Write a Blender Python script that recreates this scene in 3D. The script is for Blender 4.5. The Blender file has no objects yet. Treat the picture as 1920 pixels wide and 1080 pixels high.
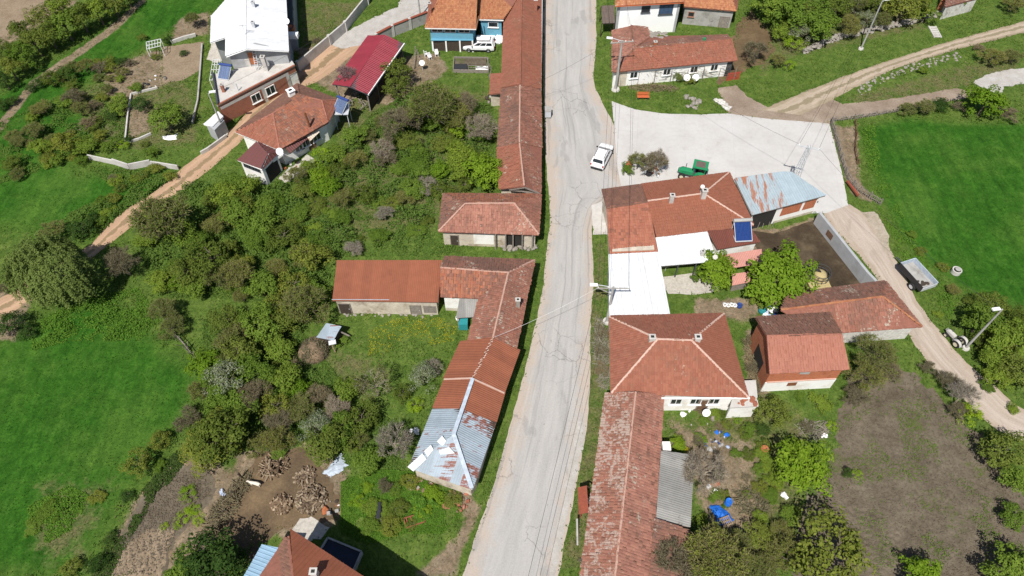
import bpy, bmesh, math, random
import numpy as np
from mathutils import Vector, Matrix, noise as mnoise
from mathutils.geometry import tessellate_polygon

R = math.radians
random.seed(7)
rng = np.random.default_rng(7)
scene = bpy.context.scene
COL = scene.collection

# ------------------------------------------------------------------ camera
CAM_H, FOC, PITCH = 60.0, 1331.0, R(52.8)          # metres, focal length in photo pixels, tilt below the horizon
cam_data = bpy.data.cameras.new('camera')
cam_data.sensor_width = 36.0
cam_data.lens = FOC / 1920 * 36.0
cam_data.clip_end = 5000
cam = bpy.data.objects.new('camera', cam_data)
cam.location = (0, 0, CAM_H)
cam.rotation_euler = (math.pi / 2 - PITCH, 0, 0)
COL.objects.link(cam)
scene.camera = cam

# ------------------------------------------------------------------ sky, sun, exposure
SUN_AZ, SUN_EL = R(20), R(56)                       # shadows fall this far east of +Y
world = bpy.data.worlds.new('World')
scene.world = world
world.use_nodes = True
wn = world.node_tree
bg = wn.nodes['Background']
sky = wn.nodes.new('ShaderNodeTexSky')
sky.sky_type = 'NISHITA'
sky.sun_disc = False
sky.sun_elevation = SUN_EL
sky.sun_rotation = math.pi + SUN_AZ
wn.links.new(sky.outputs[0], bg.inputs[0])
bg.inputs[1].default_value = 0.07
sun_data = bpy.data.lights.new('sun', 'SUN')
sun_data.energy = 4.8
sun_data.angle = R(0.5)
sun_data.color = (1.0, 0.955, 0.89)
sun = bpy.data.objects.new('sun', sun_data)
sdir = Vector((math.sin(SUN_AZ) * math.cos(SUN_EL), math.cos(SUN_AZ) * math.cos(SUN_EL), -math.sin(SUN_EL)))
sun.rotation_euler = sdir.to_track_quat('-Z', 'Y').to_euler()
sun.location = (0, -20, 90)
COL.objects.link(sun)
vs = scene.view_settings
vs.view_transform = 'Standard'
vs.look = 'None'
vs.exposure = 0.3
vs.gamma = 1.0
scene.cycles.max_bounces = 6
scene.cycles.transparent_max_bounces = 6

# ------------------------------------------------------------------ surveying: photo pixel + height -> place
CP, SP = math.cos(PITCH), math.sin(PITCH)
def G(u, v, z=0.0):
    x = (u - 960) / FOC; y = -(v - 540) / FOC
    d = (x, CP + y * SP, -SP + y * CP)
    t = (z - CAM_H) / d[2]
    return Vector((d[0] * t, d[1] * t, z))
def pxm(v):                                          # photo pixels per metre on the ground in that row
    return 1.0 / (G(961, v).x - G(960, v).x)
def GP(pts, z=0.0):
    return [G(p[0], p[1], p[2] if len(p) > 2 else z) for p in pts]

# ------------------------------------------------------------------ materials
MATS = {}
def new_mat(name):
    m = bpy.data.materials.new(name); m.use_nodes = True
    MATS[name] = m
    return m, m.node_tree, m.node_tree.nodes['Principled BSDF']
def node(nt, typ, **kw):
    n = nt.nodes.new(typ)
    for k, v in kw.items(): setattr(n, k, v)
    return n
def ramp(nt, fac, stops, interp='LINEAR'):
    r = node(nt, 'ShaderNodeValToRGB'); cr = r.color_ramp; cr.interpolation = interp
    while len(cr.elements) < len(stops): cr.elements.new(0.5)
    for e, (p, c) in zip(cr.elements, stops):
        e.position = p; e.color = (*c, 1) if len(c) == 3 else c
    nt.links.new(fac, r.inputs[0]); return r.outputs[0]
def mixc(nt, fac, a, b, mode='MIX'):
    m = node(nt, 'ShaderNodeMix', data_type='RGBA', blend_type=mode)
    for i, s in ((0, fac), (6, a), (7, b)):
        if hasattr(s, 'is_linked'): nt.links.new(s, m.inputs[i])
        elif isinstance(s, (int, float)): m.inputs[i].default_value = s
        else: m.inputs[i].default_value = (*s, 1)
    return m.outputs[2]
def math_n(nt, op, a, b=0.0, clamp=False):
    m = node(nt, 'ShaderNodeMath', operation=op, use_clamp=clamp)
    for i, s in ((0, a), (1, b)):
        if hasattr(s, 'is_linked'): nt.links.new(s, m.inputs[i])
        else: m.inputs[i].default_value = s
    return m.outputs[0]
def noise_n(nt, scale, detail=4.0, rough=0.55, vec=None, out=0, dist=0.0):
    n = node(nt, 'ShaderNodeTexNoise'); n.inputs['Scale'].default_value = scale
    n.inputs['Detail'].default_value = detail; n.inputs['Roughness'].default_value = rough
    n.inputs['Distortion'].default_value = dist
    if vec is not None: nt.links.new(vec, n.inputs['Vector'])
    return n.outputs[out]
def pos_n(nt): return node(nt, 'ShaderNodeNewGeometry').outputs['Position']
def objc(nt): return node(nt, 'ShaderNodeTexCoord').outputs['Object']
def scaled(nt, vec, s, rot=(0, 0, 0)):
    m = node(nt, 'ShaderNodeMapping'); m.inputs['Scale'].default_value = s; m.inputs['Rotation'].default_value = rot
    nt.links.new(vec, m.inputs[0]); return m.outputs[0]
def bump_n(nt, bsdf, h, strength=0.3, dist=0.05):
    b = node(nt, 'ShaderNodeBump'); b.inputs['Strength'].default_value = strength; b.inputs['Distance'].default_value = dist
    nt.links.new(h, b.inputs['Height']); nt.links.new(b.outputs[0], bsdf.inputs['Normal'])
def thr(nt, val, lo, hi):
    m = node(nt, 'ShaderNodeMapRange'); m.inputs[1].default_value = lo; m.inputs[2].default_value = hi
    m.interpolation_type = 'SMOOTHSTEP'
    nt.links.new(val, m.inputs[0]); return m.outputs[0]

def simple(name, col, rough=0.7, var=0.25, scale=3.0, metal=0.0, dirt=None, bump=0.0, spec=0.3):
    """a plain surface with uneven tone and, if asked, stains of another colour"""
    if name in MATS: return MATS[name]
    m, nt, b = new_mat(name)
    p = pos_n(nt)
    n1 = noise_n(nt, scale, 6, 0.65, p)
    c = ramp(nt, n1, [(0.25, [x * (1 - var) for x in col]), (0.75, [min(1, x * (1 + var * 0.6)) for x in col])])
    if dirt:
        n2 = noise_n(nt, scale * 0.35, 6, 0.7, p)
        c = mixc(nt, math_n(nt, 'MULTIPLY', thr(nt, n2, 0.5, 0.68), 0.8), c, dirt)
    nt.links.new(c, b.inputs['Base Color'])
    b.inputs['Roughness'].default_value = rough; b.inputs['Metallic'].default_value = metal
    b.inputs['Specular IOR Level'].default_value = spec
    if bump: bump_n(nt, b, noise_n(nt, scale * 6, 5, 0.6, p), bump, 0.03)
    return m

def tile_mat(name, cols, dark=(0.12, 0.07, 0.05), dark_amt=0.35, lichen=0.0, lichen_col=(0.42, 0.37, 0.30), grime=0.3, rowtone=0.0):
    """clay tiles: each tile takes its own tone; moss, grime and lichen lie over them in patches"""
    m, nt, b = new_mat(name)
    geo = node(nt, 'ShaderNodeNewGeometry'); p = geo.outputs['Position']; ri = geo.outputs['Random Per Island']
    k = len(cols)
    c = ramp(nt, ri, [(i / max(1, k - 1), cc) for i, cc in enumerate(cols)])
    big = noise_n(nt, 0.45, 5, 0.6, p)
    c = mixc(nt, math_n(nt, 'MULTIPLY', thr(nt, big, 0.42, 0.68), grime), c, dark)
    # scattered dark tiles
    wn_ = node(nt, 'ShaderNodeTexWhiteNoise', noise_dimensions='1D'); nt.links.new(math_n(nt, 'MULTIPLY', ri, 917.3), wn_.inputs['W'])
    rd = wn_.outputs['Value']
    mid = noise_n(nt, 1.3, 4, 0.6, p)
    c = mixc(nt, math_n(nt, 'MULTIPLY', math_n(nt, 'MULTIPLY', thr(nt, rd, 0.70, 0.78), thr(nt, mid, 0.42, 0.62)), dark_amt), c, dark)
    if lichen:
        fine = noise_n(nt, 4.5, 5, 0.75, p)
        patch = noise_n(nt, 0.32, 4, 0.6, scaled(nt, p, (1.7, 1, 1)))
        v = math_n(nt, 'ADD', math_n(nt, 'MULTIPLY', fine, 0.55), math_n(nt, 'MULTIPLY', patch, 0.45))
        v = math_n(nt, 'ADD', v, math_n(nt, 'MULTIPLY', math_n(nt, 'SUBTRACT', rd, 0.5), 0.10))
        lo = 0.66 - 0.16 * lichen
        c = mixc(nt, math_n(nt, 'MULTIPLY', thr(nt, v, lo, lo + 0.07), 0.85), c, lichen_col)
    fine2 = noise_n(nt, 14, 4, 0.7, p)
    c = mixc(nt, 1.0, c, ramp(nt, fine2, [(0.2, (0.72, 0.72, 0.72)), (0.8, (1.2, 1.2, 1.2))]), 'MULTIPLY')
    nt.links.new(c, b.inputs['Base Color']); b.inputs['Roughness'].default_value = 0.9
    b.inputs['Specular IOR Level'].default_value = 0.15
    return m

def metal_mat(name, col, rust=0.0, rust_col=(0.20, 0.07, 0.035), rough=0.5, metal=0.0, streak=(0.5, 0.5, 3.0), var=0.12, bias=0.12):
    """painted or galvanised sheet with a tone per sheet and rust in streaks"""
    m, nt, b = new_mat(name)
    geo = node(nt, 'ShaderNodeNewGeometry'); p = geo.outputs['Position']
    oi = node(nt, 'ShaderNodeObjectInfo').outputs['Random']
    c = ramp(nt, oi, [(0, [x * (1 - var) for x in col]), (1, [min(1, x * (1 + var)) for x in col])])
    n1 = noise_n(nt, 1.2, 6, 0.7, p)
    c = mixc(nt, 1.0, c, ramp(nt, n1, [(0.25, (0.84,) * 3), (0.75, (1.1,) * 3)]), 'MULTIPLY')
    if rust:
        v = noise_n(nt, 1.0, 6, 0.72, scaled(nt, p, streak))
        v = math_n(nt, 'ADD', v, math_n(nt, 'MULTIPLY', math_n(nt, 'SUBTRACT', oi, 0.5), bias))
        lo = 0.78 - 0.4 * rust
        c = mixc(nt, thr(nt, v, lo, lo + 0.09), c, rust_col)
    nt.links.new(c, b.inputs['Base Color'])
    b.inputs['Roughness'].default_value = rough; b.inputs['Metallic'].default_value = metal
    b.inputs['Specular IOR Level'].default_value = 0.35
    return m

def leaf_mat(name, cols, trans=0.25, spread=0.3):
    m, nt, b = new_mat(name)
    geo = node(nt, 'ShaderNodeNewGeometry')
    oi = node(nt, 'ShaderNodeObjectInfo').outputs['Random']
    c = ramp(nt, geo.outputs['Random Per Island'], [(i / (len(cols) - 1), x) for i, x in enumerate(cols)])
    c = mixc(nt, 1.0, c, ramp(nt, oi, [(0, (1 - spread, 1 - spread * 0.8, 1 - spread)), (0.5, (1, 1, 1)), (1, (1 + spread, 1 + spread * 0.5, 1))]), 'MULTIPLY')
    d = node(nt, 'ShaderNodeBsdfDiffuse'); t = node(nt, 'ShaderNodeBsdfTranslucent'); mx = node(nt, 'ShaderNodeMixShader')
    nt.links.new(c, d.inputs[0]); nt.links.new(c, t.inputs[0]); mx.inputs[0].default_value = trans
    nt.links.new(d.outputs[0], mx.inputs[1]); nt.links.new(t.outputs[0], mx.inputs[2])
    nt.nodes.remove(b)
    nt.links.new(mx.outputs[0], nt.nodes['Material Output'].inputs[0])
    return m

def glass_mat(name, col=(0.02, 0.025, 0.03)):
    m, nt, b = new_mat(name)
    b.inputs['Base Color'].default_value = (*col, 1); b.inputs['Roughness'].default_value = 0.08
    b.inputs['Specular IOR Level'].default_value = 0.6
    return m

# walls and trims
simple('white_plaster', (0.82, 0.81, 0.78), 0.85, 0.08, 1.2, dirt=(0.62, 0.57, 0.5))
simple('white_render', (0.86, 0.86, 0.86), 0.8, 0.04, 0.8)
simple('old_plaster', (0.55, 0.49, 0.40), 0.9, 0.3, 1.6, dirt=(0.25, 0.19, 0.13), bump=0.3)
simple('grey_render', (0.36, 0.37, 0.38), 0.9, 0.15, 1.0, dirt=(0.25, 0.25, 0.25))
simple('grey_concrete', (0.36, 0.35, 0.33), 0.9, 0.2, 1.5, dirt=(0.2, 0.19, 0.17), bump=0.2)
simple('pale_concrete', (0.50, 0.48, 0.45), 0.9, 0.18, 1.2, dirt=(0.36, 0.33, 0.3), bump=0.15)
simple('blue_paint', (0.13, 0.34, 0.46), 0.7, 0.12, 1.5)
simple('dark_trim', (0.06, 0.065, 0.07), 0.6, 0.2)
simple('brown_wood', (0.16, 0.09, 0.055), 0.85, 0.4, 4.0)
simple('grey_wood', (0.24, 0.21, 0.18), 0.9, 0.4, 4.0)
simple('dark_wood', (0.06, 0.045, 0.035), 0.9, 0.4, 4.0)
simple('red_wood', (0.26, 0.07, 0.04), 0.8, 0.3, 4.0)
simple('white_plastic', (0.82, 0.82, 0.82), 0.4, 0.03)
simple('steel_white', (0.70, 0.71, 0.72), 0.4, 0.08)
simple('galvanised', (0.50, 0.52, 0.54), 0.45, 0.15, 2.0)
simple('black_rubber', (0.02, 0.02, 0.02), 0.8, 0.2)
simple('black_cable', (0.03, 0.03, 0.03), 0.6, 0.1)
simple('white_cable', (0.6, 0.6, 0.6), 0.6, 0.1)
simple('rusty_iron', (0.22, 0.085, 0.04), 0.85, 0.4, 4.0)
simple('rust_orange', (0.36, 0.12, 0.05), 0.85, 0.35, 4.0)
simple('mortar', (0.44, 0.27, 0.21), 0.95, 0.25, 4.0)
simple('mortar_white', (0.54, 0.37, 0.30), 0.95, 0.2, 4.0)
simple('stone', (0.28, 0.255, 0.22), 0.95, 0.4, 2.5, bump=0.4)
simple('white_stone', (0.60, 0.58, 0.54), 0.95, 0.35, 3.0, dirt=(0.25, 0.22, 0.19), bump=0.5)
simple('interior_shade', (0.03, 0.028, 0.025), 0.95, 0.3)  # near-black colour stands in for the shade inside openings
simple('roof_deck', (0.24, 0.10, 0.07), 0.9, 0.3)
simple('fascia_white', (0.78, 0.77, 0.75), 0.6, 0.06)
simple('car_white', (0.80, 0.80, 0.81), 0.25, 0.03, spec=0.5)
simple('car_black', (0.025, 0.025, 0.028), 0.5, 0.1)
simple('tractor_green', (0.02, 0.24, 0.10), 0.5, 0.2, 4.0, dirt=(0.05, 0.2, 0.09))
simple('wheel_cream', (0.55, 0.50, 0.36), 0.6, 0.1)
simple('blue_plastic', (0.02, 0.14, 0.55), 0.4, 0.25, 5.0)
simple('navy_plastic', (0.03, 0.06, 0.22), 0.5, 0.25, 5.0)
simple('teal_plastic', (0.03, 0.25, 0.27), 0.5, 0.2, 5.0)
simple('solar_blue', (0.015, 0.05, 0.20), 0.2, 0.3, 6.0, spec=0.6)
simple('log_wood', (0.27, 0.20, 0.135), 0.9, 0.45, 6.0)
simple('straw', (0.42, 0.34, 0.17), 0.95, 0.35, 8.0)
simple('old_hay', (0.19, 0.135, 0.085), 0.95, 0.5, 5.0)
simple('dog_white', (0.68, 0.62, 0.52), 0.95, 0.15, 6.0)
simple('cow_black', (0.03, 0.028, 0.027), 0.8, 0.2, 6.0)
simple('red_paint', (0.38, 0.06, 0.04), 0.6, 0.2)
simple('orange_paint', (0.52, 0.13, 0.05), 0.6, 0.15)
simple('tail_red', (0.35, 0.01, 0.01), 0.3, 0.1)
simple('sack_blue', (0.40, 0.47, 0.62), 0.8, 0.2, 8.0)
simple('asbestos', (0.24, 0.235, 0.22), 0.95, 0.3, 2.5, dirt=(0.12, 0.11, 0.10))
simple('brown_sheet', (0.14, 0.055, 0.05), 0.55, 0.08)
simple('dark_brown_board', (0.13, 0.10, 0.085), 0.9, 0.25)
simple('net_black', (0.03, 0.032, 0.035), 0.9, 0.4, 8.0)
simple('tin_silver', (0.42, 0.48, 0.55), 0.5, 0.3, 3.0)
simple('water_dark', (0.012, 0.016, 0.035), 0.15, 0.3, 2.0)
glass_mat('glass_dark'); glass_mat('glass_blue', (0.05, 0.09, 0.16))

def brick_mat(name, c1, c2, mortar, scale=1.0):
    m, nt, b = new_mat(name)
    p = pos_n(nt)
    br = node(nt, 'ShaderNodeTexBrick'); br.inputs['Scale'].default_value = 1.0
    br.inputs['Brick Width'].default_value = 0.26 * scale; br.inputs['Row Height'].default_value = 0.10 * scale
    br.inputs['Mortar Size'].default_value = 0.008
    br.inputs['Color1'].default_value = (*c1, 1); br.inputs['Color2'].default_value = (*c2, 1); br.inputs['Mortar'].default_value = (*mortar, 1)
    cx = node(nt, 'ShaderNodeSeparateXYZ'); nt.links.new(p, cx.inputs[0])
    cb = node(nt, 'ShaderNodeCombineXYZ')
    nt.links.new(math_n(nt, 'ADD', cx.outputs[0], cx.outputs[1]), cb.inputs[0]); nt.links.new(cx.outputs[2], cb.inputs[1])
    nt.links.new(cb.outputs[0], br.inputs['Vector'])
    c = mixc(nt, math_n(nt, 'MULTIPLY', thr(nt, noise_n(nt, 1.5, 5, 0.7, p), 0.5, 0.7), 0.6), br.outputs['Color'], [x * 0.55 for x in c1])
    nt.links.new(c, b.inputs['Base Color']); b.inputs['Roughness'].default_value = 0.9
    bump_n(nt, b, br.outputs['Fac'], -0.4, 0.01)
brick_mat('brick_red', (0.33, 0.105, 0.055), (0.26, 0.085, 0.05), (0.30, 0.20, 0.15))
brick_mat('brick_orange', (0.46, 0.135, 0.05), (0.38, 0.10, 0.04), (0.38, 0.22, 0.15))

# roofs
ORANGES = [(0.30, 0.085, 0.05), (0.36, 0.105, 0.062), (0.40, 0.13, 0.08), (0.33, 0.09, 0.055)]
tile_mat('tile_red', [(0.241, 0.090, 0.058), (0.277, 0.104, 0.068), (0.303, 0.121, 0.078), (0.249, 0.094, 0.061)], grime=0.3, lichen=0.22, dark=(0.167, 0.099, 0.064))
tile_mat('tile_lichen', [(0.223, 0.098, 0.068), (0.277, 0.118, 0.081), (0.312, 0.143, 0.101), (0.197, 0.098, 0.070)], grime=0.5, lichen=0.62, dark_amt=0.5, dark=(0.15, 0.085, 0.065))
tile_mat('tile_lichen_heavy', [(0.232, 0.098, 0.068), (0.277, 0.118, 0.081), (0.312, 0.143, 0.101), (0.205, 0.098, 0.070)], grime=0.35, lichen=1.16, dark_amt=0.5, dark=(0.157, 0.094, 0.064), lichen_col=(0.40, 0.315, 0.265))
tile_mat('tile_old', [(0.169, 0.092, 0.068), (0.223, 0.108, 0.076), (0.268, 0.128, 0.091), (0.167, 0.094, 0.067)], grime=0.55, lichen=0.5, dark_amt=0.6, dark=(0.13, 0.08, 0.065))
tile_mat('tile_pink', [(0.286, 0.128, 0.096), (0.321, 0.149, 0.108), (0.366, 0.174, 0.124), (0.258, 0.113, 0.084)], grime=0.35, lichen=0.5, dark_amt=0.6)
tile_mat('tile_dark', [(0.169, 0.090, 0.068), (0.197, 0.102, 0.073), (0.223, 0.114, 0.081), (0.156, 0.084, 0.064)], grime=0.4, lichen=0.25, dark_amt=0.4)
tile_mat('tile_orange', [(0.339, 0.133, 0.068), (0.383, 0.164, 0.081), (0.420, 0.194, 0.096), (0.312, 0.113, 0.060)], grime=0.15, dark_amt=0.2)
tile_mat('tile_salmon', [(0.321, 0.133, 0.094), (0.339, 0.143, 0.101), (0.357, 0.153, 0.108), (0.312, 0.125, 0.086)], grime=0.12, dark_amt=0.1, lichen=0.05)
tile_mat('tile_blotchy', [(0.303, 0.113, 0.072), (0.330, 0.128, 0.081), (0.357, 0.143, 0.094), (0.294, 0.108, 0.068)], grime=0.12, dark_amt=0.75, dark=(0.187, 0.087, 0.060))
tile_mat('tile_smooth', [(0.249, 0.092, 0.056), (0.268, 0.100, 0.062), (0.281, 0.108, 0.066), (0.246, 0.090, 0.054)], grime=0.2, dark_amt=0.12, dark=(0.169, 0.087, 0.058))
tile_mat('tile_mixed', [(0.286, 0.102, 0.060), (0.330, 0.133, 0.078), (0.197, 0.092, 0.066), (0.357, 0.153, 0.096)], grime=0.3, lichen=0.35, dark_amt=0.7, dark=(0.13, 0.08, 0.065))
metal_mat('sheet_white', (0.64, 0.65, 0.66), var=0.06)
metal_mat('sheet_red', (0.24, 0.028, 0.042), var=0.06, rough=0.45)
metal_mat('sheet_rust', (0.25, 0.085, 0.045), rust=0.35, rust_col=(0.19, 0.062, 0.036), var=0.10, rough=0.75)
metal_mat('sheet_rust_dark', (0.15, 0.045, 0.03), rust=0.4, rust_col=(0.26, 0.13, 0.09), var=0.16, rough=0.7)
metal_mat('sheet_galv', (0.30, 0.36, 0.41), rust=0.52, rust_col=(0.20, 0.08, 0.06), streak=(0.3, 3.6, 3.6), var=0.14, rough=0.55, bias=0.3)
metal_mat('sheet_bluegrey', (0.30, 0.37, 0.41), rust=0.18, rust_col=(0.28, 0.11, 0.06), streak=(1.6, 0.35, 1.0), var=0.05, rough=0.5)
metal_mat('sheet_bluegrey_rusty', (0.30, 0.36, 0.39), rust=0.66, rust_col=(0.30, 0.13, 0.075), streak=(2.6, 0.30, 1.0), var=0.06, rough=0.6)
metal_mat('sheet_blue', (0.25, 0.38, 0.50), rust=0.2, var=0.06, rough=0.5)
metal_mat('sheet_pink', (0.46, 0.22, 0.18), rust=0.35, rust_col=(0.34, 0.12, 0.08), var=0.1)
metal_mat('sheet_asbestos', (0.25, 0.245, 0.23), rust=0.45, rust_col=(0.13, 0.12, 0.11), var=0.2, rough=0.95)
metal_mat('sheet_cream', (0.60, 0.52, 0.42), rust=0.5, rust_col=(0.35, 0.15, 0.07), var=0.1)

# foliage
leaf_mat('leaf_bright', [(0.085, 0.165, 0.012), (0.13, 0.225, 0.018), (0.17, 0.26, 0.03), (0.11, 0.19, 0.015)])
leaf_mat('leaf_green', [(0.076, 0.132, 0.018), (0.12, 0.19, 0.028), (0.158, 0.23, 0.04), (0.094, 0.155, 0.021)])
leaf_mat('leaf_olive', [(0.08, 0.112, 0.02), (0.125, 0.162, 0.029), (0.165, 0.20, 0.044), (0.095, 0.128, 0.022)])
leaf_mat('leaf_dark', [(0.028, 0.06, 0.014), (0.045, 0.085, 0.02), (0.06, 0.105, 0.026), (0.035, 0.07, 0.016)])
leaf_mat('leaf_yellow', [(0.14, 0.23, 0.012), (0.19, 0.31, 0.02), (0.24, 0.36, 0.03), (0.16, 0.26, 0.015)])
leaf_mat('leaf_willow', [(0.085, 0.125, 0.032), (0.12, 0.17, 0.045), (0.155, 0.205, 0.06), (0.10, 0.145, 0.036)], 0.25, 0.1)
leaf_mat('leaf_blossom', [(0.09, 0.12, 0.04), (0.14, 0.17, 0.07), (0.32, 0.33, 0.26), (0.10, 0.14, 0.04)], 0.2, 0.15)
leaf_mat('flower_yellow', [(0.45, 0.38, 0.01), (0.55, 0.45, 0.02), (0.16, 0.24, 0.02)], 0.2, 0.1)
leaf_mat('twig_grey', [(0.17, 0.15, 0.115), (0.22, 0.195, 0.155), (0.27, 0.24, 0.19)], 0.0, 0.15)
leaf_mat('twig_brown', [(0.115, 0.098, 0.058), (0.16, 0.138, 0.085), (0.20, 0.172, 0.11)], 0.0, 0.2)
leaf_mat('twig_olive', [(0.12, 0.115, 0.05), (0.17, 0.16, 0.07), (0.22, 0.205, 0.095), (0.11, 0.135, 0.035)], 0.05, 0.12)
leaf_mat('twig_purple', [(0.17, 0.10, 0.11), (0.24, 0.15, 0.16), (0.29, 0.20, 0.20)], 0.0, 0.1)
leaf_mat('log_random', [(0.08, 0.058, 0.04), (0.14, 0.10, 0.068), (0.21, 0.158, 0.108), (0.36, 0.29, 0.21)], 0.0, 0.1)
simple('bark', (0.12, 0.10, 0.07), 0.95, 0.4, 6.0)
simple('bark_pale', (0.34, 0.29, 0.22), 0.95, 0.3, 6.0)

# ------------------------------------------------------------------ mesh helpers
LOC = {}                                              # where a thing's local origin lies, so parts can be written in place coordinates
def finish(name, me, mat, parent):
    if isinstance(mat, str): mat = MATS[mat]
    if mat is not None: me.materials.append(mat)
    o = bpy.data.objects.new(name, me); COL.objects.link(o)
    if parent is not None:
        o.parent = parent; LOC[o] = LOC.get(parent, Vector())
    return o
def np_mesh(name, V, F):
    """V (n,3), F (m,k) arrays of equal-sided faces"""
    V = np.asarray(V, dtype=np.float32); F = np.asarray(F, dtype=np.int32)
    me = bpy.data.meshes.new(name); k = F.shape[1]
    me.vertices.add(len(V)); me.vertices.foreach_set('co', V.ravel())
    me.loops.add(F.size); me.loops.foreach_set('vertex_index', F.ravel())
    me.polygons.add(len(F)); me.polygons.foreach_set('loop_start', np.arange(0, F.size, k, dtype=np.int32))
    me.polygons.foreach_set('loop_total', np.full(len(F), k, dtype=np.int32))
    me.update(calc_edges=True); me.validate(); me.shade_flat()
    return me
def np_obj(name, V, F, mat, parent=None):
    V = np.asarray(V, dtype=np.float64)
    if parent is not None: V = V - np.array(LOC.get(parent, Vector()))
    return finish(name, np_mesh(name, V, F), mat, parent)
class MB:
    def __init__(s): s.v = []; s.f = []
    def add(s, vs, fs):
        n = len(s.v); s.v += [Vector(x) for x in vs]; s.f += [[i + n for i in f] for f in fs]; return s
    def box(s, c, size, rz=0.0, M=None):
        x, y, z = [d / 2 for d in size]; c = Vector(c)
        Rm = M if M is not None else Matrix.Rotation(rz, 3, 'Z')
        vs = [c + Rm @ Vector((sx * x, sy * y, sz * z)) for sx, sy, sz in
              ((-1, -1, -1), (1, -1, -1), (1, 1, -1), (-1, 1, -1), (-1, -1, 1), (1, -1, 1), (1, 1, 1), (-1, 1, 1))]
        return s.add(vs, [(0, 3, 2, 1), (4, 5, 6, 7), (0, 1, 5, 4), (1, 2, 6, 5), (2, 3, 7, 6), (3, 0, 4, 7)])
    def beam(s, a, b, w, h, up=(0, 0, 1)):
        a, b = Vector(a), Vector(b); d = (b - a); L = d.length
        if L < 1e-6: return s
        d.normalize(); u = Vector(up)
        if abs(d.dot(u)) > 0.98: u = Vector((0, 1, 0))
        r = d.cross(u).normalized(); u2 = r.cross(d)
        M = Matrix((d, r, u2)).transposed()
        return s.box((a + b) / 2, (L, w, h), M=M)
    def prism(s, poly, z0, z1):
        poly = [Vector((p[0], p[1], 0)) for p in poly]
        ar = sum(poly[i - 1].x * poly[i].y - poly[i].x * poly[i - 1].y for i in range(len(poly)))
        if ar < 0: poly = poly[::-1]
        n = len(poly); tris = tessellate_polygon([poly])
        vs = [(p.x, p.y, z0) for p in poly] + [(p.x, p.y, z1) for p in poly]
        fs = []
        for t in tris:
            a, b, c = [poly[i] for i in t]
            if (b - a).cross(c - a).z < 0: t = t[::-1]
            fs.append([i + n for i in t]); fs.append(list(t)[::-1])
        for i in range(n): j = (i + 1) % n; fs.append([i, j, j + n, i + n])
        return s.add(vs, fs)
    def slab(s, pts, th):
        """a polygon in space thickened downwards"""
        pts = [Vector(p) for p in pts]; n = len(pts)
        nz = Vector()
        for i in range(n): a, b = pts[i], pts[(i + 1) % n]; nz += a.cross(b)
        if nz.z < 0: pts = pts[::-1]
        vs = pts + [p - Vector((0, 0, th)) for p in pts]
        tris = tessellate_polygon([pts]); fs = []
        for t in tris:
            a, b, c = [pts[i] for i in t]
            if (b - a).cross(c - a).z < 0: t = t[::-1]
            fs.append(list(t)); fs.append([i + n for i in t][::-1])
        for i in range(n): j = (i + 1) % n; fs.append([i + n, j + n, j, i])
        return s.add(vs, fs)
    def tube(s, pts, r, n=6, r2=None):
        pts = [Vector(p) for p in pts]; m = len(pts); vs = []; fs = []
        for i, p in enumerate(pts):
            d = (pts[min(i + 1, m - 1)] - pts[max(i - 1, 0)])
            d = d.normalized() if d.length > 1e-9 else Vector((0, 0, 1))
            u = Vector((0, 0, 1)) if abs(d.z) < 0.9 else Vector((1, 0, 0))
            x = d.cross(u).normalized(); y = d.cross(x)
            rr = r if r2 is None else r + (r2 - r) * i / (m - 1)
            vs += [p + (x * math.cos(2 * math.pi * k / n) + y * math.sin(2 * math.pi * k / n)) * rr for k in range(n)]
        for i in range(m - 1):
            for k in range(n):
                a = i * n + k; b = i * n + (k + 1) % n; fs.append([a, b, b + n, a + n])
        fs.append(list(range(n))); fs.append([(m - 1) * n + k for k in range(n)][::-1])
        return s.add(vs, fs)
    def cyl(s, c, r, h, axis=(0, 0, 1), n=14, r2=None):
        c = Vector(c); a = Vector(axis).normalized() * h / 2
        return s.tube([c - a, c + a], r, n, r2 if r2 is not None else r)
    def lathe(s, c, prof, n=16, M=None):
        c = Vector(c); vs = []; fs = []; M = M or Matrix.Identity(3)
        for r, z in prof:
            vs += [c + M @ Vector((r * math.cos(2 * math.pi * k / n), r * math.sin(2 * math.pi * k / n), z)) for k in range(n)]
        for i in range(len(prof) - 1):
            for k in range(n):
                a = i * n + k; b = i * n + (k + 1) % n; fs.append([a, b, b + n, a + n])
        return s.add(vs, fs)
    def rock(s, c, r, rz=None, flat=0.7):
        c = Vector(c); t = (1 + 5 ** 0.5) / 2
        base = [(-1, t, 0), (1, t, 0), (-1, -t, 0), (1, -t, 0), (0, -1, t), (0, 1, t), (0, -1, -t), (0, 1, -t), (t, 0, -1), (t, 0, 1), (-t, 0, -1), (-t, 0, 1)]
        fs = [(0, 11, 5), (0, 5, 1), (0, 1, 7), (0, 7, 10), (0, 10, 11), (1, 5, 9), (5, 11, 4), (11, 10, 2), (10, 7, 6), (7, 1, 8),
              (3, 9, 4), (3, 4, 2), (3, 2, 6), (3, 6, 8), (3, 8, 9), (4, 9, 5), (2, 4, 11), (6, 2, 10), (8, 6, 7), (9, 8, 1)]
        sx, sy, sz = random.uniform(.75, 1.3), random.uniform(.75, 1.3), flat * random.uniform(.8, 1.2)
        Rm = Matrix.Rotation(random.uniform(0, 6.28), 3, 'Z')
        vs = [c + Rm @ Vector((x * sx, y * sy, z * sz)) * (r / 1.9 * random.uniform(.8, 1.2)) for x, y, z in base]
        return s.add(vs, fs)
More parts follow.
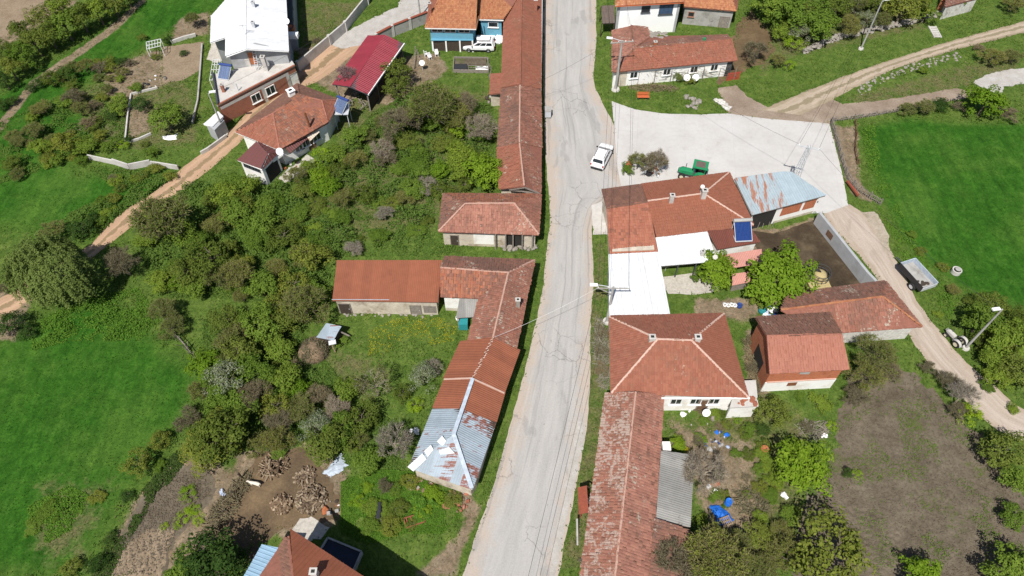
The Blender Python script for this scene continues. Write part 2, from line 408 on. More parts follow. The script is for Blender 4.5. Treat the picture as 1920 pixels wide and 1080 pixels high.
    def build(s, name, mat, parent=None, smooth=False):
        off = LOC.get(parent, Vector()) if parent is not None else Vector()
        me = bpy.data.meshes.new(name)
        me.from_pydata([tuple(v - off) for v in s.v], [], s.f); me.update()
        if smooth: me.polygons.foreach_set('use_smooth', [True] * len(me.polygons))
        return finish(name, me, mat, parent)

LANDMARKS = []
def tag(o, label=None, cat=None, group=None, kind=None):
    if label: o['label'] = label
    if cat: o['category'] = cat
    if group: o['group'] = group
    if kind: o['kind'] = kind
    return o
def thing(name, label, cat, loc=(0, 0, 0), group=None, local=False, landmark=None):
    e = bpy.data.objects.new(name, None); COL.objects.link(e); e.empty_display_size = 0.3
    e.location = Vector(loc) if not local else Vector()
    LOC[e] = Vector(loc) if not local else Vector()
    if landmark: LANDMARKS.append((landmark, Vector(loc)))
    return tag(e, label, cat, group)
def copy_tree(o, parent=None):
    kids = [c for c in o.children]
    c = o.copy(); COL.objects.link(c); c.parent = parent
    for k in kids: copy_tree(k, c)
    return c
def poly_offset(P, d):
    """move every side of polygon P (world xy) inwards by d"""
    n = len(P); P = [Vector((p[0], p[1])) for p in P]
    ar = sum(P[i - 1].x * P[i].y - P[i].x * P[i - 1].y for i in range(n)); s = 1 if ar > 0 else -1
    out = []
    for i in range(n):
        a, b, c = P[i - 1], P[i], P[(i + 1) % n]
        d1 = (b - a).normalized(); d2 = (c - b).normalized()
        n1 = Vector((-d1.y, d1.x)) * s; n2 = Vector((-d2.y, d2.x)) * s
        den = 1 + n1.dot(n2)
        out.append(b + (n1 + n2) * (d / max(den, 0.3)))
    return out

# ------------------------------------------------------------------ ground and its zones
def smooth_line(pts, step=0.5):
    """resample a chain of points with a Catmull-Rom curve"""
    P = [Vector(p) for p in pts]; out = []
    for i in range(len(P) - 1):
        p0, p1, p2, p3 = P[max(i - 1, 0)], P[i], P[i + 1], P[min(i + 2, len(P) - 1)]
        k = max(1, int((p2 - p1).length / step))
        for j in range(k):
            t = j / k
            out.append(0.5 * ((2 * p1) + (p2 - p0) * t + (2 * p0 - 5 * p1 + 4 * p2 - p3) * t * t + (3 * p1 - p0 - 3 * p2 + p3) * t ** 3))
    out.append(P[-1]); return out
def jit(p, amp, f=0.9, seed=0.0):
    return Vector((p.x + amp * mnoise.noise(Vector((p.x * f, p.y * f, 3.1 + seed))) + amp * 0.6 * mnoise.noise(Vector((p.x * f * 3.3, p.y * f * 3.3, 1.1 + seed))),
                   p.y + amp * mnoise.noise(Vector((p.x * f, p.y * f, 9.7 + seed))) + amp * 0.6 * mnoise.noise(Vector((p.x * f * 3.3, p.y * f * 3.3, 5.1 + seed))), p.z))
REGIONS = []                                          # polygons that carry no grass
def region(name, pts, z, mat, amp=0.25, kind='structure', step=0.35, hard=True, px=True, soft=0.0):
    P = GP(pts, 0) if px else [Vector(p) for p in pts]
    ring = []
    for i in range(len(P)):
        a, b = P[i], P[(i + 1) % len(P)]; k = max(1, int((b - a).length / step))
        ring += [a.lerp(b, j / k) for j in range(k)]
    ring = [jit(p, amp, seed=z * 100) for p in ring]
    for p in ring: p.z = z
    tris = tessellate_polygon([ring]); mb = MB()
    fs = []
    for t in tris:
        a, b, c = [ring[i] for i in t]
        fs.append(list(t) if (b - a).cross(c - a).z > 0 else list(t)[::-1])
    mb.add(ring, fs)
    o = mb.build(name, mat); o['kind'] = kind
    if hard: REGIONS.append(([(p.x, p.y) for p in ring], soft))
    return o
def strip(name, left, right, z, mat, amp=0.2, across=6, hard=True, closed_px=True):
    """a road between two edge lines; u runs across it, v in metres along it"""
    L = smooth_line(GP(left), 0.6); Rr = smooth_line(GP(right), 0.6)
    n = max(len(L), len(Rr))
    def pick(A, t): x = t * (len(A) - 1); i = min(int(x), len(A) - 2); return A[i].lerp(A[i + 1], x - i)
    vs = []; fs = []; uv = []; run = 0.0; prev = None; ringL = []; ringR = []
    for i in range(n):
        a = jit(pick(L, i / (n - 1)), amp); b = jit(pick(Rr, i / (n - 1)), amp, seed=4); mid = (a + b) / 2
        if prev is not None: run += (mid - prev).length
        prev = mid; ringL.append((a.x, a.y)); ringR.append((b.x, b.y))
        for k in range(across + 1):
            p = a.lerp(b, k / across); p.z = z; vs.append(p); uv.append((k / across, run))
    w = across + 1
    for i in range(n - 1):
        for k in range(across):
            q = [i * w + k, i * w + k + 1, (i + 1) * w + k + 1, (i + 1) * w + k]; fs.append(q)
    a, b, c = vs[fs[0][0]], vs[fs[0][1]], vs[fs[0][2]]
    if (b - a).cross(c - a).z < 0: fs = [f[::-1] for f in fs]
    me = bpy.data.meshes.new(name); me.from_pydata([tuple(v) for v in vs], [], fs); me.update()
    ul = me.uv_layers.new(name='UVMap')
    for lp in me.loops: ul.data[lp.index].uv = uv[lp.vertex_index]
    o = finish(name, me, mat, None); o['kind'] = 'structure'
    if hard: REGIONS.append((ringL + ringR[::-1], 0.0))
    return o

def road_mat(name, light, dark, warm, warm_edge=0.5, patch=0.5, cracks=False, centre=None):
    m, nt, b = new_mat(name)
    tc = node(nt, 'ShaderNodeTexCoord'); uv = tc.outputs['UV']; p = pos_n(nt)
    sx = node(nt, 'ShaderNodeSeparateXYZ'); nt.links.new(uv, sx.inputs[0]); u = sx.outputs[0]
    st = noise_n(nt, 1.0, 6, 0.62, scaled(nt, uv, (9.0, 0.16, 1)))
    c = ramp(nt, st, [(0.3, dark), (0.62, light)])
    edge = math_n(nt, 'ABSOLUTE', math_n(nt, 'SUBTRACT', u, 0.5))
    e2 = math_n(nt, 'ADD', edge, math_n(nt, 'MULTIPLY', math_n(nt, 'SUBTRACT', noise_n(nt, 0.5, 5, 0.6, p), 0.5), 0.5))
    c = mixc(nt, math_n(nt, 'MULTIPLY', thr(nt, e2, 0.26, 0.47), warm_edge), c, warm)
    pt = noise_n(nt, 0.35, 3, 0.5, scaled(nt, p, (1.5, 0.55, 1)))
    c = mixc(nt, math_n(nt, 'MULTIPLY', thr(nt, pt, 0.60, 0.66), patch), c, [x * 0.72 for x in dark])
    if cracks:
        s2 = noise_n(nt, 1.0, 3, 0.5, scaled(nt, uv, (13.0, 0.045, 1)))
        c = mixc(nt, math_n(nt, 'MULTIPLY', thr(nt, s2, 0.57, 0.68), 0.5), c, [x * 0.7 for x in dark])
        c = mixc(nt, math_n(nt, 'MULTIPLY', thr(nt, s2, 0.40, 0.30), 0.3), c, [min(1, x * 1.15) for x in light])
        vo = node(nt, 'ShaderNodeTexVoronoi', feature='DISTANCE_TO_EDGE'); vo.inputs['Scale'].default_value = 0.42
        wob_ = node(nt, 'ShaderNodeVectorMath', operation='ADD'); nt.links.new(p, wob_.inputs[0]); nt.links.new(noise_n(nt, 0.8, 4, 0.7, p, out=1), wob_.inputs[1])
        nt.links.new(wob_.outputs[0], vo.inputs['Vector'])
        cr = math_n(nt, 'MULTIPLY', thr(nt, vo.outputs['Distance'], 0.022, 0.006), thr(nt, noise_n(nt, 0.15, 2, 0.5, p), 0.5, 0.6))
        c = mixc(nt, math_n(nt, 'MULTIPLY', cr, 0.55), c, [x * 0.45 for x in dark])
    if centre is not None:
        cm = math_n(nt, 'SUBTRACT', 0.16, math_n(nt, 'ADD', edge, math_n(nt, 'MULTIPLY', math_n(nt, 'SUBTRACT', noise_n(nt, 0.9, 5, 0.7, p), 0.45), 0.5)))
        c = mixc(nt, math_n(nt, 'MULTIPLY', thr(nt, cm, 0.0, 0.06), 0.75), c, centre)
    gr = noise_n(nt, 7.0, 6, 0.8, p)
    c = mixc(nt, 1.0, c, ramp(nt, gr, [(0.25, (0.80,) * 3), (0.75, (1.13,) * 3)]), 'MULTIPLY')
    sp = noise_n(nt, 2.2, 3, 0.5, p)
    c = mixc(nt, math_n(nt, 'MULTIPLY', thr(nt, sp, 0.68, 0.74), 0.4), c, [x * 0.5 for x in dark])
    nt.links.new(c, b.inputs['Base Color']); b.inputs['Roughness'].default_value = 0.95
    b.inputs['Specular IOR Level'].default_value = 0.1
    bump_n(nt, b, gr, 0.35, 0.03)
road_mat('asphalt_worn', (0.41, 0.395, 0.375), (0.335, 0.325, 0.312), (0.42, 0.355, 0.30), 0.9, 0.4, cracks=True)
road_mat('pink_dirt', (0.48, 0.32, 0.21), (0.36, 0.235, 0.155), (0.34, 0.23, 0.14), 0.5, 0.15, centre=(0.20, 0.15, 0.08))
road_mat('pale_gravel_road', (0.42, 0.38, 0.33), (0.33, 0.295, 0.25), (0.33, 0.27, 0.20), 0.6, 0.2)
road_mat('beige_track', (0.44, 0.36, 0.28), (0.32, 0.255, 0.19), (0.24, 0.20, 0.12), 0.6, 0.2, centre=(0.20, 0.17, 0.10))
road_mat('lane_dirt', (0.46, 0.39, 0.33), (0.34, 0.275, 0.22), (0.34, 0.27, 0.20), 0.6, 0.3)

def soil_mat(name, c1, c2, c3, s=0.5, weeds=0.0, fine=6.0, weed_col=(0.07, 0.13, 0.02), bump=0.6, contrast=1.0, joints=0.0):
    m, nt, b = new_mat(name); p = pos_n(nt)
    c = ramp(nt, noise_n(nt, s, 7, 0.68, p), [(0.3, c1), (0.5, c2), (0.7, c3)])
    f = noise_n(nt, fine, 6, 0.8, p)
    c = mixc(nt, 1.0, c, ramp(nt, f, [(0.25, (1 - 0.34 * contrast,) * 3), (0.75, (1 + 0.25 * contrast,) * 3)]), 'MULTIPLY')
    if weeds:
        w = math_n(nt, 'ADD', math_n(nt, 'MULTIPLY', noise_n(nt, 0.25, 4, 0.6, p), 0.6), math_n(nt, 'MULTIPLY', noise_n(nt, 2.5, 5, 0.75, p), 0.4))
        c = mixc(nt, math_n(nt, 'MULTIPLY', thr(nt, w, 0.68 - 0.2 * weeds, 0.74 - 0.2 * weeds), 0.8), c, weed_col)
    if joints:
        br = node(nt, 'ShaderNodeTexBrick'); br.inputs['Scale'].default_value = 1.0; br.offset = 0.0
        br.inputs['Brick Width'].default_value = joints; br.inputs['Row Height'].default_value = joints; br.inputs['Mortar Size'].default_value = 0.035
        br.inputs['Color1'].default_value = (1, 1, 1, 1); br.inputs['Color2'].default_value = (0.965, 0.965, 0.965, 1); br.inputs['Mortar'].default_value = (0.93, 0.925, 0.92, 1)
        nt.links.new(scaled(nt, p, (1, 1, 1), (0, 0, R(8))), br.inputs['Vector'])
        c = mixc(nt, 1.0, c, br.outputs['Color'], 'MULTIPLY')
        st = noise_n(nt, 0.6, 6, 0.7, p, dist=0.8)
        c = mixc(nt, math_n(nt, 'MULTIPLY', thr(nt, st, 0.56, 0.72), 0.35), c, (0.33, 0.29, 0.25))
        sp = noise_n(nt, 3.2, 3, 0.6, p)
        c = mixc(nt, math_n(nt, 'MULTIPLY', thr(nt, sp, 0.70, 0.76), 0.6), c, (0.20, 0.16, 0.12))
    nt.links.new(c, b.inputs['Base Color']); b.inputs['Roughness'].default_value = 0.95
    b.inputs['Specular IOR Level'].default_value = 0.1
    bump_n(nt, b, f, bump, 0.08)
soil_mat('plaza_concrete', (0.43, 0.413, 0.39), (0.485, 0.47, 0.45), (0.52, 0.51, 0.495), 0.22, fine=2.2, bump=0.05, contrast=0.2, joints=6.0)
soil_mat('tilled_soil', (0.09, 0.073, 0.05), (0.132, 0.108, 0.078), (0.172, 0.143, 0.105), 0.45, weeds=0.62, fine=2.6, weed_col=(0.085, 0.105, 0.03), contrast=1.3)
soil_mat('brown_soil', (0.20, 0.15, 0.10), (0.25, 0.19, 0.13), (0.29, 0.225, 0.155), 0.5, weeds=0.12, fine=4.0)
soil_mat('manure_yard', (0.038, 0.028, 0.019), (0.062, 0.046, 0.03), (0.13, 0.10, 0.062), 0.3, fine=4.0)
soil_mat('trodden_yard', (0.08, 0.058, 0.038), (0.13, 0.092, 0.056), (0.20, 0.14, 0.08), 0.3, weeds=0.1, fine=4.0)
soil_mat('dark_yard', (0.09, 0.062, 0.034), (0.13, 0.09, 0.05), (0.18, 0.13, 0.075), 0.4, fine=4.0)
soil_mat('grey_gravel', (0.34, 0.32, 0.29), (0.41, 0.39, 0.36), (0.47, 0.455, 0.43), 0.8, weeds=0.3, fine=6.0, contrast=.6)
soil_mat('damp_gravel', (0.20, 0.15, 0.11), (0.27, 0.21, 0.16), (0.35, 0.285, 0.225), 0.35, fine=5.0)
soil_mat('court_concrete', (0.36, 0.33, 0.29), (0.44, 0.41, 0.36), (0.50, 0.47, 0.42), 0.5, fine=4.0, bump=0.2)
soil_mat('stony_verge', (0.26, 0.22, 0.16), (0.36, 0.31, 0.24), (0.45, 0.40, 0.33), 0.8, weeds=0.5, fine=5.0)

# zones of the ground: (polygon in photo pixels, bare earth, lush meadow, dry weeds, softness in metres)
ZONES = [
    ('lush', [(0, 640), (100, 590), (190, 560), (250, 600), (300, 640), (370, 700), (350, 780), (300, 830), (260, 890), (210, 960), (150, 1080), (0, 1080), (-200, 1080), (-200, 640)], 1.5),
    ('lush', [(1612, 240), (1700, 222), (1800, 232), (2100, 230), (2100, 640), (1800, 540), (1740, 500), (1690, 440), (1640, 340)], 0.8),
    ('lush', [(-150, 270), (60, 140), (160, 80), (270, 0), (420, -60), (420, 10), (300, 70), (220, 120), (100, 190), (-150, 330)], 1.0),
    ('lush', [(-150, 330), (80, 190), (230, 230), (130, 300), (150, 330), (300, 310), (330, 345), (180, 440), (0, 430), (-150, 420)], 2.0),
    ('dry', [(600, 180), (760, 130), (930, 170), (930, 330), (820, 440), (640, 470), (520, 420), (620, 300)], 2.5),
    ('dry', [(120, 170), (240, 130), (320, 120), (380, 160), (390, 280), (250, 290), (170, 280)], 2.0),
    ('dry', [(1390, 40), (1600, 0), (1760, 0), (1740, 60), (1500, 110), (1420, 150)], 1.5),
    ('dry', [(1560, 185), (1760, 130), (1920, 85), (1920, 130), (1790, 180), (1640, 205)], 1.0),
    ('bare', [(1560, 235), (1605, 240), (1610, 330), (1640, 380), (1600, 370), (1575, 300)], 1.0),
    ('dry', [(1240, 780), (1460, 740), (1540, 800), (1500, 1080), (1290, 1080), (1300, 850)], 1.5),
    ('bare', [(1250, 790), (1300, 800), (1420, 840), (1420, 1000), (1340, 1000), (1300, 900)], 2.0),
    ('bare', [(1395, 620), (1430, 620), (1440, 760), (1400, 720)], 0.8),
    ('bare', [(560, 90), (660, 80), (720, 120), (660, 190), (560, 140)], 1.0),
    ('bare', [(440, 850), (640, 830), (660, 960), (600, 1000), (420, 1000)], 1.2),
    ('dry', [(600, 620), (700, 640), (760, 700), (640, 800), (480, 830), (440, 700), (520, 620)], 3.0),
    ('bare', [(840, 930), (870, 960), (860, 1010), (800, 1060), (780, 1080), (850, 1080), (900, 960), (880, 920)], 0.8),
    ('dry', [(1110, 450), (1142, 450), (1142, 1080), (1040, 1080), (1075, 900)], 0.8),
    ('bare', [(640, 120), (820, 100), (840, 130), (760, 200), (690, 190)], 1.0),
    ('bare', [(1300, 560), (1420, 560), (1420, 600), (1310, 600)], 1.0),
    ('dry', [(560, 0), (690, 0), (650, 60), (560, 110)], 0.8),
    ('bare', [(-150, 500), (60, 560), (30, 640), (-150, 620)], 1.0),
    ('dry', [(60, 880), (230, 880), (180, 1080), (20, 1080)], 2.5),
    ('bare', [(0, 0), (150, 0), (60, 60), (0, 90)], 1.0),
    ('bare', [(-20, 250), (60, 150), (120, 110), (200, 55), (262, 0), (275, 0), (215, 60), (130, 118), (70, 160), (-10, 262)], .5),
    ('bare', [(200, 130), (300, 90), (310, 160), (262, 170), (240, 190), (200, 180)], 1.5),
    ('bare', [(245, 200), (275, 190), (280, 245), (242, 258)], .8),
    ('bare', [(330, 40), (390, 20), (395, 60), (320, 80)], 1.2),
    ('bare', [(1395, 425), (1460, 430), (1535, 405), (1565, 440), (1650, 545), (1500, 600), (1420, 560)], .6),
    ('bare', [(340, 850), (430, 880), (470, 840), (480, 900), (430, 1000), (300, 1080), (180, 1080), (260, 930)], 1.0),
]
def seg_dist(PX, PY, poly):
    """signed distance (inside > 0) of points to polygon"""
    inside = np.zeros(PX.shape, bool); d2 = np.full(PX.shape, 1e18)
    n = len(poly)
    for i in range(n):
        x1, y1 = poly[i]; x2, y2 = poly[(i + 1) % n]
        c = ((y1 > PY) != (y2 > PY))
        with np.errstate(divide='ignore', invalid='ignore'):
            xi = (x2 - x1) * (PY - y1) / ((y2 - y1) if abs(y2 - y1) > 1e-12 else 1e-12) + x1
        inside ^= c & (PX < xi)
        dx, dy = x2 - x1, y2 - y1; L = dx * dx + dy * dy + 1e-12
        t = np.clip(((PX - x1) * dx + (PY - y1) * dy) / L, 0, 1)
        d2 = np.minimum(d2, (PX - x1 - t * dx) ** 2 + (PY - y1 - t * dy) ** 2)
    d = np.sqrt(d2)
    return np.where(inside, d, -d)
def zone_values(X, Y):
    out = {k: np.zeros(X.shape) for k in ('lush', 'dry', 'bare')}
    for kind, pts, soft in ZONES:
        poly = [(p.x, p.y) for p in GP(pts)]
        xs = [p[0] for p in poly]; ys = [p[1] for p in poly]
        sel = (X > min(xs) - soft) & (X < max(xs) + soft) & (Y > min(ys) - soft) & (Y < max(ys) + soft)
        if not sel.any(): continue
        d = seg_dist(X[sel], Y[sel], poly)
        out[kind][sel] = np.maximum(out[kind][sel], np.clip(0.5 + d / (2 * soft), 0, 1))
    return out

def grass_ground_mat():
    m, nt, b = new_mat('grass_ground'); p = pos_n(nt)
    at = node(nt, 'ShaderNodeAttribute', attribute_name='zone'); sep = node(nt, 'ShaderNodeSeparateColor')
    nt.links.new(at.outputs['Color'], sep.inputs[0])
    lush, dry, bare = sep.outputs[0], sep.outputs[1], sep.outputs[2]
    big = noise_n(nt, 0.12, 5, 0.6, p); mid = noise_n(nt, 0.7, 6, 0.68, p); fine = noise_n(nt, 4.5, 6, 0.78, p)
    base = ramp(nt, mid, [(0.28, (0.050, 0.092, 0.017)), (0.5, (0.082, 0.135, 0.025)), (0.72, (0.13, 0.172, 0.042))])
    lushc = ramp(nt, mid, [(0.28, (0.020, 0.072, 0.008)), (0.52, (0.030, 0.102, 0.011)), (0.75, (0.054, 0.134, 0.020))])
    lushc = mixc(nt, math_n(nt, 'MULTIPLY', thr(nt, big, 0.45, 0.65), 0.6), lushc, (0.070, 0.142, 0.023))
    lines = noise_n(nt, 1.0, 4, 0.6, scaled(nt, p, (1.1, 0.14, 1), (0, 0, R(-35))))
    lushc = mixc(nt, 1.0, lushc, ramp(nt, lines, [(0.35, (0.82, 0.84, 0.82)), (0.65, (1.22, 1.16, 1.1))]), 'MULTIPLY')
    c = mixc(nt, lush, base, lushc)
    wob = math_n(nt, 'MULTIPLY', math_n(nt, 'SUBTRACT', mid, 0.5), 1.2)
    dryf = thr(nt, math_n(nt, 'ADD', math_n(nt, 'MULTIPLY', dry, 0.62), wob), 0.38, 0.75)
    c = mixc(nt, dryf, c, ramp(nt, fine, [(0.3, (0.075, 0.085, 0.028)), (0.7, (0.17, 0.155, 0.075))]))
    baref = thr(nt, math_n(nt, 'ADD', bare, wob), 0.35, 0.65)
    c = mixc(nt, baref, c, ramp(nt, mid, [(0.3, (0.15, 0.11, 0.07)), (0.7, (0.27, 0.215, 0.15))]))
    c = mixc(nt, 1.0, c, ramp(nt, fine, [(0.25, (0.55,) * 3), (0.75, (1.4,) * 3)]), 'MULTIPLY')
    mid2 = noise_n(nt, 1.9, 5, 0.75, scaled(nt, p, (1, 0.8, 1)), dist=0.6)
    c = mixc(nt, 1.0, c, ramp(nt, mid2, [(0.3, (0.66, 0.70, 0.66)), (0.5, (1, 1, 1)), (0.7, (1.38, 1.28, 1.2))]), 'MULTIPLY')
    nt.links.new(c, b.inputs['Base Color']); b.inputs['Roughness'].default_value = 0.95
    b.inputs['Specular IOR Level'].default_value = 0.05
    bump_n(nt, b, fine, 0.9, 0.12)
grass_ground_mat()
fx = np.arange(-95, 95.01, 0.5); fy = np.arange(8, 125.01, 0.5)
gx = np.concatenate([[-2500, -1200, -600, -300, -180, -125], fx, [125, 180, 300, 600, 1200, 2500]])
gy = np.concatenate([[-1500, -600, -250, -100, -40, -10], fy, [140, 180, 260, 420, 800, 1600, 3000]])
XX, YY = np.meshgrid(gx, gy)
gv = np.stack([XX.ravel(), YY.ravel(), np.zeros(XX.size)], 1)
ii = np.arange(XX.size).reshape(XX.shape)
gf = np.stack([ii[:-1, :-1].ravel(), ii[:-1, 1:].ravel(), ii[1:, 1:].ravel(), ii[1:, :-1].ravel()], 1)
gme = np_mesh('ground', gv, gf)
zv = zone_values(XX.ravel(), YY.ravel())
ca = gme.color_attributes.new('zone', 'FLOAT_COLOR', 'POINT')
cd = np.ones((XX.size, 4), np.float32); cd[:, 0] = zv['lush']; cd[:, 1] = zv['dry']; cd[:, 2] = zv['bare']
ca.data.foreach_set('color', cd.ravel())
tag(finish('ground', gme, 'grass_ground', None), 'green grass and weeds covering the land around the houses', 'ground', kind='structure')

def lab(o, label, cat): return tag(o, label, cat)
# the village road
lab(strip('road', [(1021, -420), (1019, 0), (1020, 200), (1024, 300), (1031, 400), (1027, 450), (1016, 550), (992, 660), (966, 760), (928, 900), (893, 1000), (868, 1080), (800, 1280)],
      [(1116, -420), (1118, 0), (1116, 100), (1113, 150), (1128, 190), (1152, 240), (1160, 300), (1166, 352), (1126, 384), (1110, 430), (1113, 520), (1107, 600), (1107, 700), (1100, 800), (1083, 900), (1062, 1000), (1048, 1080), (1012, 1280)],
      0.012, 'asphalt_worn', 0.12), 'pale worn asphalt village road running the height of the view', 'road')
lab(region('gravel_shoulder', [(1088, 770), (1098, 800), (1090, 850), (1072, 935), (1054, 1010), (1040, 1080), (1004, 1250), (990, 1250), (1028, 1070), (1046, 980), (1066, 880)], 0.02, 'grey_gravel', 0.22), 'white gravel shoulder along the right side of the road', 'gravel')
lab(region('village_square', [(1147, 190), (1190, 205), (1240, 213), (1310, 215), (1365, 213), (1430, 222), (1555, 232), (1563, 262), (1580, 330), (1590, 385), (1548, 400), (1440, 400), (1370, 350), (1310, 340), (1240, 352), (1165, 356), (1156, 300), (1153, 250)], 0.028, 'plaza_concrete', 0.06), 'white concrete square beside the road', 'pavement')
lab(region('farm_track', [(1345, 165), (1380, 160), (1400, 180), (1440, 201), (1527, 165), (1640, 122), (1773, 80), (1907, 43), (2100, -10), (2100, 20), (1920, 61), (1773, 99), (1673, 130), (1600, 163), (1562, 186), (1580, 196), (1680, 184), (1790, 166), (1822, 170), (1812, 184), (1745, 197), (1690, 206), (1560, 226), (1555, 233), (1430, 223), (1366, 214)], 0.008, 'damp_gravel', 0.2), 'dirt junction where two farm tracks leave the white square', 'track')
lab(strip('wheel_track', [(1428, 206), (1527, 166), (1640, 123), (1773, 81), (1907, 44), (2100, -8)], [(1500, 216), (1570, 182), (1673, 131), (1773, 98), (1920, 60), (2100, 16)], 0.020, 'beige_track', 0.15), 'beige two wheel track climbing to the upper right', 'track')
lab(region('gravel_patch', [(1825, 155), (1858, 137), (1930, 125), (2050, 100), (2050, 140), (1930, 156), (1882, 163), (1875, 178), (1840, 164)], 0.016, 'grey_gravel', 0.3), 'pale gravel patch beyond the round bush', 'gravel')
lab(strip('lane', [(1540, 392), (1560, 430), (1600, 468), (1645, 525), (1690, 600), (1712, 640), (1745, 685), (1830, 772), (1870, 806), (1920, 828), (2060, 880)],
      [(1592, 382), (1625, 405), (1655, 445), (1698, 520), (1722, 570), (1760, 618), (1800, 668), (1870, 728), (1920, 768), (2060, 820)], 0.012, 'lane_dirt', 0.18), 'pale dirt lane passing the grey wall and old barn', 'lane')
lab(strip('dirt_road', [(760, -60), (745, 15), (690, 40), (615, 80), (560, 128), (520, 160), (470, 205), (425, 250), (360, 300), (300, 352), (225, 402), (165, 462), (90, 505), (0, 560), (-150, 640)],
      [(830, -60), (800, 30), (715, 72), (660, 105), (600, 150), (548, 172), (490, 222), (455, 262), (400, 312), (345, 355), (275, 402), (205, 458), (120, 520), (0, 600), (-150, 690)], 0.012, 'pink_dirt', 0.2), 'pinkish dirt road running diagonally past the brick annex', 'road')
lab(region('gravel_street', [(780, -60), (745, 13), (690, 38), (612, 78), (640, 92), (700, 78), (745, 52), (805, 30), (850, -60)], 0.02, 'grey_gravel', 0.3), 'pale gravel street behind the pink capped wall', 'street')
# plots and yards
lab(region('vegetable_plot', [(1625, 668), (1700, 692), (1770, 760), (1840, 815), (1930, 940), (2000, 1100), (1960, 1300), (1480, 1300), (1480, 1060), (1490, 960), (1540, 900), (1560, 850), (1575, 760)], 0.004, 'tilled_soil', 0.9, soft=2.2), 'large tilled grey brown plot with scattered weeds', 'plot')
lab(region('garden_bed', [(305, 88), (382, 78), (374, 132), (345, 150), (305, 156)], 0.004, 'brown_soil', 0.12), 'bare brown garden bed beside the white roofed house', 'plot')
lab(region('ridged_plot', [(330, 870), (390, 880), (410, 920), (340, 1000), (295, 1090), (180, 1090), (220, 1010), (270, 930)], 0.004, 'tilled_soil', 0.5, soft=1.2), 'narrow dug plot beside the left meadow', 'plot')
lab(region('pale_field', [(-60, 20), (60, -40), (120, -40), (60, 40), (0, 70), (-60, 90)], 0.004, 'brown_soil', 0.3), 'strip of bare field in the far upper left corner', 'plot')
lab(region('cattle_yard', [(1405, 432), (1450, 438), (1532, 410), (1560, 440), (1640, 535), (1655, 560), (1470, 590), (1440, 520)], 0.004, 'manure_yard', 0.15), 'dark muddy cattle yard inside the grey wall', 'yard')
lab(region('wood_yard', [(398, 1010), (445, 905), (490, 845), (560, 838), (600, 870), (640, 930), (640, 970), (585, 985), (540, 990), (490, 1010), (480, 1050), (420, 1050)], 0.004, 'trodden_yard', 0.6, soft=.8), 'trodden brown yard holding the firewood piles', 'yard')
lab(region('soil_yard', [(1385, 42), (1410, 20), (1440, 60), (1455, 95), (1430, 120), (1400, 130), (1370, 150), (1345, 160), (1350, 120), (1365, 80)], 0.004, 'dark_yard', 0.5, soft=.8), 'brown earth yard beside the old tiled cottage', 'yard')
lab(region('court', [(1235, 520), (1345, 505), (1350, 545), (1300, 553), (1252, 550)], 0.008, 'court_concrete', 0.1), 'pale concrete court below the white metal roofs', 'courtyard')
lab(region('stony_bank', [(1615, 398), (1640, 395), (1668, 440), (1665, 480), (1690, 520), (1660, 470), (1640, 430)], 0.016, 'stony_verge', 0.3), 'stony strip along the lane beside the right meadow', 'verge')
lab(region('foot_path', [(560, 975), (585, 968), (615, 992), (600, 1012), (565, 1020), (548, 1000)], 0.012, 'court_concrete', 0.25), 'worn pale path between the firewood and the house', 'path')
lab(region('terrace', [(520, 335), (575, 290), (590, 300), (575, 320), (535, 345)], 0.012, 'court_concrete', 0.2), 'broken pale concrete terrace in front of the tiled house', 'terrace')
lab(region('house_forecourt', [(405, 50), (425, 45), (425, 110), (408, 118), (388, 112)], 0.008, 'court_concrete', 0.1), 'grey paved strip beside the white roofed house', 'path')
lab(region('gateway', [(1110, 385), (1128, 378), (1140, 400), (1140, 440), (1112, 440)], 0.018, 'pale_concrete', 0.1), 'concrete crossing between the road and the orange roofed house', 'path')
# furrows of the tilled plot, as real ridges
def furrows(name, pts, ang, pitch, h, mat, label):
    poly = [(p.x, p.y) for p in GP(pts)]
    xs = [p[0] for p in poly]; ys = [p[1] for p in poly]
    X, Y = np.meshgrid(np.arange(min(xs), max(xs), pitch / 4), np.arange(min(ys), max(ys), 0.25))
    d = seg_dist(X, Y, poly)
    q = X * math.cos(ang) + Y * math.sin(ang)
    nz = np.array([[mnoise.noise(Vector((x * .9, y * .9, 2.0))) for x in X[0, ::4]] for y in Y[:, 0]])
    nz = np.repeat(nz, 4, axis=1)[:, :X.shape[1]]
    if nz.shape[1] < X.shape[1]: nz = np.pad(nz, ((0, 0), (0, X.shape[1] - nz.shape[1])), mode='edge')
    Z = np.clip(d / 0.6, 0, 1) * (h * (0.5 + 0.5 * np.cos(2 * math.pi * (q + nz * 0.12) / pitch)) * (0.75 + 0.5 * nz) + 0.02) - 0.03 + rng.uniform(-0.012, 0.012, X.shape) + 0.01
    Z = np.where(d > 0, np.maximum(Z, -0.02), -0.03)
    idx = np.arange(X.size).reshape(X.shape)
    keep = (d[:-1, :-1] > -0.1) & (d[1:, 1:] > -0.1) & (d[:-1, 1:] > -0.1) & (d[1:, :-1] > -0.1)
    F = np.stack([idx[:-1, :-1][keep], idx[:-1, 1:][keep], idx[1:, 1:][keep], idx[1:, :-1][keep]], 1)
    me = np_mesh(name, np.stack([X.ravel(), Y.ravel(), Z.ravel()], 1), F)
    o = finish(name, me, mat, None); tag(o, label, 'soil', kind='structure')
furrows('furrowed_soil', [(1500, 960), (1600, 930), (1720, 1000), (1700, 1140), (1500, 1140), (1490, 1000)], R(70), 0.55, 0.07, 'tilled_soil', 'low furrows hoed into the lower part of the tilled plot')
furrows('seed_rows', [(275, 985), (335, 985), (310, 1075), (300, 1120), (180, 1120), (215, 1030)], R(25), 0.5, 0.07, 'brown_soil', 'fresh seed rows at the bottom of the narrow plot')

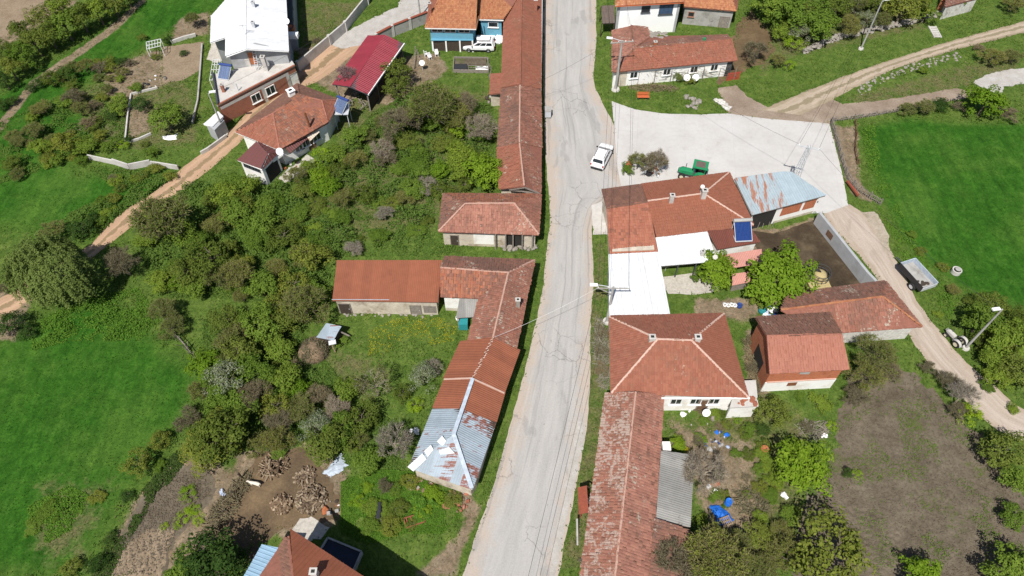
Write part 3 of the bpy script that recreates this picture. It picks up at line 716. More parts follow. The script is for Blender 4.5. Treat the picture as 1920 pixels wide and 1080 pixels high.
# ------------------------------------------------------------------ roofs
def frame_of(P):
    P = [Vector(p) for p in P]
    n = Vector()
    for i in range(len(P)): n += P[i].cross(P[(i + 1) % len(P)])
    n.normalize()
    if n.z < 0: n = -n
    x = (P[1] - P[0]); x -= n * x.dot(n); x.normalize()
    y = n.cross(x)
    c = sum(P, Vector()) / len(P)
    if y.dot(c - P[0]) < 0: y = -y
    return P[0], x, y, n
def to2d(P, fr):
    o, x, y, n = fr
    return [((Vector(p) - o).dot(x), (Vector(p) - o).dot(y)) for p in P]
def span(poly, val, axis):
    """extent of a 2-D polygon along the other axis where axis == val"""
    hits = []
    for i in range(len(poly)):
        a, b = poly[i], poly[(i + 1) % len(poly)]
        if (a[axis] - val) * (b[axis] - val) <= 0 and abs(a[axis] - b[axis]) > 1e-9:
            t = (val - a[axis]) / (b[axis] - a[axis]); hits.append(a[1 - axis] + t * (b[1 - axis] - a[1 - axis]))
    return (min(hits), max(hits)) if len(hits) > 1 else None
TILE_W, TILE_L = 0.245, 0.35
def tiles(P, off=0.03, w=TILE_W, l=TILE_L, rough=1.0, missing=0.0):
    """separate clay tiles over one roof face; returns vertex and face arrays"""
    fr = frame_of(P); o, x, y, n = fr; poly = to2d(P, fr)
    o_, x_, y_, n_ = [np.array(k) for k in fr]
    ymax = max(p[1] for p in poly); V = []; F = []
    rows = int(math.ceil((ymax - 0.02) / l)); cnt = 0
    T = []
    for r in range(rows):
        y0 = -0.05 + r * l; y1 = min(y0 + l + 0.05, ymax + 0.02)
        s = span(poly, min(max(y0 + l * 0.45, 0.01), ymax - 0.01), 1)
        if not s: continue
        a, b = s
        k0 = math.floor(a / w); k1 = math.ceil(b / w)
        for k in range(k0, k1):
            xa = max(k * w, a - 0.02); xb = min((k + 1) * w, b + 0.02)
            if xb - xa < 0.05: continue
            T.append((xa, xb, y0, y1))
    if not T: return np.zeros((0, 3)), np.zeros((0, 4), int)
    T = np.array(T); m = len(T)
    if missing: T = T[rng.random(m) > missing]; m = len(T)
    dz = rng.normal(0, 0.004 * rough, m); dy = rng.normal(0, 0.012 * rough, m); dx = rng.normal(0, 0.006 * rough, m)
    xa, xb, y0, y1 = T.T
    g = 0.003
    xs = [xa + g, (xa * 0.5 + xb * 0.5), xb - g]
    hs = [0.0, 0.014, 0.0]
    pts = []
    for yy, base in ((y0 + dy, 0.036), (y1 + dy, 0.006)):
        for xx, hh in zip(xs, hs):
            pts.append(o_ + np.outer(xx + dx, x_) + np.outer(yy, y_) + np.outer(off + base + hh + dz, n_))
    for xx, hh in zip(xs, hs):                       # foot of the lower lip
        pts.append(o_ + np.outer(xx + dx, x_) + np.outer(y0 + dy, y_) + np.outer(np.full(m, off + hh * 0.6), n_))
    V = np.stack(pts, 1).reshape(-1, 3)
    q = np.array([[0, 1, 4, 3], [1, 2, 5, 4], [6, 7, 1, 0], [7, 8, 2, 1]])
    F = (np.arange(m)[:, None, None] * 9 + q[None]).reshape(-1, 4)
    return V, F
def sheets(P, kind='wave', width=0.95, off=0.03):
    """cut the face into metal sheets running up the slope; returns one (V, F) per sheet"""
    fr = frame_of(P); o, x, y, n = fr; poly = to2d(P, fr)
    xmin = min(p[0] for p in poly); xmax = max(p[0] for p in poly); out = []
    if kind == 'wave': pitch, seg, amp = 0.19, 4, 0.03
    elif kind == 'rib': pitch, seg, amp = 0.30, 6, 0.035
    else: pitch, seg, amp = 0.48, 8, 0.045
    def prof(t):
        if kind == 'wave': return amp * (0.5 + 0.5 * math.cos(2 * math.pi * t))
        f = t % 1.0
        return amp if (f < 0.11 or f > 0.89) else 0.0
    k = 0; xc = xmin + 0.001
    while xc < xmax - 0.05:
        xe = min(xc + width, xmax - 0.001); V = []; F = []; m = max(2, int(round((xe - xc) / pitch * seg)))
        lift = random.uniform(0, 0.012)
        for i in range(m + 1):
            xx = xc - 0.03 + (xe + 0.03 - xc + 0.03) * i / m
            s = span(poly, min(max(xx, xmin + 0.002), xmax - 0.002), 0)
            if not s: s = (0, 0)
            h = prof((xx - xmin) / pitch) + off + lift
            for yy in (s[0] - 0.06, (s[0] + s[1]) / 2, s[1]):
                V.append(o + x * xx + y * yy + n * h)
            if i:
                b = i * 3; F += [(b - 3, b, b + 1, b - 2), (b - 2, b + 1, b + 2, b - 1)]
        out.append((V, F)); xc = xe; k += 1
    return out
def ridge_caps(mb, a, b, r=0.105, lift=0.06, seg=0.4):
    """half-round cap tiles bedded along a ridge or hip"""
    a, b = Vector(a), Vector(b); L = (b - a).length; k = max(1, int(L / seg)); d = (b - a).normalized()
    u = Vector((0, 0, 1)); s = d.cross(u).normalized(); u = s.cross(d)
    for i in range(k):
        p = a.lerp(b, i / k) + Vector((0, 0, lift)) + s * random.uniform(-.02, .02); q = a.lerp(b, (i + 1.1) / k) + Vector((0, 0, lift + random.uniform(-0.01, .015)))
        if i == k - 1: q = b + Vector((0, 0, lift))
        vs = []
        for c, rr in ((p, r * random.uniform(1, 1.15)), (q, r * 0.85)):
            for t in (-1.0, -0.45, 0.45, 1.0):
                ang = t * math.pi / 2; vs.append(c + s * math.sin(ang) * rr + u * (math.cos(ang) * rr * 0.75 - 0.02))
        mb.add(vs, [(0, 4, 5, 1), (1, 5, 6, 2), (2, 6, 7, 3), (0, 1, 2, 3)])
FOOT = []
def house(name, label, cat, foot, eave, wall, faces, ridges=(), over=0.35, gables=(), ridge_mat='mortar', group=None, base=0.0,
          deck='roof_deck', landmark=None, walls=True, foot_world=None, skip_reg=False):
    """foot: eave corners (photo px at height eave); faces: (style, material, corners with heights), eave edge first"""
    E = [G(p[0], p[1], eave) for p in foot] if foot_world is None else [Vector(p) for p in foot_world]
    Fp = poly_offset(E, over); c = sum((Vector((p.x, p.y, 0)) for p in Fp), Vector()) / len(Fp)
    t = thing(name, label, cat, (c.x, c.y, base), group, landmark=landmark)
    FOOT.append([(p.x, p.y) for p in Fp])
    if walls:
        mb = MB().prism(Fp, base - 0.05, eave - 0.02)
        for i, j, za in gables:
            a, b = Fp[i], Fp[j]; mid = (a + b) / 2; ccv = Vector((c.x, c.y)); d = (b - a).normalized(); nn = Vector((-d.y, d.x))
            if nn.dot(ccv - mid) < 0: nn = -nn
            vs = [(*a, eave - .03), (*b, eave - .03), (*mid, za)] + [(*(k + nn * 0.2), z) for k, z in ((a, eave - .03), (b, eave - .03), (mid, za))]
            mb.add(vs, [(0, 1, 2), (5, 4, 3), (0, 2, 5, 3), (1, 4, 5, 2)])
        w = mb.build('wall', wall, t)
    roof = roof_on(t, faces, ridges, ridge_mat, deck)
    return t, Fp, roof
def roof_on(t, faces, ridges=(), ridge_mat='mortar', deck='roof_deck', th=0.12, name='roof'):
    dk = MB(); batches = {}; shs = []
    for fc in faces:
        style, mat, pts = fc[:3]; P = GP(pts) if not isinstance(pts[0], Vector) else pts
        dk.slab([p - Vector((0, 0, 0.04)) for p in P], th)
        if style.startswith('tile'):
            V, F = tiles(P, rough=2.2 if 'rough' in style else 1.0, missing=0.02 if 'holes' in style else 0.0)
            batches.setdefault(mat, []).append((V, F))
        else: shs.append((style, mat, P))
    roof = dk.build(name, deck, t)
    for mat, L in batches.items():
        off = 0; Vs = []; Fs = []
        for V, F in L: Vs.append(V); Fs.append(F + off); off += len(V)
        o = np_obj('roof_tiles', np.concatenate(Vs), np.concatenate(Fs), mat, roof); o['kind'] = 'stuff'
    for style, mat, P in shs:
        for i_, (V, F) in enumerate(sheets(P, style)):
            MB().add(V, F).build('roof_sheet', mat if isinstance(mat, str) else mat[0 if mat[2] <= i_ < mat[3] else 1], roof)
    if ridges:
        mb = MB()
        for rd in ridges: a, b = GP(rd) if not isinstance(rd[0], Vector) else rd; ridge_caps(mb, a, b)
        o = mb.build('ridge_tiles', ridge_mat, roof); o['kind'] = 'stuff'
    return roof
def window(t, Fp, i, frac, z, w, h, frame='fascia_white', pane='glass_dark', n=2, name='window', depth=0.05, sill=True):
    """a framed window on side i of the footprint"""
    a, b = Fp[i], Fp[(i + 1) % len(Fp)]; d = (b - a).normalized(); nn = Vector((d.y, -d.x)); c = sum(Fp, Vector((0, 0))) / len(Fp)
    mid = a.lerp(b, frac)
    if nn.dot(mid - c) < 0: nn = -nn
    D = Vector((d.x, d.y, 0)); N = Vector((nn.x, nn.y, 0)); M = Matrix((D, N, Vector((0, 0, 1)))).transposed(); C = Vector((mid.x, mid.y, z))
    f = MB(); fw = 0.09
    f.box(C + N * 0.03 + Vector((0, 0, h / 2)), (w + fw, depth * 2, fw), M=M); f.box(C + N * 0.03 - Vector((0, 0, h / 2)), (w + fw, depth * 2, fw), M=M)
    for k in range(n + 1):
        f.box(C + N * 0.03 + D * (-w / 2 + w * k / n), (fw if k in (0, n) else 0.06, depth * 2 - 0.006, h - fw), M=M)
    if sill: f.box(C + N * 0.08 - Vector((0, 0, h / 2 + 0.07)), (w + 0.25, 0.22, 0.05), M=M)
    o = f.build(name, frame, t)
    for k in range(n):
        MB().box(C + N * 0.02 + D * (-w / 2 + w * (k + 0.5) / n), (w / n - 0.05, 0.04, h - 0.06), M=M).build('pane', pane, o)
    return o
def door(t, Fp, i, frac, w, h, mat, z0=0.0, frame='grey_wood'):
    a, b = Fp[i], Fp[(i + 1) % len(Fp)]; d = (b - a).normalized(); nn = Vector((d.y, -d.x)); c = sum(Fp, Vector((0, 0))) / len(Fp)
    mid = a.lerp(b, frac)
    if nn.dot(mid - c) < 0: nn = -nn
    D = Vector((d.x, d.y, 0)); N = Vector((nn.x, nn.y, 0)); M = Matrix((D, N, Vector((0, 0, 1)))).transposed(); C = Vector((mid.x, mid.y, z0 + h / 2))
    f = MB().box(C + N * 0.02, (w, 0.06, h), M=M); o = f.build('door', mat, t)
    g = MB()
    for s in (-1, 1): g.box(C + N * 0.03 + D * s * (w / 2 + 0.04), (0.08, 0.1, h), M=M)
    g.box(C + N * 0.03 + Vector((0, 0, h / 2 + 0.04)), (w + 0.16, 0.1, 0.08), M=M); g.build('door_frame', frame, o)
    MB().box(C + N * 0.08 + D * w * 0.38, (0.05, 0.06, 0.12), M=M).build('handle', 'galvanised', o)
    return o
def panel(t, Fp, i, f0, f1, z0, z1, mat, name='wall_panel', proud=0.012):
    """a stretch of another finish or of painted shade on side i"""
    a, b = Fp[i], Fp[(i + 1) % len(Fp)]; d = (b - a).normalized(); nn = Vector((d.y, -d.x)); c = sum(Fp, Vector((0, 0))) / len(Fp)
    if nn.dot((a + b) / 2 - c) < 0: nn = -nn
    p, q = a.lerp(b, f0), a.lerp(b, f1); D = Vector((d.x, d.y, 0)); N = Vector((nn.x, nn.y, 0)); M = Matrix((D, N, Vector((0, 0, 1)))).transposed()
    m = (p + q) / 2
    return MB().box(Vector((m.x, m.y, (z0 + z1) / 2)) + N * (proud / 2 - 0.02), ((q - p).length, proud + 0.04, z1 - z0), M=M).build(name, mat, t)
def chimney(t, p, h=1.0, w=0.45, mat='brick_red', cap='pale_concrete', rz=0.0, sink=0.5):
    p = Vector(p); mb = MB().box(p + Vector((0, 0, (h - sink) / 2)), (w, w * 0.9, h + sink), rz)
    o = mb.build('chimney', mat, t)
    MB().box(p + Vector((0, 0, h + 0.02)), (w * 1.25, w * 1.15, 0.07), rz).build('cap', cap, o)
    MB().box(p + Vector((0, 0, h + 0.062)), (w * 0.6, w * 0.5, 0.03), rz).build('flue', 'interior_shade', o)
    return o
def gutter(t, a, b, mat='fascia_white', w=0.12, h=0.14, dz=-0.02):
    a, b = GP([a, b]) if not isinstance(a, Vector) else (a, b)
    d = (b - a).normalized(); mb = MB().beam(a + Vector((0, 0, dz)), b + Vector((0, 0, dz)), w, h); return mb.build('fascia', mat, t)

# ------------------------------------------------------------------ buildings along the left side of the road
RZ = 4.3
# long row, three roofs end to end
t, Fp, rf = house('row_house', 'long house with even red tiled gable roof along the road, nearest the top', 'house',
    [(945.5, 30), (940, 165), (1014, 167), (1017, -60), (948, -60)], 2.8, 'old_plaster',
    [('tile', 'tile_red', [(948.5, -60, 2.8), (940, 165, 2.8), (975.5, 158, RZ), (979, -66, RZ)]),
     ('tile', 'tile_red', [(1014, 167, 2.8), (1017, -60, 2.8), (979, -66, RZ), (975.5, 158, RZ)])],
    [((979, -66, RZ), (975.5, 158, RZ))], ridge_mat='tile_red', landmark='the long red roofed row house')
chimney(t, G(1004, 18, 3.3), 1.5, 0.45, 'brick_red')
gutter(t, (1017.5, -60, 2.78), (1014.5, 167, 2.78), 'galvanised', 0.1, 0.1)
t, Fp, rf = house('old_row_house', 'old row house with grey lichen tiles between red roof and crumbling roof', 'house',
    [(940, 166), (932, 277), (1016, 277), (1014, 167)], 2.65, 'old_plaster',
    [('tile rough', 'tile_old', [(940, 166, 2.65), (932, 277, 2.65), (974, 268, RZ - .15), (975, 160, RZ - .15)]),
     ('tile rough', 'tile_lichen', [(1016, 277, 2.65), (1014, 167, 2.65), (975, 160, RZ - .15), (974, 268, RZ - .15)])],
    [((975, 160, RZ - .15), (974, 268, RZ - .15))], ridge_mat='mortar', landmark='the lichen covered row house')
t, Fp, rf = house('crumbling_row_house', 'crumbling row house with faded red tiles and open timber gable', 'house',
    [(932, 277), (934, 352), (1014, 361), (1016, 277)], 2.6, 'old_plaster',
    [('tile rough', 'tile_red', [(932, 277, 2.6), (936, 354, 2.6), (983, 349, 4.1), (974, 269, 4.1)]),
     ('tile rough', 'tile_lichen', [(1014.5, 362, 2.6), (1016, 277, 2.6), (974, 269, 4.1), (983, 349, 4.1)])],
    [((974, 269, 4.1), (983, 349, 4.1))], gables=[(1, 2, 3.95)], landmark='the crumbling row house')
a, b = GP([(955, 356, 2.7), (1012, 363, 2.7)]); m_ = G(984, 351.5, 3.9)
mb = MB().beam(a, m_, 0.12, 0.14).beam(m_, b, 0.12, 0.14).beam(a, b, 0.12, 0.12); mb.build('gable_beam', 'grey_wood', t)
# lean-to on the row
t, Fp, rf = house('lean_to', 'small red tiled lean-to on the garden side of the row', 'shed',
    [(920, 139), (918, 177), (940, 174), (940, 137)], 2.1, 'old_plaster',
    [('tile', 'tile_red', [(920, 139, 2.1), (918, 177, 2.1), (940.5, 174, 2.55), (940.5, 137, 2.55)])], over=0.15)
# blue house
e1 = 3.95
t, Fp, rf = house('blue_house', 'blue house with orange tiled hip roof and white windows', 'house',
    [(797, 52), (892.5, 54), (897, 36), (900, -40), (820, -40)], e1, 'blue_paint',
    [('tile', 'tile_orange', [(797, 52, e1), (892.5, 54, e1), (896, -30, e1 + 2.0), (836, -30, e1 + 2.0)]),
     ('tile', 'tile_red', [(822, -70, e1), (797, 52, e1), (836, -30, e1 + 2.0)])],
    [((797, 52, e1), (836, -30, e1 + 2.0))], over=0.55, ridge_mat='tile_orange', landmark='the blue house')
gutter(t, (797, 52.8, e1 - .05), (892.5, 54.8, e1 - .05))
gutter(t, (892.8, 54.8, e1 - .05), (897.5, 30, e1 + .7), 'brown_wood')
for k, fr in enumerate((0.17, 0.47, 0.8)): window(t, Fp, 0, fr, 3.35, 1.5, 0.7, n=2, sill=False)
panel(t, Fp, 0, 0.02, 0.98, 0.0, 1.75, 'dark_wood', 'porch_shade', 0.01)  # dark panel paints the shade under the porch onto the wall
A_, B_ = Fp[0], Fp[1]
for k, fr in enumerate((0.03, 0.35, 0.68, 0.98)):
    q = A_.lerp(B_, fr); MB().box((q.x, q.y - 0.12, 0.9), (0.2, 0.2, 1.8)).build('post', 'white_plaster', t)
q = A_.lerp(B_, 0.5); MB().box((q.x, q.y - 0.05, 1.85), ((B_ - A_).length, 0.34, 0.14)).build('floor_edge', 'blue_paint', t)
chimney(t, G(806.5, 22, e1 + 0.9), 1.3, 0.4, 'brick_red')
t, Fp, rf = house('blue_wing', 'blue walled wing joining the blue house to the row', 'house',
    [(897, 36), (944, 37.5), (948, -30), (900, -30)], 3.3, 'blue_paint',
    [('tile', 'tile_orange', [(897.5, 36, 3.3), (944, 37.5, 3.3), (973, -8, 4.3), (979, -50, 4.35), (896, -50, 4.35)])], over=0.3)
gutter(t, (897.5, 36.8, 3.25), (944, 38.3, 3.25))
window(t, Fp, 0, 0.6, 2.35, 1.35, 0.75, n=1)
# small hipped house
e3 = 2.7
t, Fp, rf = house('hipped_cottage', 'abandoned cottage with pinkish hipped tile roof beside the road bend', 'house',
    [(822, 434), (1010.5, 440), (1015, 364), (831, 362)], e3, 'old_plaster',
    [('tile rough', 'tile_pink', [(822, 434, e3), (1010.5, 440, e3), (964, 381, 4.15), (872, 382, 4.15)]),
     ('tile rough holes', 'tile_old', [(831, 362, e3), (822, 434, e3), (872, 382, 4.15)]),
     ('tile rough', 'tile_lichen', [(1010.5, 440, e3), (1015, 364, e3), (964, 381, 4.15)]),
     ('tile rough', 'tile_mixed', [(1015, 364, e3), (831, 362, e3), (872, 382, 4.15), (964, 381, 4.15)])],
    [((872, 382, 4.15), (964, 381, 4.15)), ((822, 434, e3), (872, 382, 4.15)), ((1010.5, 440, e3), (964, 381, 4.15))], over=0.4, landmark='the abandoned hipped cottage')
door(t, Fp, 0, 0.12, 0.8, 1.7, 'dark_wood'); panel(t, Fp, 0, 0.33, 0.55, 0.4, 2.5, 'white_plaster'); panel(t, Fp, 0, 0.68, 0.86, 0.2, 2.3, 'interior_shade', 'doorway_shade')  # last panel paints the darkness of the entrance as a near-black sheet
for fr in (0.57, 0.68, 0.76, 0.86, 0.97):
    q = Fp[0].lerp(Fp[1], fr); MB().box((q.x, q.y - 0.35, 1.3), (0.14, 0.14, 2.6)).build('post', 'grey_wood', t)
mb = MB()
for k in range(34): mb.rock(Vector((random.uniform(-1.0, 2.6), Fp[0].y - random.uniform(0.1, 0.75), random.uniform(0.05, 0.3))), random.uniform(0.15, 0.35))
mb.build('fallen_stones', 'stone', t)['kind'] = 'stuff'
# L-shaped farmhouse with the rust roof
e4 = 2.6
t, Fp, rf = house('rust_roof_shed', 'long shed with rust red corrugated roof and old plaster front', 'shed',
    [(623, 563), (822, 566), (828.5, 488), (632, 488)], e4, 'old_plaster',
    [('wave', 'sheet_rust', [(623, 563, e4), (822, 566, e4), (828.5, 488, e4 + 0.75), (632, 488, e4 + 0.75)])], over=0.25, landmark='the rust roofed shed')
door(t, Fp, 0, 0.07, 1.1, 1.7, 'dark_wood'); door(t, Fp, 0, 0.78, 1.0, 1.6, 'grey_wood'); panel(t, Fp, 0, 0.86, 0.99, 0.3, 1.5, 'grey_wood')
mb = MB()
for k in range(22):
    q = Fp[0].lerp(Fp[1], random.uniform(0.03, 0.97)); mb.rock((q.x, q.y - random.uniform(0.05, 0.35), 0.04), random.uniform(0.08, 0.22))
mb.build('plinth_stones', 'stone', t)['kind'] = 'stuff'
gb = GP([(622, 561.5, e4 + .12), (730, 562, e4 + .12)]); MB().beam(gb[0], gb[1], 0.05, 0.04).build('roof_batten', 'tin_silver', t)
e5 = 2.8; rz5 = 4.05
t, Fp, rf = house('tiled_farmhouse', 'L shaped farmhouse with mottled lichen tiles facing the road', 'house',
    [(826, 556), (898, 559), (877, 638), (968, 655), (1003, 487.5), (833, 482)], e5, 'old_plaster',
    [('tile rough', 'tile_mixed', [(826, 556, e5), (898, 559, e5), (953, 511, rz5), (826, 502, rz5)]),
     ('tile rough', 'tile_old', [(1003, 487.5, e5), (833, 482, e5), (826, 502, rz5), (953, 511, rz5)]),
     ('tile rough', 'tile_lichen', [(968, 655, e5), (1003, 487.5, e5), (953, 511, rz5), (924, 634, rz5)]),
     ('tile rough', 'tile_lichen', [(898, 559, e5), (877, 638, e5), (924, 634, rz5), (953, 511, rz5)])],
    [((826, 502, rz5), (953, 511, rz5)), ((953, 511, rz5), (1003, 487.5, e5)), ((953, 511, rz5), (924, 634, rz5))], over=0.3, landmark='the L shaped farmhouse')
chimney(t, G(971, 572, 3.4), 0.9, 0.4, 'stone')
panel(t, Fp, 0, 0.0, 0.98, 0.5, 2.7, 'white_plaster'); window(t, Fp, 0, 0.38, 1.7, 1.1, 0.9, pane='glass_blue')
# asbestos lean-to by the farmhouse
P = GP([(855, 596, 1.9), (888, 594, 1.9), (899, 558, 2.45), (862, 558, 2.45)])
t = thing('porch_roof', 'grey corrugated porch roof in the corner of the L shaped farmhouse', 'porch', (P[0].x, P[0].y, 0))
roof_on(t, [('wave', 'sheet_asbestos', P)], deck='dark_wood', th=0.05)
for q in (P[0] + Vector((.15, .15, 0)), P[1] + Vector((-.15, .15, 0))): MB().box((q.x, q.y, 0.93), (0.1, 0.1, 1.86)).build('post', 'grey_wood', t)
mb = MB().box(G(869, 607, 0.5) , (0.9, 0.9, 1.0)); tag(mb.build('feed_bin', 'teal_plastic'), 'green bin beside the grey porch roof', 'bin')
# rusty and galvanised shed along the road
e6 = 2.6
cz = 4.1
t, Fp, rf = house('patchwork_shed', 'roadside shed with rust brown and galvanised corrugated hipped roof', 'shed',
    [(864, 640), (832.5, 711), (811.5, 767), (766, 876), (885, 917), (899, 894), (930, 792), (945.5, 736), (973, 657)], e6, 'old_plaster',
    [('wave', 'sheet_rust', [(864, 640, e6 + .05), (832.5, 711, e6 + .05), (886.5, 709, cz + .05), (925, 634, cz + .05)]),
     ('wave', 'sheet_rust', [(945.5, 736, e6 + .05), (973, 657, e6 + .05), (925, 634, cz + .05), (886.5, 709, cz + .05)]),
     ('wave', 'sheet_rust', [(832.5, 713, e6), (812, 767, e6), (862, 766, cz), (886.5, 711, cz)]),
     ('wave', 'sheet_rust', [(930, 792, e6), (945.5, 737, e6), (886.5, 711, cz), (862, 766, cz)]),
     ('wave', 'sheet_galv', [(812, 767, e6), (766, 876, e6), (850.5, 814, cz), (862, 766, cz)]),
     ('wave', 'sheet_galv', [(885, 917, e6), (930, 792, e6), (862, 766, cz), (850.5, 814, cz)]),
     ('wave', 'sheet_galv', [(766, 876, e6), (885, 917, e6), (850.5, 814, cz)])], over=0.35, deck='dark_wood', landmark='the patchwork metal shed')
mb = MB(); 
for a, b, w in (((886.5, 709, cz + .16), (850.5, 814, cz + .1), 0.34), ((850.5, 814, cz + .1), (884.5, 915, e6 + .1), 0.36)):
    a, b = GP([a, b]); mb.beam(a, b, w, 0.05)
mb.build('ridge_flashing', 'tin_silver', t)
mb = MB()
for a, b in (((832.5, 711, e6 + .14), (886.5, 709, cz + .14)), ((945.5, 737, e6 + .14), (886.5, 710, cz + .14))):
    a, b = GP([a, b]); mb.beam(a, b, 0.16, 0.05)
mb.build('seam_flashing', 'mortar_white', t)
mb = MB()
for k in range(22): q = G(925, 634, cz + .15).lerp(G(888, 705, cz + .15), k / 21); mb.box(q + Vector((random.uniform(-.1, .1), 0, .02)), (0.22, 0.08, 0.03), 0.4)
mb.build('ridge_clips', 'mortar_white', t)
for q in ([(764, 875, e6 + .2), (792, 850, e6 + .62), (800, 861, e6 + .6), (775, 884, e6 + .2)], [(795, 846, e6 + .7), (808, 834, e6 + .95), (813, 843, e6 + .95), (802, 857, e6 + .7)], [(819, 828, e6 + 1.15), (829, 817, e6 + 1.35), (837, 827, e6 + 1.35), (830, 836, e6 + 1.15)], [(823, 845, e6 + 1.0), (842, 838, e6 + 1.2), (853, 850, e6 + 1.2), (825, 852, e6 + 1.0)]):
    MB().slab(GP(q), 0.02).build('loose_sheet', 'sheet_white', t)
# bottom-left house
e7 = 5.0
t, Fp, rf = house('brown_roof_house', 'house with ribbed brown red roof at the bottom edge', 'house',
    [(530, 1014), (541, 1006), (700, 1098), (640, 1230), (455, 1130)], e7, 'pale_concrete',
    [('rib', 'sheet_rust', [(762, 1135, e7), (541.5, 1006, e7), (551, 1090, e7 + 1.9), (570, 1190, e7 + 1.9)]),
     ('tile', 'tile_dark', [(532, 1012, e7), (455, 1125, e7), (570, 1190, e7 + 1.9), (551, 1090, e7 + 1.9), (541.5, 1006, e7)])],
    [((541.5, 1006, e7), (551, 1090, e7 + 1.9)), ((551, 1090, e7 + 1.9), (570, 1190, e7 + 1.9))], over=0.3, ridge_mat='tile_salmon', landmark='the brown roofed house')
chimney(t, G(592, 1078, e7 + 1.3), 0.9, 0.45, 'pale_concrete')
t, Fp, rf = house('blue_metal_annex', 'pale blue corrugated roof beside the brown roofed house', 'shed',
    [(493, 1022), (524, 1029), (492, 1095), (452, 1092)], 3.4, 'grey_render',
    [('rib', 'sheet_blue', [(452, 1092, 3.3), (493, 1021, 3.3), (524, 1028, 3.7), (492, 1098, 3.7)])], over=0.2)
P = GP([(617, 1012), (680, 1038), (664, 1075), (596, 1046)])
t = thing('water_basin', 'rectangular dark water basin with pale rim in the shade of the house', 'basin', (P[0].x, P[0].y, 0))
mb = MB()
for i in range(4): a, b = P[i], P[(i + 1) % 4]; mb.beam(a + Vector((0, 0, .3)), b + Vector((0, 0, .3)), 0.14, 0.6)
mb.build('rim', 'grey_concrete', t); MB().prism([(p.x, p.y) for p in poly_offset(P, 0.08)], 0.02, 0.42).build('water', 'water_dark', t)
FOOT.append([(p.x, p.y) for p in P])

# ------------------------------------------------------------------ upper left buildings
ew = 5.0
t, Fp, rf = house('white_roof_house', 'grey house with gleaming white metal gable roof', 'house',
    [(424, 106), (541, 96), (534, -40), (424, -40)], ew, 'grey_render',
    [('rib', 'sheet_white', [(424, -40, ew), (424, 106, ew), (462, 92, ew + 1.4), (462, -50, ew + 1.4)]),
     ('rib', 'sheet_white', [(541, 96, ew), (534, -40, ew), (462, -50, ew + 1.4), (462, 92, ew + 1.4)]),
     ('rib', 'sheet_white', [(394, 80, ew - .6), (424.5, 70, ew + .02), (424.5, -2, ew + .02), (396, 30, ew - .6)])], over=0.35, deck='white_render', gables=[(0, 1, ew + 1.3)], landmark='the white roofed house')
P = GP([(396, 82, 0), (424, 72, 0), (424, 0, 0), (398, 32, 0)]); 
q0 = [G(397, 79, ew - .8), G(424, 69, ew - .8), G(424, 2, ew - .8), G(399, 33, ew - .8)]
MB().prism([(p.x, p.y) for p in poly_offset(q0, 0.3)], -0.05, ew - 0.75).build('wall', 'grey_render', t); FOOT.append([(p.x, p.y) for p in q0])
for u, v in ((476, 12), (476, 50)): chimney(t, G(u, v, ew + 1.25), 0.7, 0.4, 'galvanised', 'galvanised')
window(t, Fp, 0, 0.28, 3.5, 0.5, 1.2, n=1, frame='pale_concrete', pane='pale_concrete'); door(t, Fp, 0, 0.38, 0.8, 1.8, 'rust_orange', 3.3)
A_, B_ = Fp[0], Fp[1]; lad = MB(); a = A_.lerp(B_, 0.45); 
for s in (-.2, .2): lad.beam((a.x + s, a.y - 1.0, 2.9), (a.x + s, a.y - 0.1, 5.2), 0.06, 0.06)
for k in range(8): z = 3.1 + k * 0.27; lad.beam((a.x - .2, a.y - 1.0 + (z - 2.9) / 2.3 * .9, z), (a.x + .2, a.y - 1.0 + (z - 2.9) / 2.3 * .9, z), 0.05, 0.05)
lt = thing('ladder', 'light ladder leaning on the grey gable under the white roof', 'ladder', (a.x, a.y, 2.9)); lad.build('rails', 'galvanised', lt)
q = G(460, 65, ew + 1.4); mb = MB().tube([q, q + Vector((0, 0, 1.5))], 0.03, 5)
for k in range(4): mb.beam(q + Vector((-.5, 0, 1.4 - k * .06)) + Vector((0, k * .2 - .3, 0)), q + Vector((.5, 0, 1.4 - k * .06)) + Vector((0, k * .2 - .3, 0)), 0.03, 0.03)
mb.build('antenna', 'galvanised', t)
# dark terrace on the right side of that house
P = GP([(541, 98, 0), (560, 92, 0), (556, -10, 0), (538, -10, 0)])
t = thing('side_terrace', 'dark covered side terrace with brick oven beside the white roof', 'terrace', (P[0].x, P[0].y, 0))
FOOT.append([(p.x, p.y) for p in P])
MB().prism([(p.x, p.y) for p in P], -0.05, 2.6).build('wall', 'grey_render', t)
MB().prism([(p.x, p.y) for p in poly_offset(P, 0.15)], 2.5, 2.66).build('floor', 'dark_trim', t)
mb = MB()
for i in range(3):
    a, b = P[i].copy(), P[i + 1].copy(); a.z = b.z = 3.4; mb.beam(a, b, 0.1, 0.12)
    for k in range(6): q = a.lerp(b, k / 5); mb.beam((q.x, q.y, 2.6), (q.x, q.y, 3.4), 0.06, 0.06)
mb.build('railing', 'dark_trim', t)
q = G(544, 58, 2.66); MB().box(q + Vector((0.2, 0, .35)), (0.9, 0.9, 0.7)).build('oven', 'brick_orange', t)
q = G(548, 70, 2.66); MB().box(q + Vector((0.1, 0, .3)), (1.6, 0.9, 0.6)).build('counter', 'white_render', t)
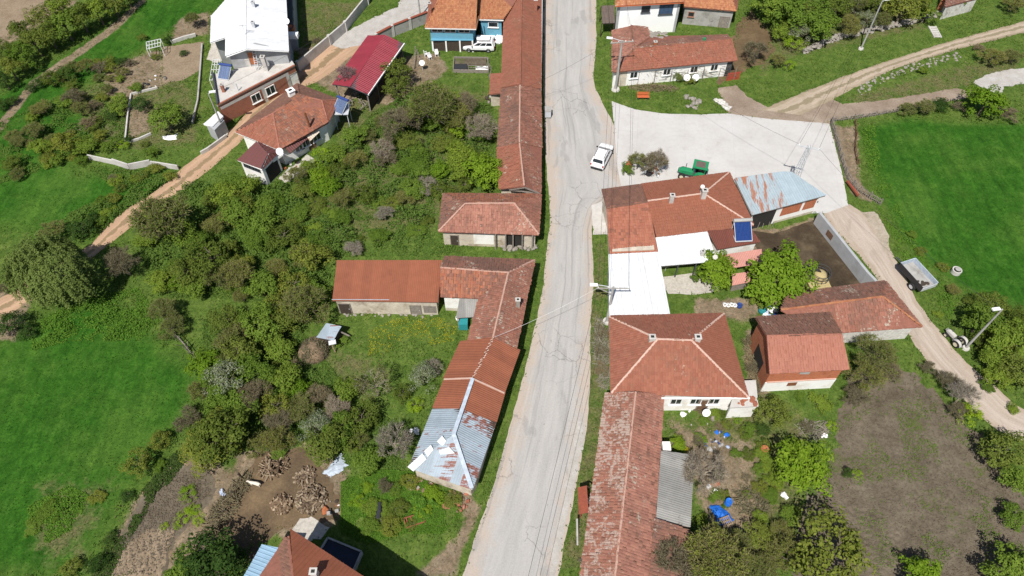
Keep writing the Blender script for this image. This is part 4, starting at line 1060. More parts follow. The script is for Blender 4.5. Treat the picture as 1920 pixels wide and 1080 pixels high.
# brick annex with concrete roof
ha = 2.9
t, Fp, rf = house('brick_annex', 'red brick annex with flat grey concrete roof beside the dirt road', 'building',
    [(408, 199), (553, 124), (545, 112), (447, 130), (399, 141)], ha, 'brick_red', [], over=0.02, landmark='the red brick annex')
bpy.data.objects.remove(rf, do_unlink=True)
E_ = [G(*p, ha) for p in [(408, 199), (553, 124), (545, 112), (447, 130), (399, 141)]]
MB().prism([(p.x, p.y) for p in poly_offset(E_, -0.05)], ha - 0.03, ha + 0.1).build('roof_slab', 'pale_concrete', t)
mb = MB()
for i in (4,): a, b = E_[i], E_[0]; mb.beam(a + Vector((0.1, 0, .3)), b + Vector((.1, 0, .3)), 0.2, 0.45)
mb.build('parapet', 'dark_trim', t)
mb = MB().beam(E_[0] + Vector((0, 0, .16)), E_[1] + Vector((0, 0, .16)), 0.22, 0.14); mb.build('roof_edge', 'brick_red', t)
for fr in (0.44, 0.63): window(t, Fp, 0, fr, 1.35, 1.3, 1.2, n=2)
panel(t, Fp, 0, 0.02, 0.9, 2.15, 2.55, 'pale_concrete', 'ring_beam'); panel(t, Fp, 0, 0.53, 0.57, 0.0, 2.15, 'pale_concrete', 'column'); panel(t, Fp, 0, 0.86, 0.9, 0, 2.14, 'pale_concrete', 'column')
door(t, Fp, 0, 0.95, 1.1, 2.0, 'white_plaster')
chimney(t, G(420, 172, ha + .1), 1.1, 0.35, 'brick_red'); chimney(t, G(500, 132, ha + .1), 2.1, 0.5, 'pale_concrete')
q = G(447, 170, ha + .1); MB().tube([q, q + Vector((0, 0, 1.1))], 0.06, 6).build('vent_pipe', 'galvanised', t)

metal_mat('solar_glare', (0.42, 0.52, 0.72), var=0.1, rough=0.22, metal=0.75)  # sky glare on the tubes put into a pale metallic blue
def solar_heater(loc, rz, label, s=1.0, tube='solar_blue', tank='steel_white'):
    t = thing('solar_water_heater', label, 'solar heater', local=True)
    fr = MB()
    for x in (-0.9, 0.9): fr.beam((x, -1.0, 0.05), (x, 0.75, 1.25), 0.05, 0.05); fr.beam((x, 0.75, 0.0), (x, 0.75, 1.35), 0.05, 0.05); fr.beam((x, -1.0, 0.05), (x, 0.75, 0.05), 0.05, 0.05)
    fr.beam((-.9, -1.0, .08), (.9, -1.0, .08), 0.12, 0.08); fr.build('stand', 'galvanised', t)
    for k in range(12):
        x = -0.8 + k * 1.6 / 11
        MB().tube([(x, -0.97, 0.14), (x, 0.66, 1.26)], 0.055, 6).build('tube', tube, t)
    MB().beam((0, -0.98, 0.05), (0, 0.68, 1.18), 1.75, 0.03).build('back_sheet', 'navy_plastic', t)
    MB().tube([(-1.0, 0.8, 1.42), (-0.97, 0.8, 1.42), (0.97, 0.8, 1.42), (1.0, 0.8, 1.42)], 0.2, 14).build('tank', tank, t, True)
    t.location = loc; t.rotation_euler = (0, 0, rz); t.scale = (s, s, s)
    return t
solar_heater(G(424, 142, ha + .1), R(-12), 'glinting solar water heater on the flat annex roof', 0.85, 'solar_glare', 'navy_plastic')
mb = MB(); P = GP([(393, 150, 2.4), (399, 112, 2.4), (413, 111, 2.4), (408, 150, 2.4)])
for k in range(5): mb.beam(P[0].lerp(P[1], k / 4), P[3].lerp(P[2], k / 4), 0.05, 0.05)
for k in range(4): mb.beam(P[0].lerp(P[3], k / 3), P[1].lerp(P[2], k / 3), 0.05, 0.05)
for q in P: mb.beam((q.x, q.y, 0), q, 0.06, 0.06)
tt = thing('pergola', 'white grid pergola beside the flat annex roof', 'pergola', (P[0].x, P[0].y, 0)); mb.build('frame', 'steel_white', tt)
# tiled house on the dirt road
e9 = 2.9; r9 = 4.4
W9, N9, E9, SE9, S9 = (442, 248, e9), (557.5, 156, e9), (636, 187, e9), (615, 230, e9), (524, 281, e9)
RW, RE = (512, 213, r9), (562, 179, r9); RX = (603.5, 189, r9 - .3)
t, Fp, rf = house('tiled_house', 'house with big terracotta hipped tile roof by the dirt road', 'house',
    [S9[:2], SE9[:2], E9[:2], N9[:2], W9[:2]], e9, 'white_plaster',
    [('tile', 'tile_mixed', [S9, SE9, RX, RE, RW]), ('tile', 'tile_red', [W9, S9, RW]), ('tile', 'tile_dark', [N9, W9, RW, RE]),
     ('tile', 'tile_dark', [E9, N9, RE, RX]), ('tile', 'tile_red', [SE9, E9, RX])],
    [(RW, RE), (RE, RX), (RW, S9), (RX, SE9), (RW, W9), (RX, E9)], over=0.45, ridge_mat='tile_salmon', landmark='the terracotta tiled house')
gutter(t, W9[:2] + (e9 - .05,), S9[:2] + (e9 - .05,))
chimney(t, G(547, 178, r9 - .2), 0.7, 0.75, 'white_plaster', 'white_render', R(40))
q = G(580, 236, 3.4); MB().tube([q, q + Vector((-.1, 0, 2.0))], 0.14, 8).build('stove_pipe', 'rusty_iron', t)
for fr in (0.35, 0.5, 0.75): window(t, Fp, 0, fr, 1.5, 1.1, 1.1, n=2)
door(t, Fp, 0, 0.62, 0.9, 2.0, 'brown_wood')
roof_on(t, [('rib', 'brown_sheet', [(543, 287, 2.2), (576, 260, 2.2), (570, 247, 2.75), (533, 275, 2.75)])], deck='brown_wood', name='awning')
roof_on(t, [('rib', 'sheet_cream', [(581, 264, 2.15), (598, 248, 2.15), (588, 235, 2.7), (567, 248, 2.7)])], deck='brown_wood', name='awning')
# porch with brown roof
pe = 2.9
t, Fp, rf = house('porch_room', 'white boarded porch room with dark brown sheet roof', 'porch',
    [(445, 300), (491, 318), (523, 285), (483, 266)], pe, 'white_plaster',
    [('seam', 'brown_sheet', [(445, 300, pe), (491, 318, pe), (503, 289, pe + .7), (483, 267, pe + .6)]),
     ('seam', 'brown_sheet', [(491, 318, pe), (523, 285, pe), (503, 289, pe + .7)]), ('seam', 'brown_sheet', [(523, 285, pe), (483, 266, pe + .55), (503, 289, pe + .7)])], over=0.2, deck='fascia_white')
window(t, Fp, 0, 0.3, 2.3, 1.1, 0.6, n=3, frame='dark_trim', sill=False); window(t, Fp, 0, 0.7, 2.3, 1.1, 0.6, n=3, frame='dark_trim', sill=False)
panel(t, Fp, 1, 0.15, 0.9, 0.1, 2.3, 'interior_shade', 'opening')  # shade within the porch painted as a dark panel on the closed wall
P = GP([(500, 313, 2.1), (535, 289, 2.3), (525, 283, 2.9), (492, 305, 2.9)])
mb = MB().slab(P, 0.03); tag(mb.build('awning_cloth', 'white_plaster'), 'torn white awning hanging beside the brown porch roof', 'awning')
solar_heater(G(640, 205, 2.6), R(-30), 'glinting solar water heater at the corner of the terracotta house', 0.85, 'solar_glare', 'navy_plastic')
MB_ = MB().prism([(p.x, p.y) for p in GP([(628, 205), (648, 205), (648, 225), (628, 225)])], 0, 2.6)
# stand under it
q = G(640, 205, 0); st = thing('heater_platform', 'grey platform under the glinting solar heater by the terracotta house', 'platform', (q.x, q.y, 0))
mb = MB()
for dx, dy in ((-.8, -.8), (.8, -.8), (-.8, .8), (.8, .8)): p = G(640, 205, 2.6); mb.beam((p.x + dx, p.y + dy, 0), (p.x + dx, p.y + dy, 2.55), 0.08, 0.08)
p = G(640, 205, 2.55); mb.box((p.x, p.y, 2.55), (2.0, 2.1, 0.08)); mb.build('frame', 'galvanised', st)
# red open shed
es = 3.0
t, Fp, rf = house('red_shed', 'open shed with dark red ribbed metal roof', 'shed',
    [(623, 158), (690, 177), (758, 81), (690, 67)], es, 'dark_wood',
    [('rib', 'sheet_red', [(690, 67, es), (623, 158, es), (657, 163, es + .9), (721, 65, es + .9)]),
     ('rib', 'sheet_red', [(690, 177, es), (758, 81, es), (721, 65, es + .9), (657, 163, es + .9)])], walls=False, deck='dark_trim', landmark='the red metal shed')
gutter(t, (690.5, 177.5, es - .03), (758.5, 81.5, es - .03), 'fascia_white', 0.14, 0.18)
for k in range(5):
    for (a, b) in ((Fp[0], Fp[3]), (Fp[1], Fp[2])):
        q = a.lerp(b, k / 4); MB().box((q.x, q.y, es / 2 - .06), (0.16, 0.16, es - .12)).build('post', 'grey_wood', t)
a, b = Fp[1].lerp(Fp[2], 0.02), Fp[2]; MB().beam((a.x, a.y, 0.9), (b.x, b.y, 0.9), 0.12, 1.8).build('side_wall', 'dark_wood', t)
mb = MB()
for k in range(50): 
    q = Fp[0].lerp(Fp[1], random.uniform(.2, .95)).lerp(Fp[3].lerp(Fp[2], random.uniform(.2, .95)), random.uniform(-.05, .3)); mb.beam((q.x, q.y, random.uniform(.1, .9)), (q.x + random.uniform(-.5, .5), q.y + random.uniform(-.6, .6), random.uniform(.1, .9)), 0.1, 0.1)
tt = thing('timber_heap', 'loose timber heaped under the red metal shed', 'timber', (Fp[0].x, Fp[0].y, 0)); o = mb.build('timbers', 'grey_wood', tt); o['kind'] = 'stuff'
# little white shed by the road
t, Fp, rf = house('white_hut', 'tiny hut with white sheet roof beside the brick annex', 'hut',
    [(382, 233), (402, 247), (424, 225), (408, 208)], 2.0, 'grey_render',
    [('rib', 'sheet_white', [(382, 233, 2.0), (399, 238, 2.0), (419, 218, 2.25), (409, 209, 2.25)])], over=0.2, deck='white_render')

# ------------------------------------------------------------------ upper right buildings
eh = 5.0
t, Fp, rf = house('white_house', 'white two storey house with orange tiled eaves', 'house',
    [(1154, 11), (1283, 4), (1283, -90), (1158, -90)], eh, 'white_render',
    [('tile', 'tile_orange', [(1154, 11, eh), (1283, 4, eh), (1252, -45, eh + 2.2), (1190, -45, eh + 2.2)]),
     ('tile', 'tile_orange', [(1158, -110, eh), (1154, 11, eh), (1190, -45, eh + 2.2)]),
     ('tile', 'tile_orange', [(1283, 4, eh), (1283, -110, eh), (1252, -45, eh + 2.2)])], over=0.55, deck='fascia_white', landmark='the white two storey house')
gutter(t, (1154, 11.8, eh - .06), (1283, 4.8, eh - .06), 'orange_paint')
window(t, Fp, 0, 0.45, 3.9, 1.15, 0.9, frame='dark_trim', n=1); window(t, Fp, 0, 0.79, 3.7, 1.9, 1.4, frame='dark_trim', pane='glass_blue', n=3)
for i in (0,):
    q = Fp[1]; MB().box((q.x - 0.05, q.y + 0.1, 2.4), (0.34, 0.34, 4.8)).build('corner_pilaster', 'grey_render', t)
    q = Fp[0]; MB().box((q.x, q.y + 0.1, 2.4), (0.34, 0.34, 4.8)).build('corner_pilaster', 'grey_render', t)
e8 = 3.0
t, Fp, rf = house('grey_barn', 'grey plastered barn with orange tiles beside the white house', 'barn',
    [(1281, 12), (1381, 20.5), (1390, -60), (1285, -60)], e8, 'grey_concrete',
    [('tile rough', 'tile_orange', [(1281, 12, e8), (1381, 20.5, e8), (1368, -22, e8 + 1.5), (1283, -28, e8 + 1.5)]),
     ('tile', 'tile_red', [(1381, 20.5, e8), (1392, -60, e8), (1368, -22, e8 + 1.5)])], over=0.35, landmark='the grey barn')
window(t, Fp, 0, 0.15, 1.7, 0.8, 0.7, frame='brick_red', n=1); door(t, Fp, 0, 0.86, 1.3, 1.7, 'grey_wood')
# brown porch roof by the road
P = GP([(1129, 44, 2.2), (1153, 43, 2.2), (1152, 10, 2.6), (1128, 11, 2.6)])
t = thing('road_porch', 'dark brown board porch roof between the road and the white house', 'porch', (P[0].x, P[0].y, 0))
roof_on(t, [('seam', 'dark_brown_board', P)], deck='dark_wood', th=0.08)
for q in P: MB().box((q.x * 0.995, q.y, q.z / 2 - .05), (0.12, 0.12, q.z - .1)).build('post', 'dark_wood', t)
# old cottage
ec = 2.7; rc = 3.85
t, Fp, rf = house('old_cottage', 'white walled old cottage with faded red tile roof and vine trellis', 'house',
    [(1163, 134), (1383, 113), (1364, 65), (1222, 66), (1190, 40), (1148, 56), (1146, 134)], ec, 'white_plaster',
    [('tile rough', 'tile_red', [(1150, 135, ec), (1383, 113, ec), (1372, 72, rc), (1190, 90, rc)]),
     ('tile rough', 'tile_pink', [(1147, 57, ec), (1147, 135, ec), (1190, 90, rc), (1184, 47.5, rc)]),
     ('tile rough', 'tile_old', [(1365, 65, ec + .2), (1222, 67, ec + .2), (1190, 90, rc), (1372, 72, rc)]),
     ('tile rough', 'tile_pink', [(1222, 67, ec + .2), (1212, 52, ec + .2), (1184, 47.5, rc), (1190, 90, rc)])],
    [((1190, 90, rc), (1372, 72, rc)), ((1184, 47.5, rc), (1190, 90, rc)), ((1150, 135, ec), (1190, 90, rc))], over=0.4, ridge_mat='tile_old', landmark='the old white walled cottage')
for fr in (0.13, 0.42, 0.66, 0.84): window(t, Fp, 0, fr, 1.65, 1.0, 0.95, n=2)
door(t, Fp, 0, 0.72, 0.9, 1.9, 'white_plaster')
panel(t, Fp, 0, 0.0, 0.07, 0, 2.5, 'old_plaster'); panel(t, Fp, 0, 0.95, 1.0, 0, 2.6, 'dark_trim', 'shutter')
mb = MB()
for k in range(30): mb.rock(G(random.uniform(1215, 1252), random.uniform(60, 70), ec + .35), random.uniform(0.15, 0.35), flat=.4)
mb.build('roof_stones', 'stone', t)
chimney(t, G(1228, 84, rc - .1), 0.5, 0.4, 'rust_orange'); 
q = G(1320, 76, rc); MB().cyl(q + Vector((0, 0, .2)), 0.2, 0.35).build('vent', 'tractor_green', t)

# ------------------------------------------------------------------ farm on the right of the road
em = 3.2; rm = 4.55
t, Fp, rf = house('orange_farmhouse', 'large farmhouse with smooth orange red hipped roof and pale hip lines', 'house',
    [(1231, 444), (1361, 429), (1413, 422), (1367.5, 323), (1203, 345), (1214, 378)], em, 'white_plaster',
    [('tile', 'tile_smooth', [(1231, 444, em), (1361, 429, em), (1413, 422, em), (1319, 363, rm), (1214, 377, rm)]),
     ('tile', 'tile_smooth', [(1413, 422, em), (1367.5, 323, em), (1319, 363, rm)]),
     ('tile', 'tile_smooth', [(1367.5, 323, em), (1203, 345, em), (1214, 377, rm), (1319, 363, rm)])],
    [((1214, 377, rm), (1319, 363, rm)), ((1319, 363, rm), (1367.5, 323, em)), ((1319, 363, rm), (1413, 422, em))], over=0.35, ridge_mat='mortar_white', landmark='the orange roofed farmhouse')
chimney(t, G(1258, 378, rm - .1), 1.0, 0.45, 'pale_concrete', 'pale_concrete'); chimney(t, G(1318, 370, rm - .1), 1.1, 0.5, 'pale_concrete', 'pale_concrete')
t, Fp, rf = house('west_wing', 'wing with blotchy orange tiles in front and dark tiles behind', 'house',
    [(1143, 475.5), (1233, 471), (1219, 384), (1203, 345.5), (1128, 355.5), (1138.5, 391)], em - .1, 'old_plaster',
    [('tile', 'tile_blotchy', [(1143, 475.5, em - .3), (1233, 471, em - .3), (1216, 379, rm - .15), (1137.5, 390.5, rm - .15)]),
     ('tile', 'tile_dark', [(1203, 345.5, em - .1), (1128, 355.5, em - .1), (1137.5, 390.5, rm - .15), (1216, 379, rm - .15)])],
    [((1137.5, 390.5, rm - .15), (1216, 379, rm - .15))], over=0.3, ridge_mat='tile_dark', landmark='the farmhouse west wing')
P = GP([(1142.5, 594, 2.9), (1256.5, 590, 2.9), (1234, 472.5, 3.1), (1141, 477, 3.1)])
t, Fp, rf = house('white_roof_shed', 'big flat white metal roof beside the road', 'shed', [(1142.5, 594), (1256.5, 590), (1234, 473), (1141, 477)], 2.85, 'grey_render',
    [('seam', 'sheet_white', P)], over=0.2, deck='white_render', landmark='the big white metal roof')
P = GP([(1239.5, 498, 2.5), (1342.5, 489.5, 2.5), (1326.5, 432, 3.1), (1229.5, 445, 3.1)])
t = thing('white_veranda_roof', 'white metal veranda roof below the orange farmhouse', 'veranda', (P[0].x, P[0].y, 0), landmark='the white veranda roof')
roof_on(t, [('seam', 'sheet_white', P)], deck='white_render', th=0.08)
for k in range(4): q = (P[0] + Vector((0, .25, 0))).lerp(P[1] + Vector((0, .25, 0)), k / 3); MB().box((q.x, q.y, 1.2), (0.12, 0.12, 2.4)).build('post', 'dark_trim', t)
chimney(t, G(1316, 478, 2.7), 0.6, 0.35, 'pale_concrete', 'pale_concrete')
q = G(1341, 474, 2.9); MB().tube([G(1341, 482, 1.0), G(1341, 482, 3.6)], 0.28, 6).build('flue', 'pale_concrete', t)
FOOT.append([(p.x, p.y) for p in P])
MB().prism([(p.x, p.y) for p in GP([(1246, 478, 2.2), (1336, 468, 2.2), (1330, 450, 2.2), (1236, 460, 2.2)])], 0, 2.3).build('back_wall', 'old_plaster', t)
P_ = GP([(1346, 467, 2.7), (1424, 453.5, 2.7), (1408, 428, 3.25), (1327, 433, 3.25)])
t, Fp, rf = house('rust_annex', 'annex with dark rust red corrugated roof under the solar panel', 'annex', [(1346, 467), (1424, 453.5), (1408, 429), (1327, 434)], 2.68, 'white_plaster',
    [('wave', 'sheet_rust_dark', P_)], over=0.2)
solar_heater(G(1390, 440, 3.05), R(4), 'blue tube solar water heater on the rust red annex', 1.0, 'solar_blue', 'grey_concrete')
P = GP([(1352, 506, 1.9), (1433, 492, 1.9), (1427, 467, 2.25), (1349, 479, 2.25)])
t = thing('pink_porch', 'faded pink corrugated porch roof above the leafy tree', 'porch', (P[0].x, P[0].y, 0))
roof_on(t, [('wave', 'sheet_pink', P)], deck='dark_wood', th=0.05); FOOT.append([(p.x, p.y) for p in P])
for q in (P[0], P[1]): MB().box((q.x, q.y + .15, .93), (0.1, 0.1, 1.85)).build('post', 'grey_wood', t)
P = GP([(1372, 535, 1.3), (1408, 528, 1.3), (1402, 510, 1.6), (1373, 514, 1.6)])
t = thing('hen_house_roof', 'low pink and grey sheet roof with ladder by the big tree', 'shed', (P[0].x, P[0].y, 0))
roof_on(t, [('wave', 'sheet_pink', P)], deck='dark_wood', th=0.05); MB().prism([(p.x, p.y) for p in poly_offset(P, .15)], 0, 1.25).build('wall', 'grey_wood', t)
# blue grey barn
eb = 3.0
t, Fp, rf = house('metal_barn', 'barn with blue grey metal roof and brick infill walls', 'barn',
    [(1409.5, 403), (1548, 366.5), (1482, 323.5), (1468, 322), (1376.5, 335)], eb, 'white_plaster',
    [('rib', ('sheet_bluegrey_rusty', 'sheet_bluegrey', 0, 5), [(1409.5, 403, eb), (1548, 366.5, eb), (1484, 322.5, eb + .9), (1468, 321.5, eb + 1.0), (1376.5, 334.5, eb + 1.0)])], over=0.3, deck='grey_wood', landmark='the blue grey metal barn')
panel(t, Fp, 0, 0.02, 0.37, 0.0, 2.6, 'interior_shade', 'bay_shade')  # shade of the open bay painted flat on the front wall
panel(t, Fp, 0, 0.46, 0.76, 1.0, 2.75, 'brick_orange', 'brick_infill'); panel(t, Fp, 0, 0.80, 0.98, 1.0, 2.75, 'brick_orange', 'brick_infill')
panel(t, Fp, 0, 0.40, 1.0, 0.0, 0.35, 'old_plaster', 'wall_foot')
# hipped house
eH = 3.2; rH = 5.6
t, Fp, rf = house('hipped_house', 'square house with red hipped tile roof and pale mortar hip lines', 'house',
    [(1146, 731), (1243, 746), (1403, 745), (1357.5, 588), (1143, 594)], eH, 'white_plaster',
    [('tile', 'tile_red', [(1146, 737, eH), (1403, 745, eH), (1296, 638, rH), (1233, 636, rH)]),
     ('tile', 'tile_red', [(1143, 594, eH), (1146, 737, eH), (1233, 636, rH)]),
     ('tile', 'tile_smooth', [(1403, 745, eH), (1357.5, 588, eH), (1296, 638, rH)]),
     ('tile', 'tile_red', [(1357.5, 588, eH), (1143, 594, eH), (1233, 636, rH), (1296, 638, rH)])],
    [((1233, 636, rH), (1296, 638, rH)), ((1146, 737, eH), (1233, 636, rH)), ((1143, 594, eH), (1233, 636, rH)), ((1403, 745, eH), (1296, 638, rH)), ((1357.5, 588, eH), (1296, 638, rH))],
    over=0.4, ridge_mat='mortar_white', landmark='the square hipped house')
chimney(t, G(1221, 640, rH - .5), 0.75, 0.5, 'pale_concrete', 'pale_concrete'); chimney(t, G(1306, 640, rH - .5), 0.75, 0.5, 'pale_concrete', 'pale_concrete')
gutter(t, (1240, 746.5, eH - .05), (1406, 746.5, eH - .05))
for fr in (0.2, 0.45, 0.68): window(t, Fp, 1, fr, 1.8, 1.0, 1.0, n=2)
door(t, Fp, 1, 0.56, 0.9, 2.0, 'brown_wood')
P = GP([(1392, 714, 2.2), (1417, 713, 2.2), (1422, 762, 2.2), (1368, 765, 2.2), (1372, 750, 2.2), (1398, 748, 2.2)])
t = thing('concrete_annex', 'flat concrete annex at the corner of the square hipped house', 'annex', (P[0].x, P[0].y, 0))
MB().prism([(p.x, p.y) for p in poly_offset(P, .1)], -.05, 2.1).build('wall', 'white_plaster', t); MB().prism([(p.x, p.y) for p in P], 2.1, 2.25).build('roof_slab', 'pale_concrete', t); FOOT.append([(p.x, p.y) for p in P])
mb = MB()
for k in range(14): mb.rock(G(random.uniform(1385, 1416), random.uniform(745, 760), 2.3), random.uniform(.1, .3), flat=.35)
mb.build('rubble', 'brick_red', t)
# long lichen roof at the bottom
eL = 2.8; rL = 4.1
t, Fp, rf = house('lichen_long_house', 'long roadside house with pale lichen mottled tiles at the bottom', 'house',
    [(1135, 737), (1089, 1080), (1075, 1180), (1215, 1180), (1229, 975), (1244, 840), (1244, 741)], eL, 'old_plaster',
    [('tile rough', 'tile_lichen_heavy', [(1135, 737, eL), (1074, 1185, eL), (1142, 1178, rL), (1192, 735, rL)]),
     ('tile rough', 'tile_pink', [(1212, 1190, eL), (1244, 741, eL), (1192, 735, rL), (1142, 1178, rL)])],
    [((1192, 735, rL), (1142, 1178, rL))], over=0.35, landmark='the long lichen roofed house')
t, Fp, rf = house('rear_wing', 'low brown tiled wing behind the bare trees at the bottom', 'house',
    [(1226, 975), (1292, 994), (1280, 1180), (1206, 1180)], 2.4, 'old_plaster',
    [('tile rough', 'tile_old', [(1282, 1190, 2.4), (1293, 994, 2.4), (1229, 972, 3.0), (1208, 1190, 3.0)])], over=0.25)
P = GP([(1293, 989, 2.0), (1301, 853, 2.0), (1239, 845, 2.7), (1230, 972, 2.7)])
t, Fp, rf = house('asbestos_lean_to', 'grey corrugated asbestos lean-to on the lichen roofed house', 'shed', [(1293, 989), (1300, 854), (1239, 846), (1230, 972)], 1.98, 'old_plaster', [('wave', 'sheet_asbestos', P)], over=0.2, deck='grey_wood', landmark='the asbestos lean-to')
q = G(1249, 838, 2.2); tag(MB().box(q, (0.7, 0.8, 0.5)).build('water_tank', 'white_plaster'), 'small white tank at the top corner of the asbestos roof', 'tank')
# brick barn
eB = 3.9; rB = 5.5
t, Fp, rf = house('brick_barn', 'barn with salmon tile roof over orange brick and white walls', 'barn',
    [(1443, 700), (1592, 692), (1556, 586), (1417, 596)], eB, 'brick_orange',
    [('tile', 'tile_salmon', [(1443, 700, eB), (1592, 692, eB), (1578.5, 627, rB), (1437.5, 630, rB)]),
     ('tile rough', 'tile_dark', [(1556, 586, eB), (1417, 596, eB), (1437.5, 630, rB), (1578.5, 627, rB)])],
    [((1437.5, 630, rB), (1578.5, 627, rB))], over=0.3, gables=[(3, 0, rB - .2), (1, 2, rB - .2)], ridge_mat='tile_salmon', landmark='the brick barn')
panel(t, Fp, 0, 0.0, 1.0, 0.0, 1.7, 'white_plaster', 'plaster_band', 0.06); panel(t, Fp, 0, 0.02, 0.98, 1.7, 1.8, 'mortar_white', 'ledge', 0.1)
panel(t, Fp, 0, 0.33, 0.46, 0.9, 1.5, 'rusty_iron', 'hatch', 0.09)
q = G(1508, 700, 3.1); MB().box((q.x, Fp[0].lerp(Fp[1], .5).y - .06, 3.2), (0.9, 0.1, 0.35)).build('vent', 'grey_concrete', t)
panel(t, Fp, 3, 0.3, 0.7, 0.2, 2.4, 'interior_shade', 'doorway_shade')  # near-black panel stands in for shade inside the gable entrance
# old stone barn
e16 = 2.6; r16 = 3.95
t, Fp, rf = house('stone_barn', 'stone barn with weathered brown hipped tile roof by the lane', 'barn',
    [(1577, 623), (1729, 612.5), (1660, 526.5), (1512, 547), (1465, 580)], e16, 'white_stone',
    [('tile rough', 'tile_lichen', [(1540, 626, e16), (1729.5, 612.5, e16), (1654.5, 556, r16), (1464, 581, r16)]),
     ('tile rough', 'tile_lichen', [(1729.5, 612.5, e16), (1660, 526.5, e16), (1654.5, 556, r16)]),
     ('tile rough', 'tile_old', [(1660, 526.5, e16), (1475, 551, e16), (1464, 581, r16), (1654.5, 556, r16)])],
    [((1464, 581, r16), (1654.5, 556, r16)), ((1654.5, 556, r16), (1729.5, 612.5, e16))], over=0.35, ridge_mat='tile_orange', landmark='the stone barn')
# stone hut far right
t, Fp, rf = house('stone_hut', 'white stone hut ruin at the top right edge', 'hut',
    [(1772, 14), (1836, -3), (1838, -60), (1780, -60)], 2.2, 'white_stone',
    [('tile', 'tile_old', [(1772, 13, 2.2), (1836, -4, 2.2), (1836, -40, 2.9), (1776, -28, 2.9)])], over=0.2, landmark='the stone hut')
q = G(1771, 22, 0.0); MB().box((q.x - .3, q.y, .8), (0.9, 1.6, 1.5), R(20)).build('brick_pier', 'brick_orange', t)
# shack with hay in the left garden
P = GP([(594, 632, 1.5), (626, 638, 1.5), (640, 612, 1.75), (612, 606, 1.75)])
t = thing('tin_shack', 'little shack with striped tin roof in the overgrown garden', 'shack', (P[0].x, P[0].y, 0), landmark='the tin roofed shack')
roof_on(t, [('wave', 'sheet_galv', P)], deck='dark_wood', th=0.05); MB().prism([(p.x, p.y) for p in poly_offset(P, .15)], -.02, 1.42).build('wall', 'dark_wood', t)
MB().box(G(623, 642, 1.5), (0.7, 0.5, 0.06), R(15)).build('roof_patch', 'sheet_white', t)
MB().beam(G(622, 645, 1.3), G(629, 660, 0.1), 0.12, 0.08).build('prop', 'log_wood', t)
MB().beam(G(638, 622, 1.1), G(655, 630, 0.6), 0.12, 0.1).build('rail', 'grey_wood', t)
FOOT.append([(p.x, p.y) for p in P])
c = G(590, 660, 0); t = thing('hay_stack', 'brown domed heap of old hay beside the tin shack', 'haystack', c, landmark='the hay heap')
mb = MB(); mb.lathe(c, [(1.35, 0), (1.4, .4), (1.2, .8), (.8, 1.05), (.3, 1.2), (0.01, 1.22)], 18); mb.v = [jit(p, .35, .8) for p in mb.v]; mb.build('heap', 'old_hay', t, True)
V = []; F = []
for k in range(900):
    a = random.uniform(0, 6.28); h = random.uniform(0.05, 1.2); rr = 1.42 * math.sqrt(max(0, 1 - (h / 1.28) ** 2)); p = c + Vector((math.cos(a) * rr, math.sin(a) * rr, h))
    d = Vector((random.uniform(-1, 1), random.uniform(-1, 1), random.uniform(-.6, .6))).normalized() * .25; s = d.cross(Vector((random.random(), random.random(), 1))).normalized() * .025
    n = len(V); V += [p - d - s, p + d - s, p + d + s, p - d + s]; F.append((n, n + 1, n + 2, n + 3))
o = MB().add(V, F).build('straw_strands', 'twig_brown', t); o['kind'] = 'stuff'

# ------------------------------------------------------------------ plants
def leaf_quads(C, N, size, asp=0.6, rnd=None):
    """one rhombic leaf per centre C, facing roughly N"""
    m = len(C); s = (size * rng.uniform(0.65, 1.35, m))[:, None] if np.isscalar(size) else size[:, None]
    N = N / (np.linalg.norm(N, axis=1, keepdims=True) + 1e-9)
    t = rng.normal(size=(m, 3)); t -= N * (t * N).sum(1, keepdims=True); t /= (np.linalg.norm(t, axis=1, keepdims=True) + 1e-9)
    b = np.cross(N, t)
    V = np.stack([C - t * s * .5, C + b * s * asp * .5, C + t * s * .5, C - b * s * asp * .5], 1).reshape(-1, 3)
    return V, np.arange(m * 4).reshape(m, 4)
def slivers(A, D, w):
    """thin twig quads from A along D"""
    m = len(A); side = np.cross(D, rng.normal(size=(m, 3))); side /= (np.linalg.norm(side, axis=1, keepdims=True) + 1e-9); side *= w / 2
    V = np.stack([A - side, A + side, A + D + side * .5, A + D - side * .5], 1).reshape(-1, 3)
    return V, np.arange(m * 4).reshape(m, 4)
def join_np(parts):
    off = 0; Vs = []; Fs = []
    for V, F in parts: Vs.append(V); Fs.append(F + off); off += len(V)
    return np.concatenate(Vs), np.concatenate(Fs)
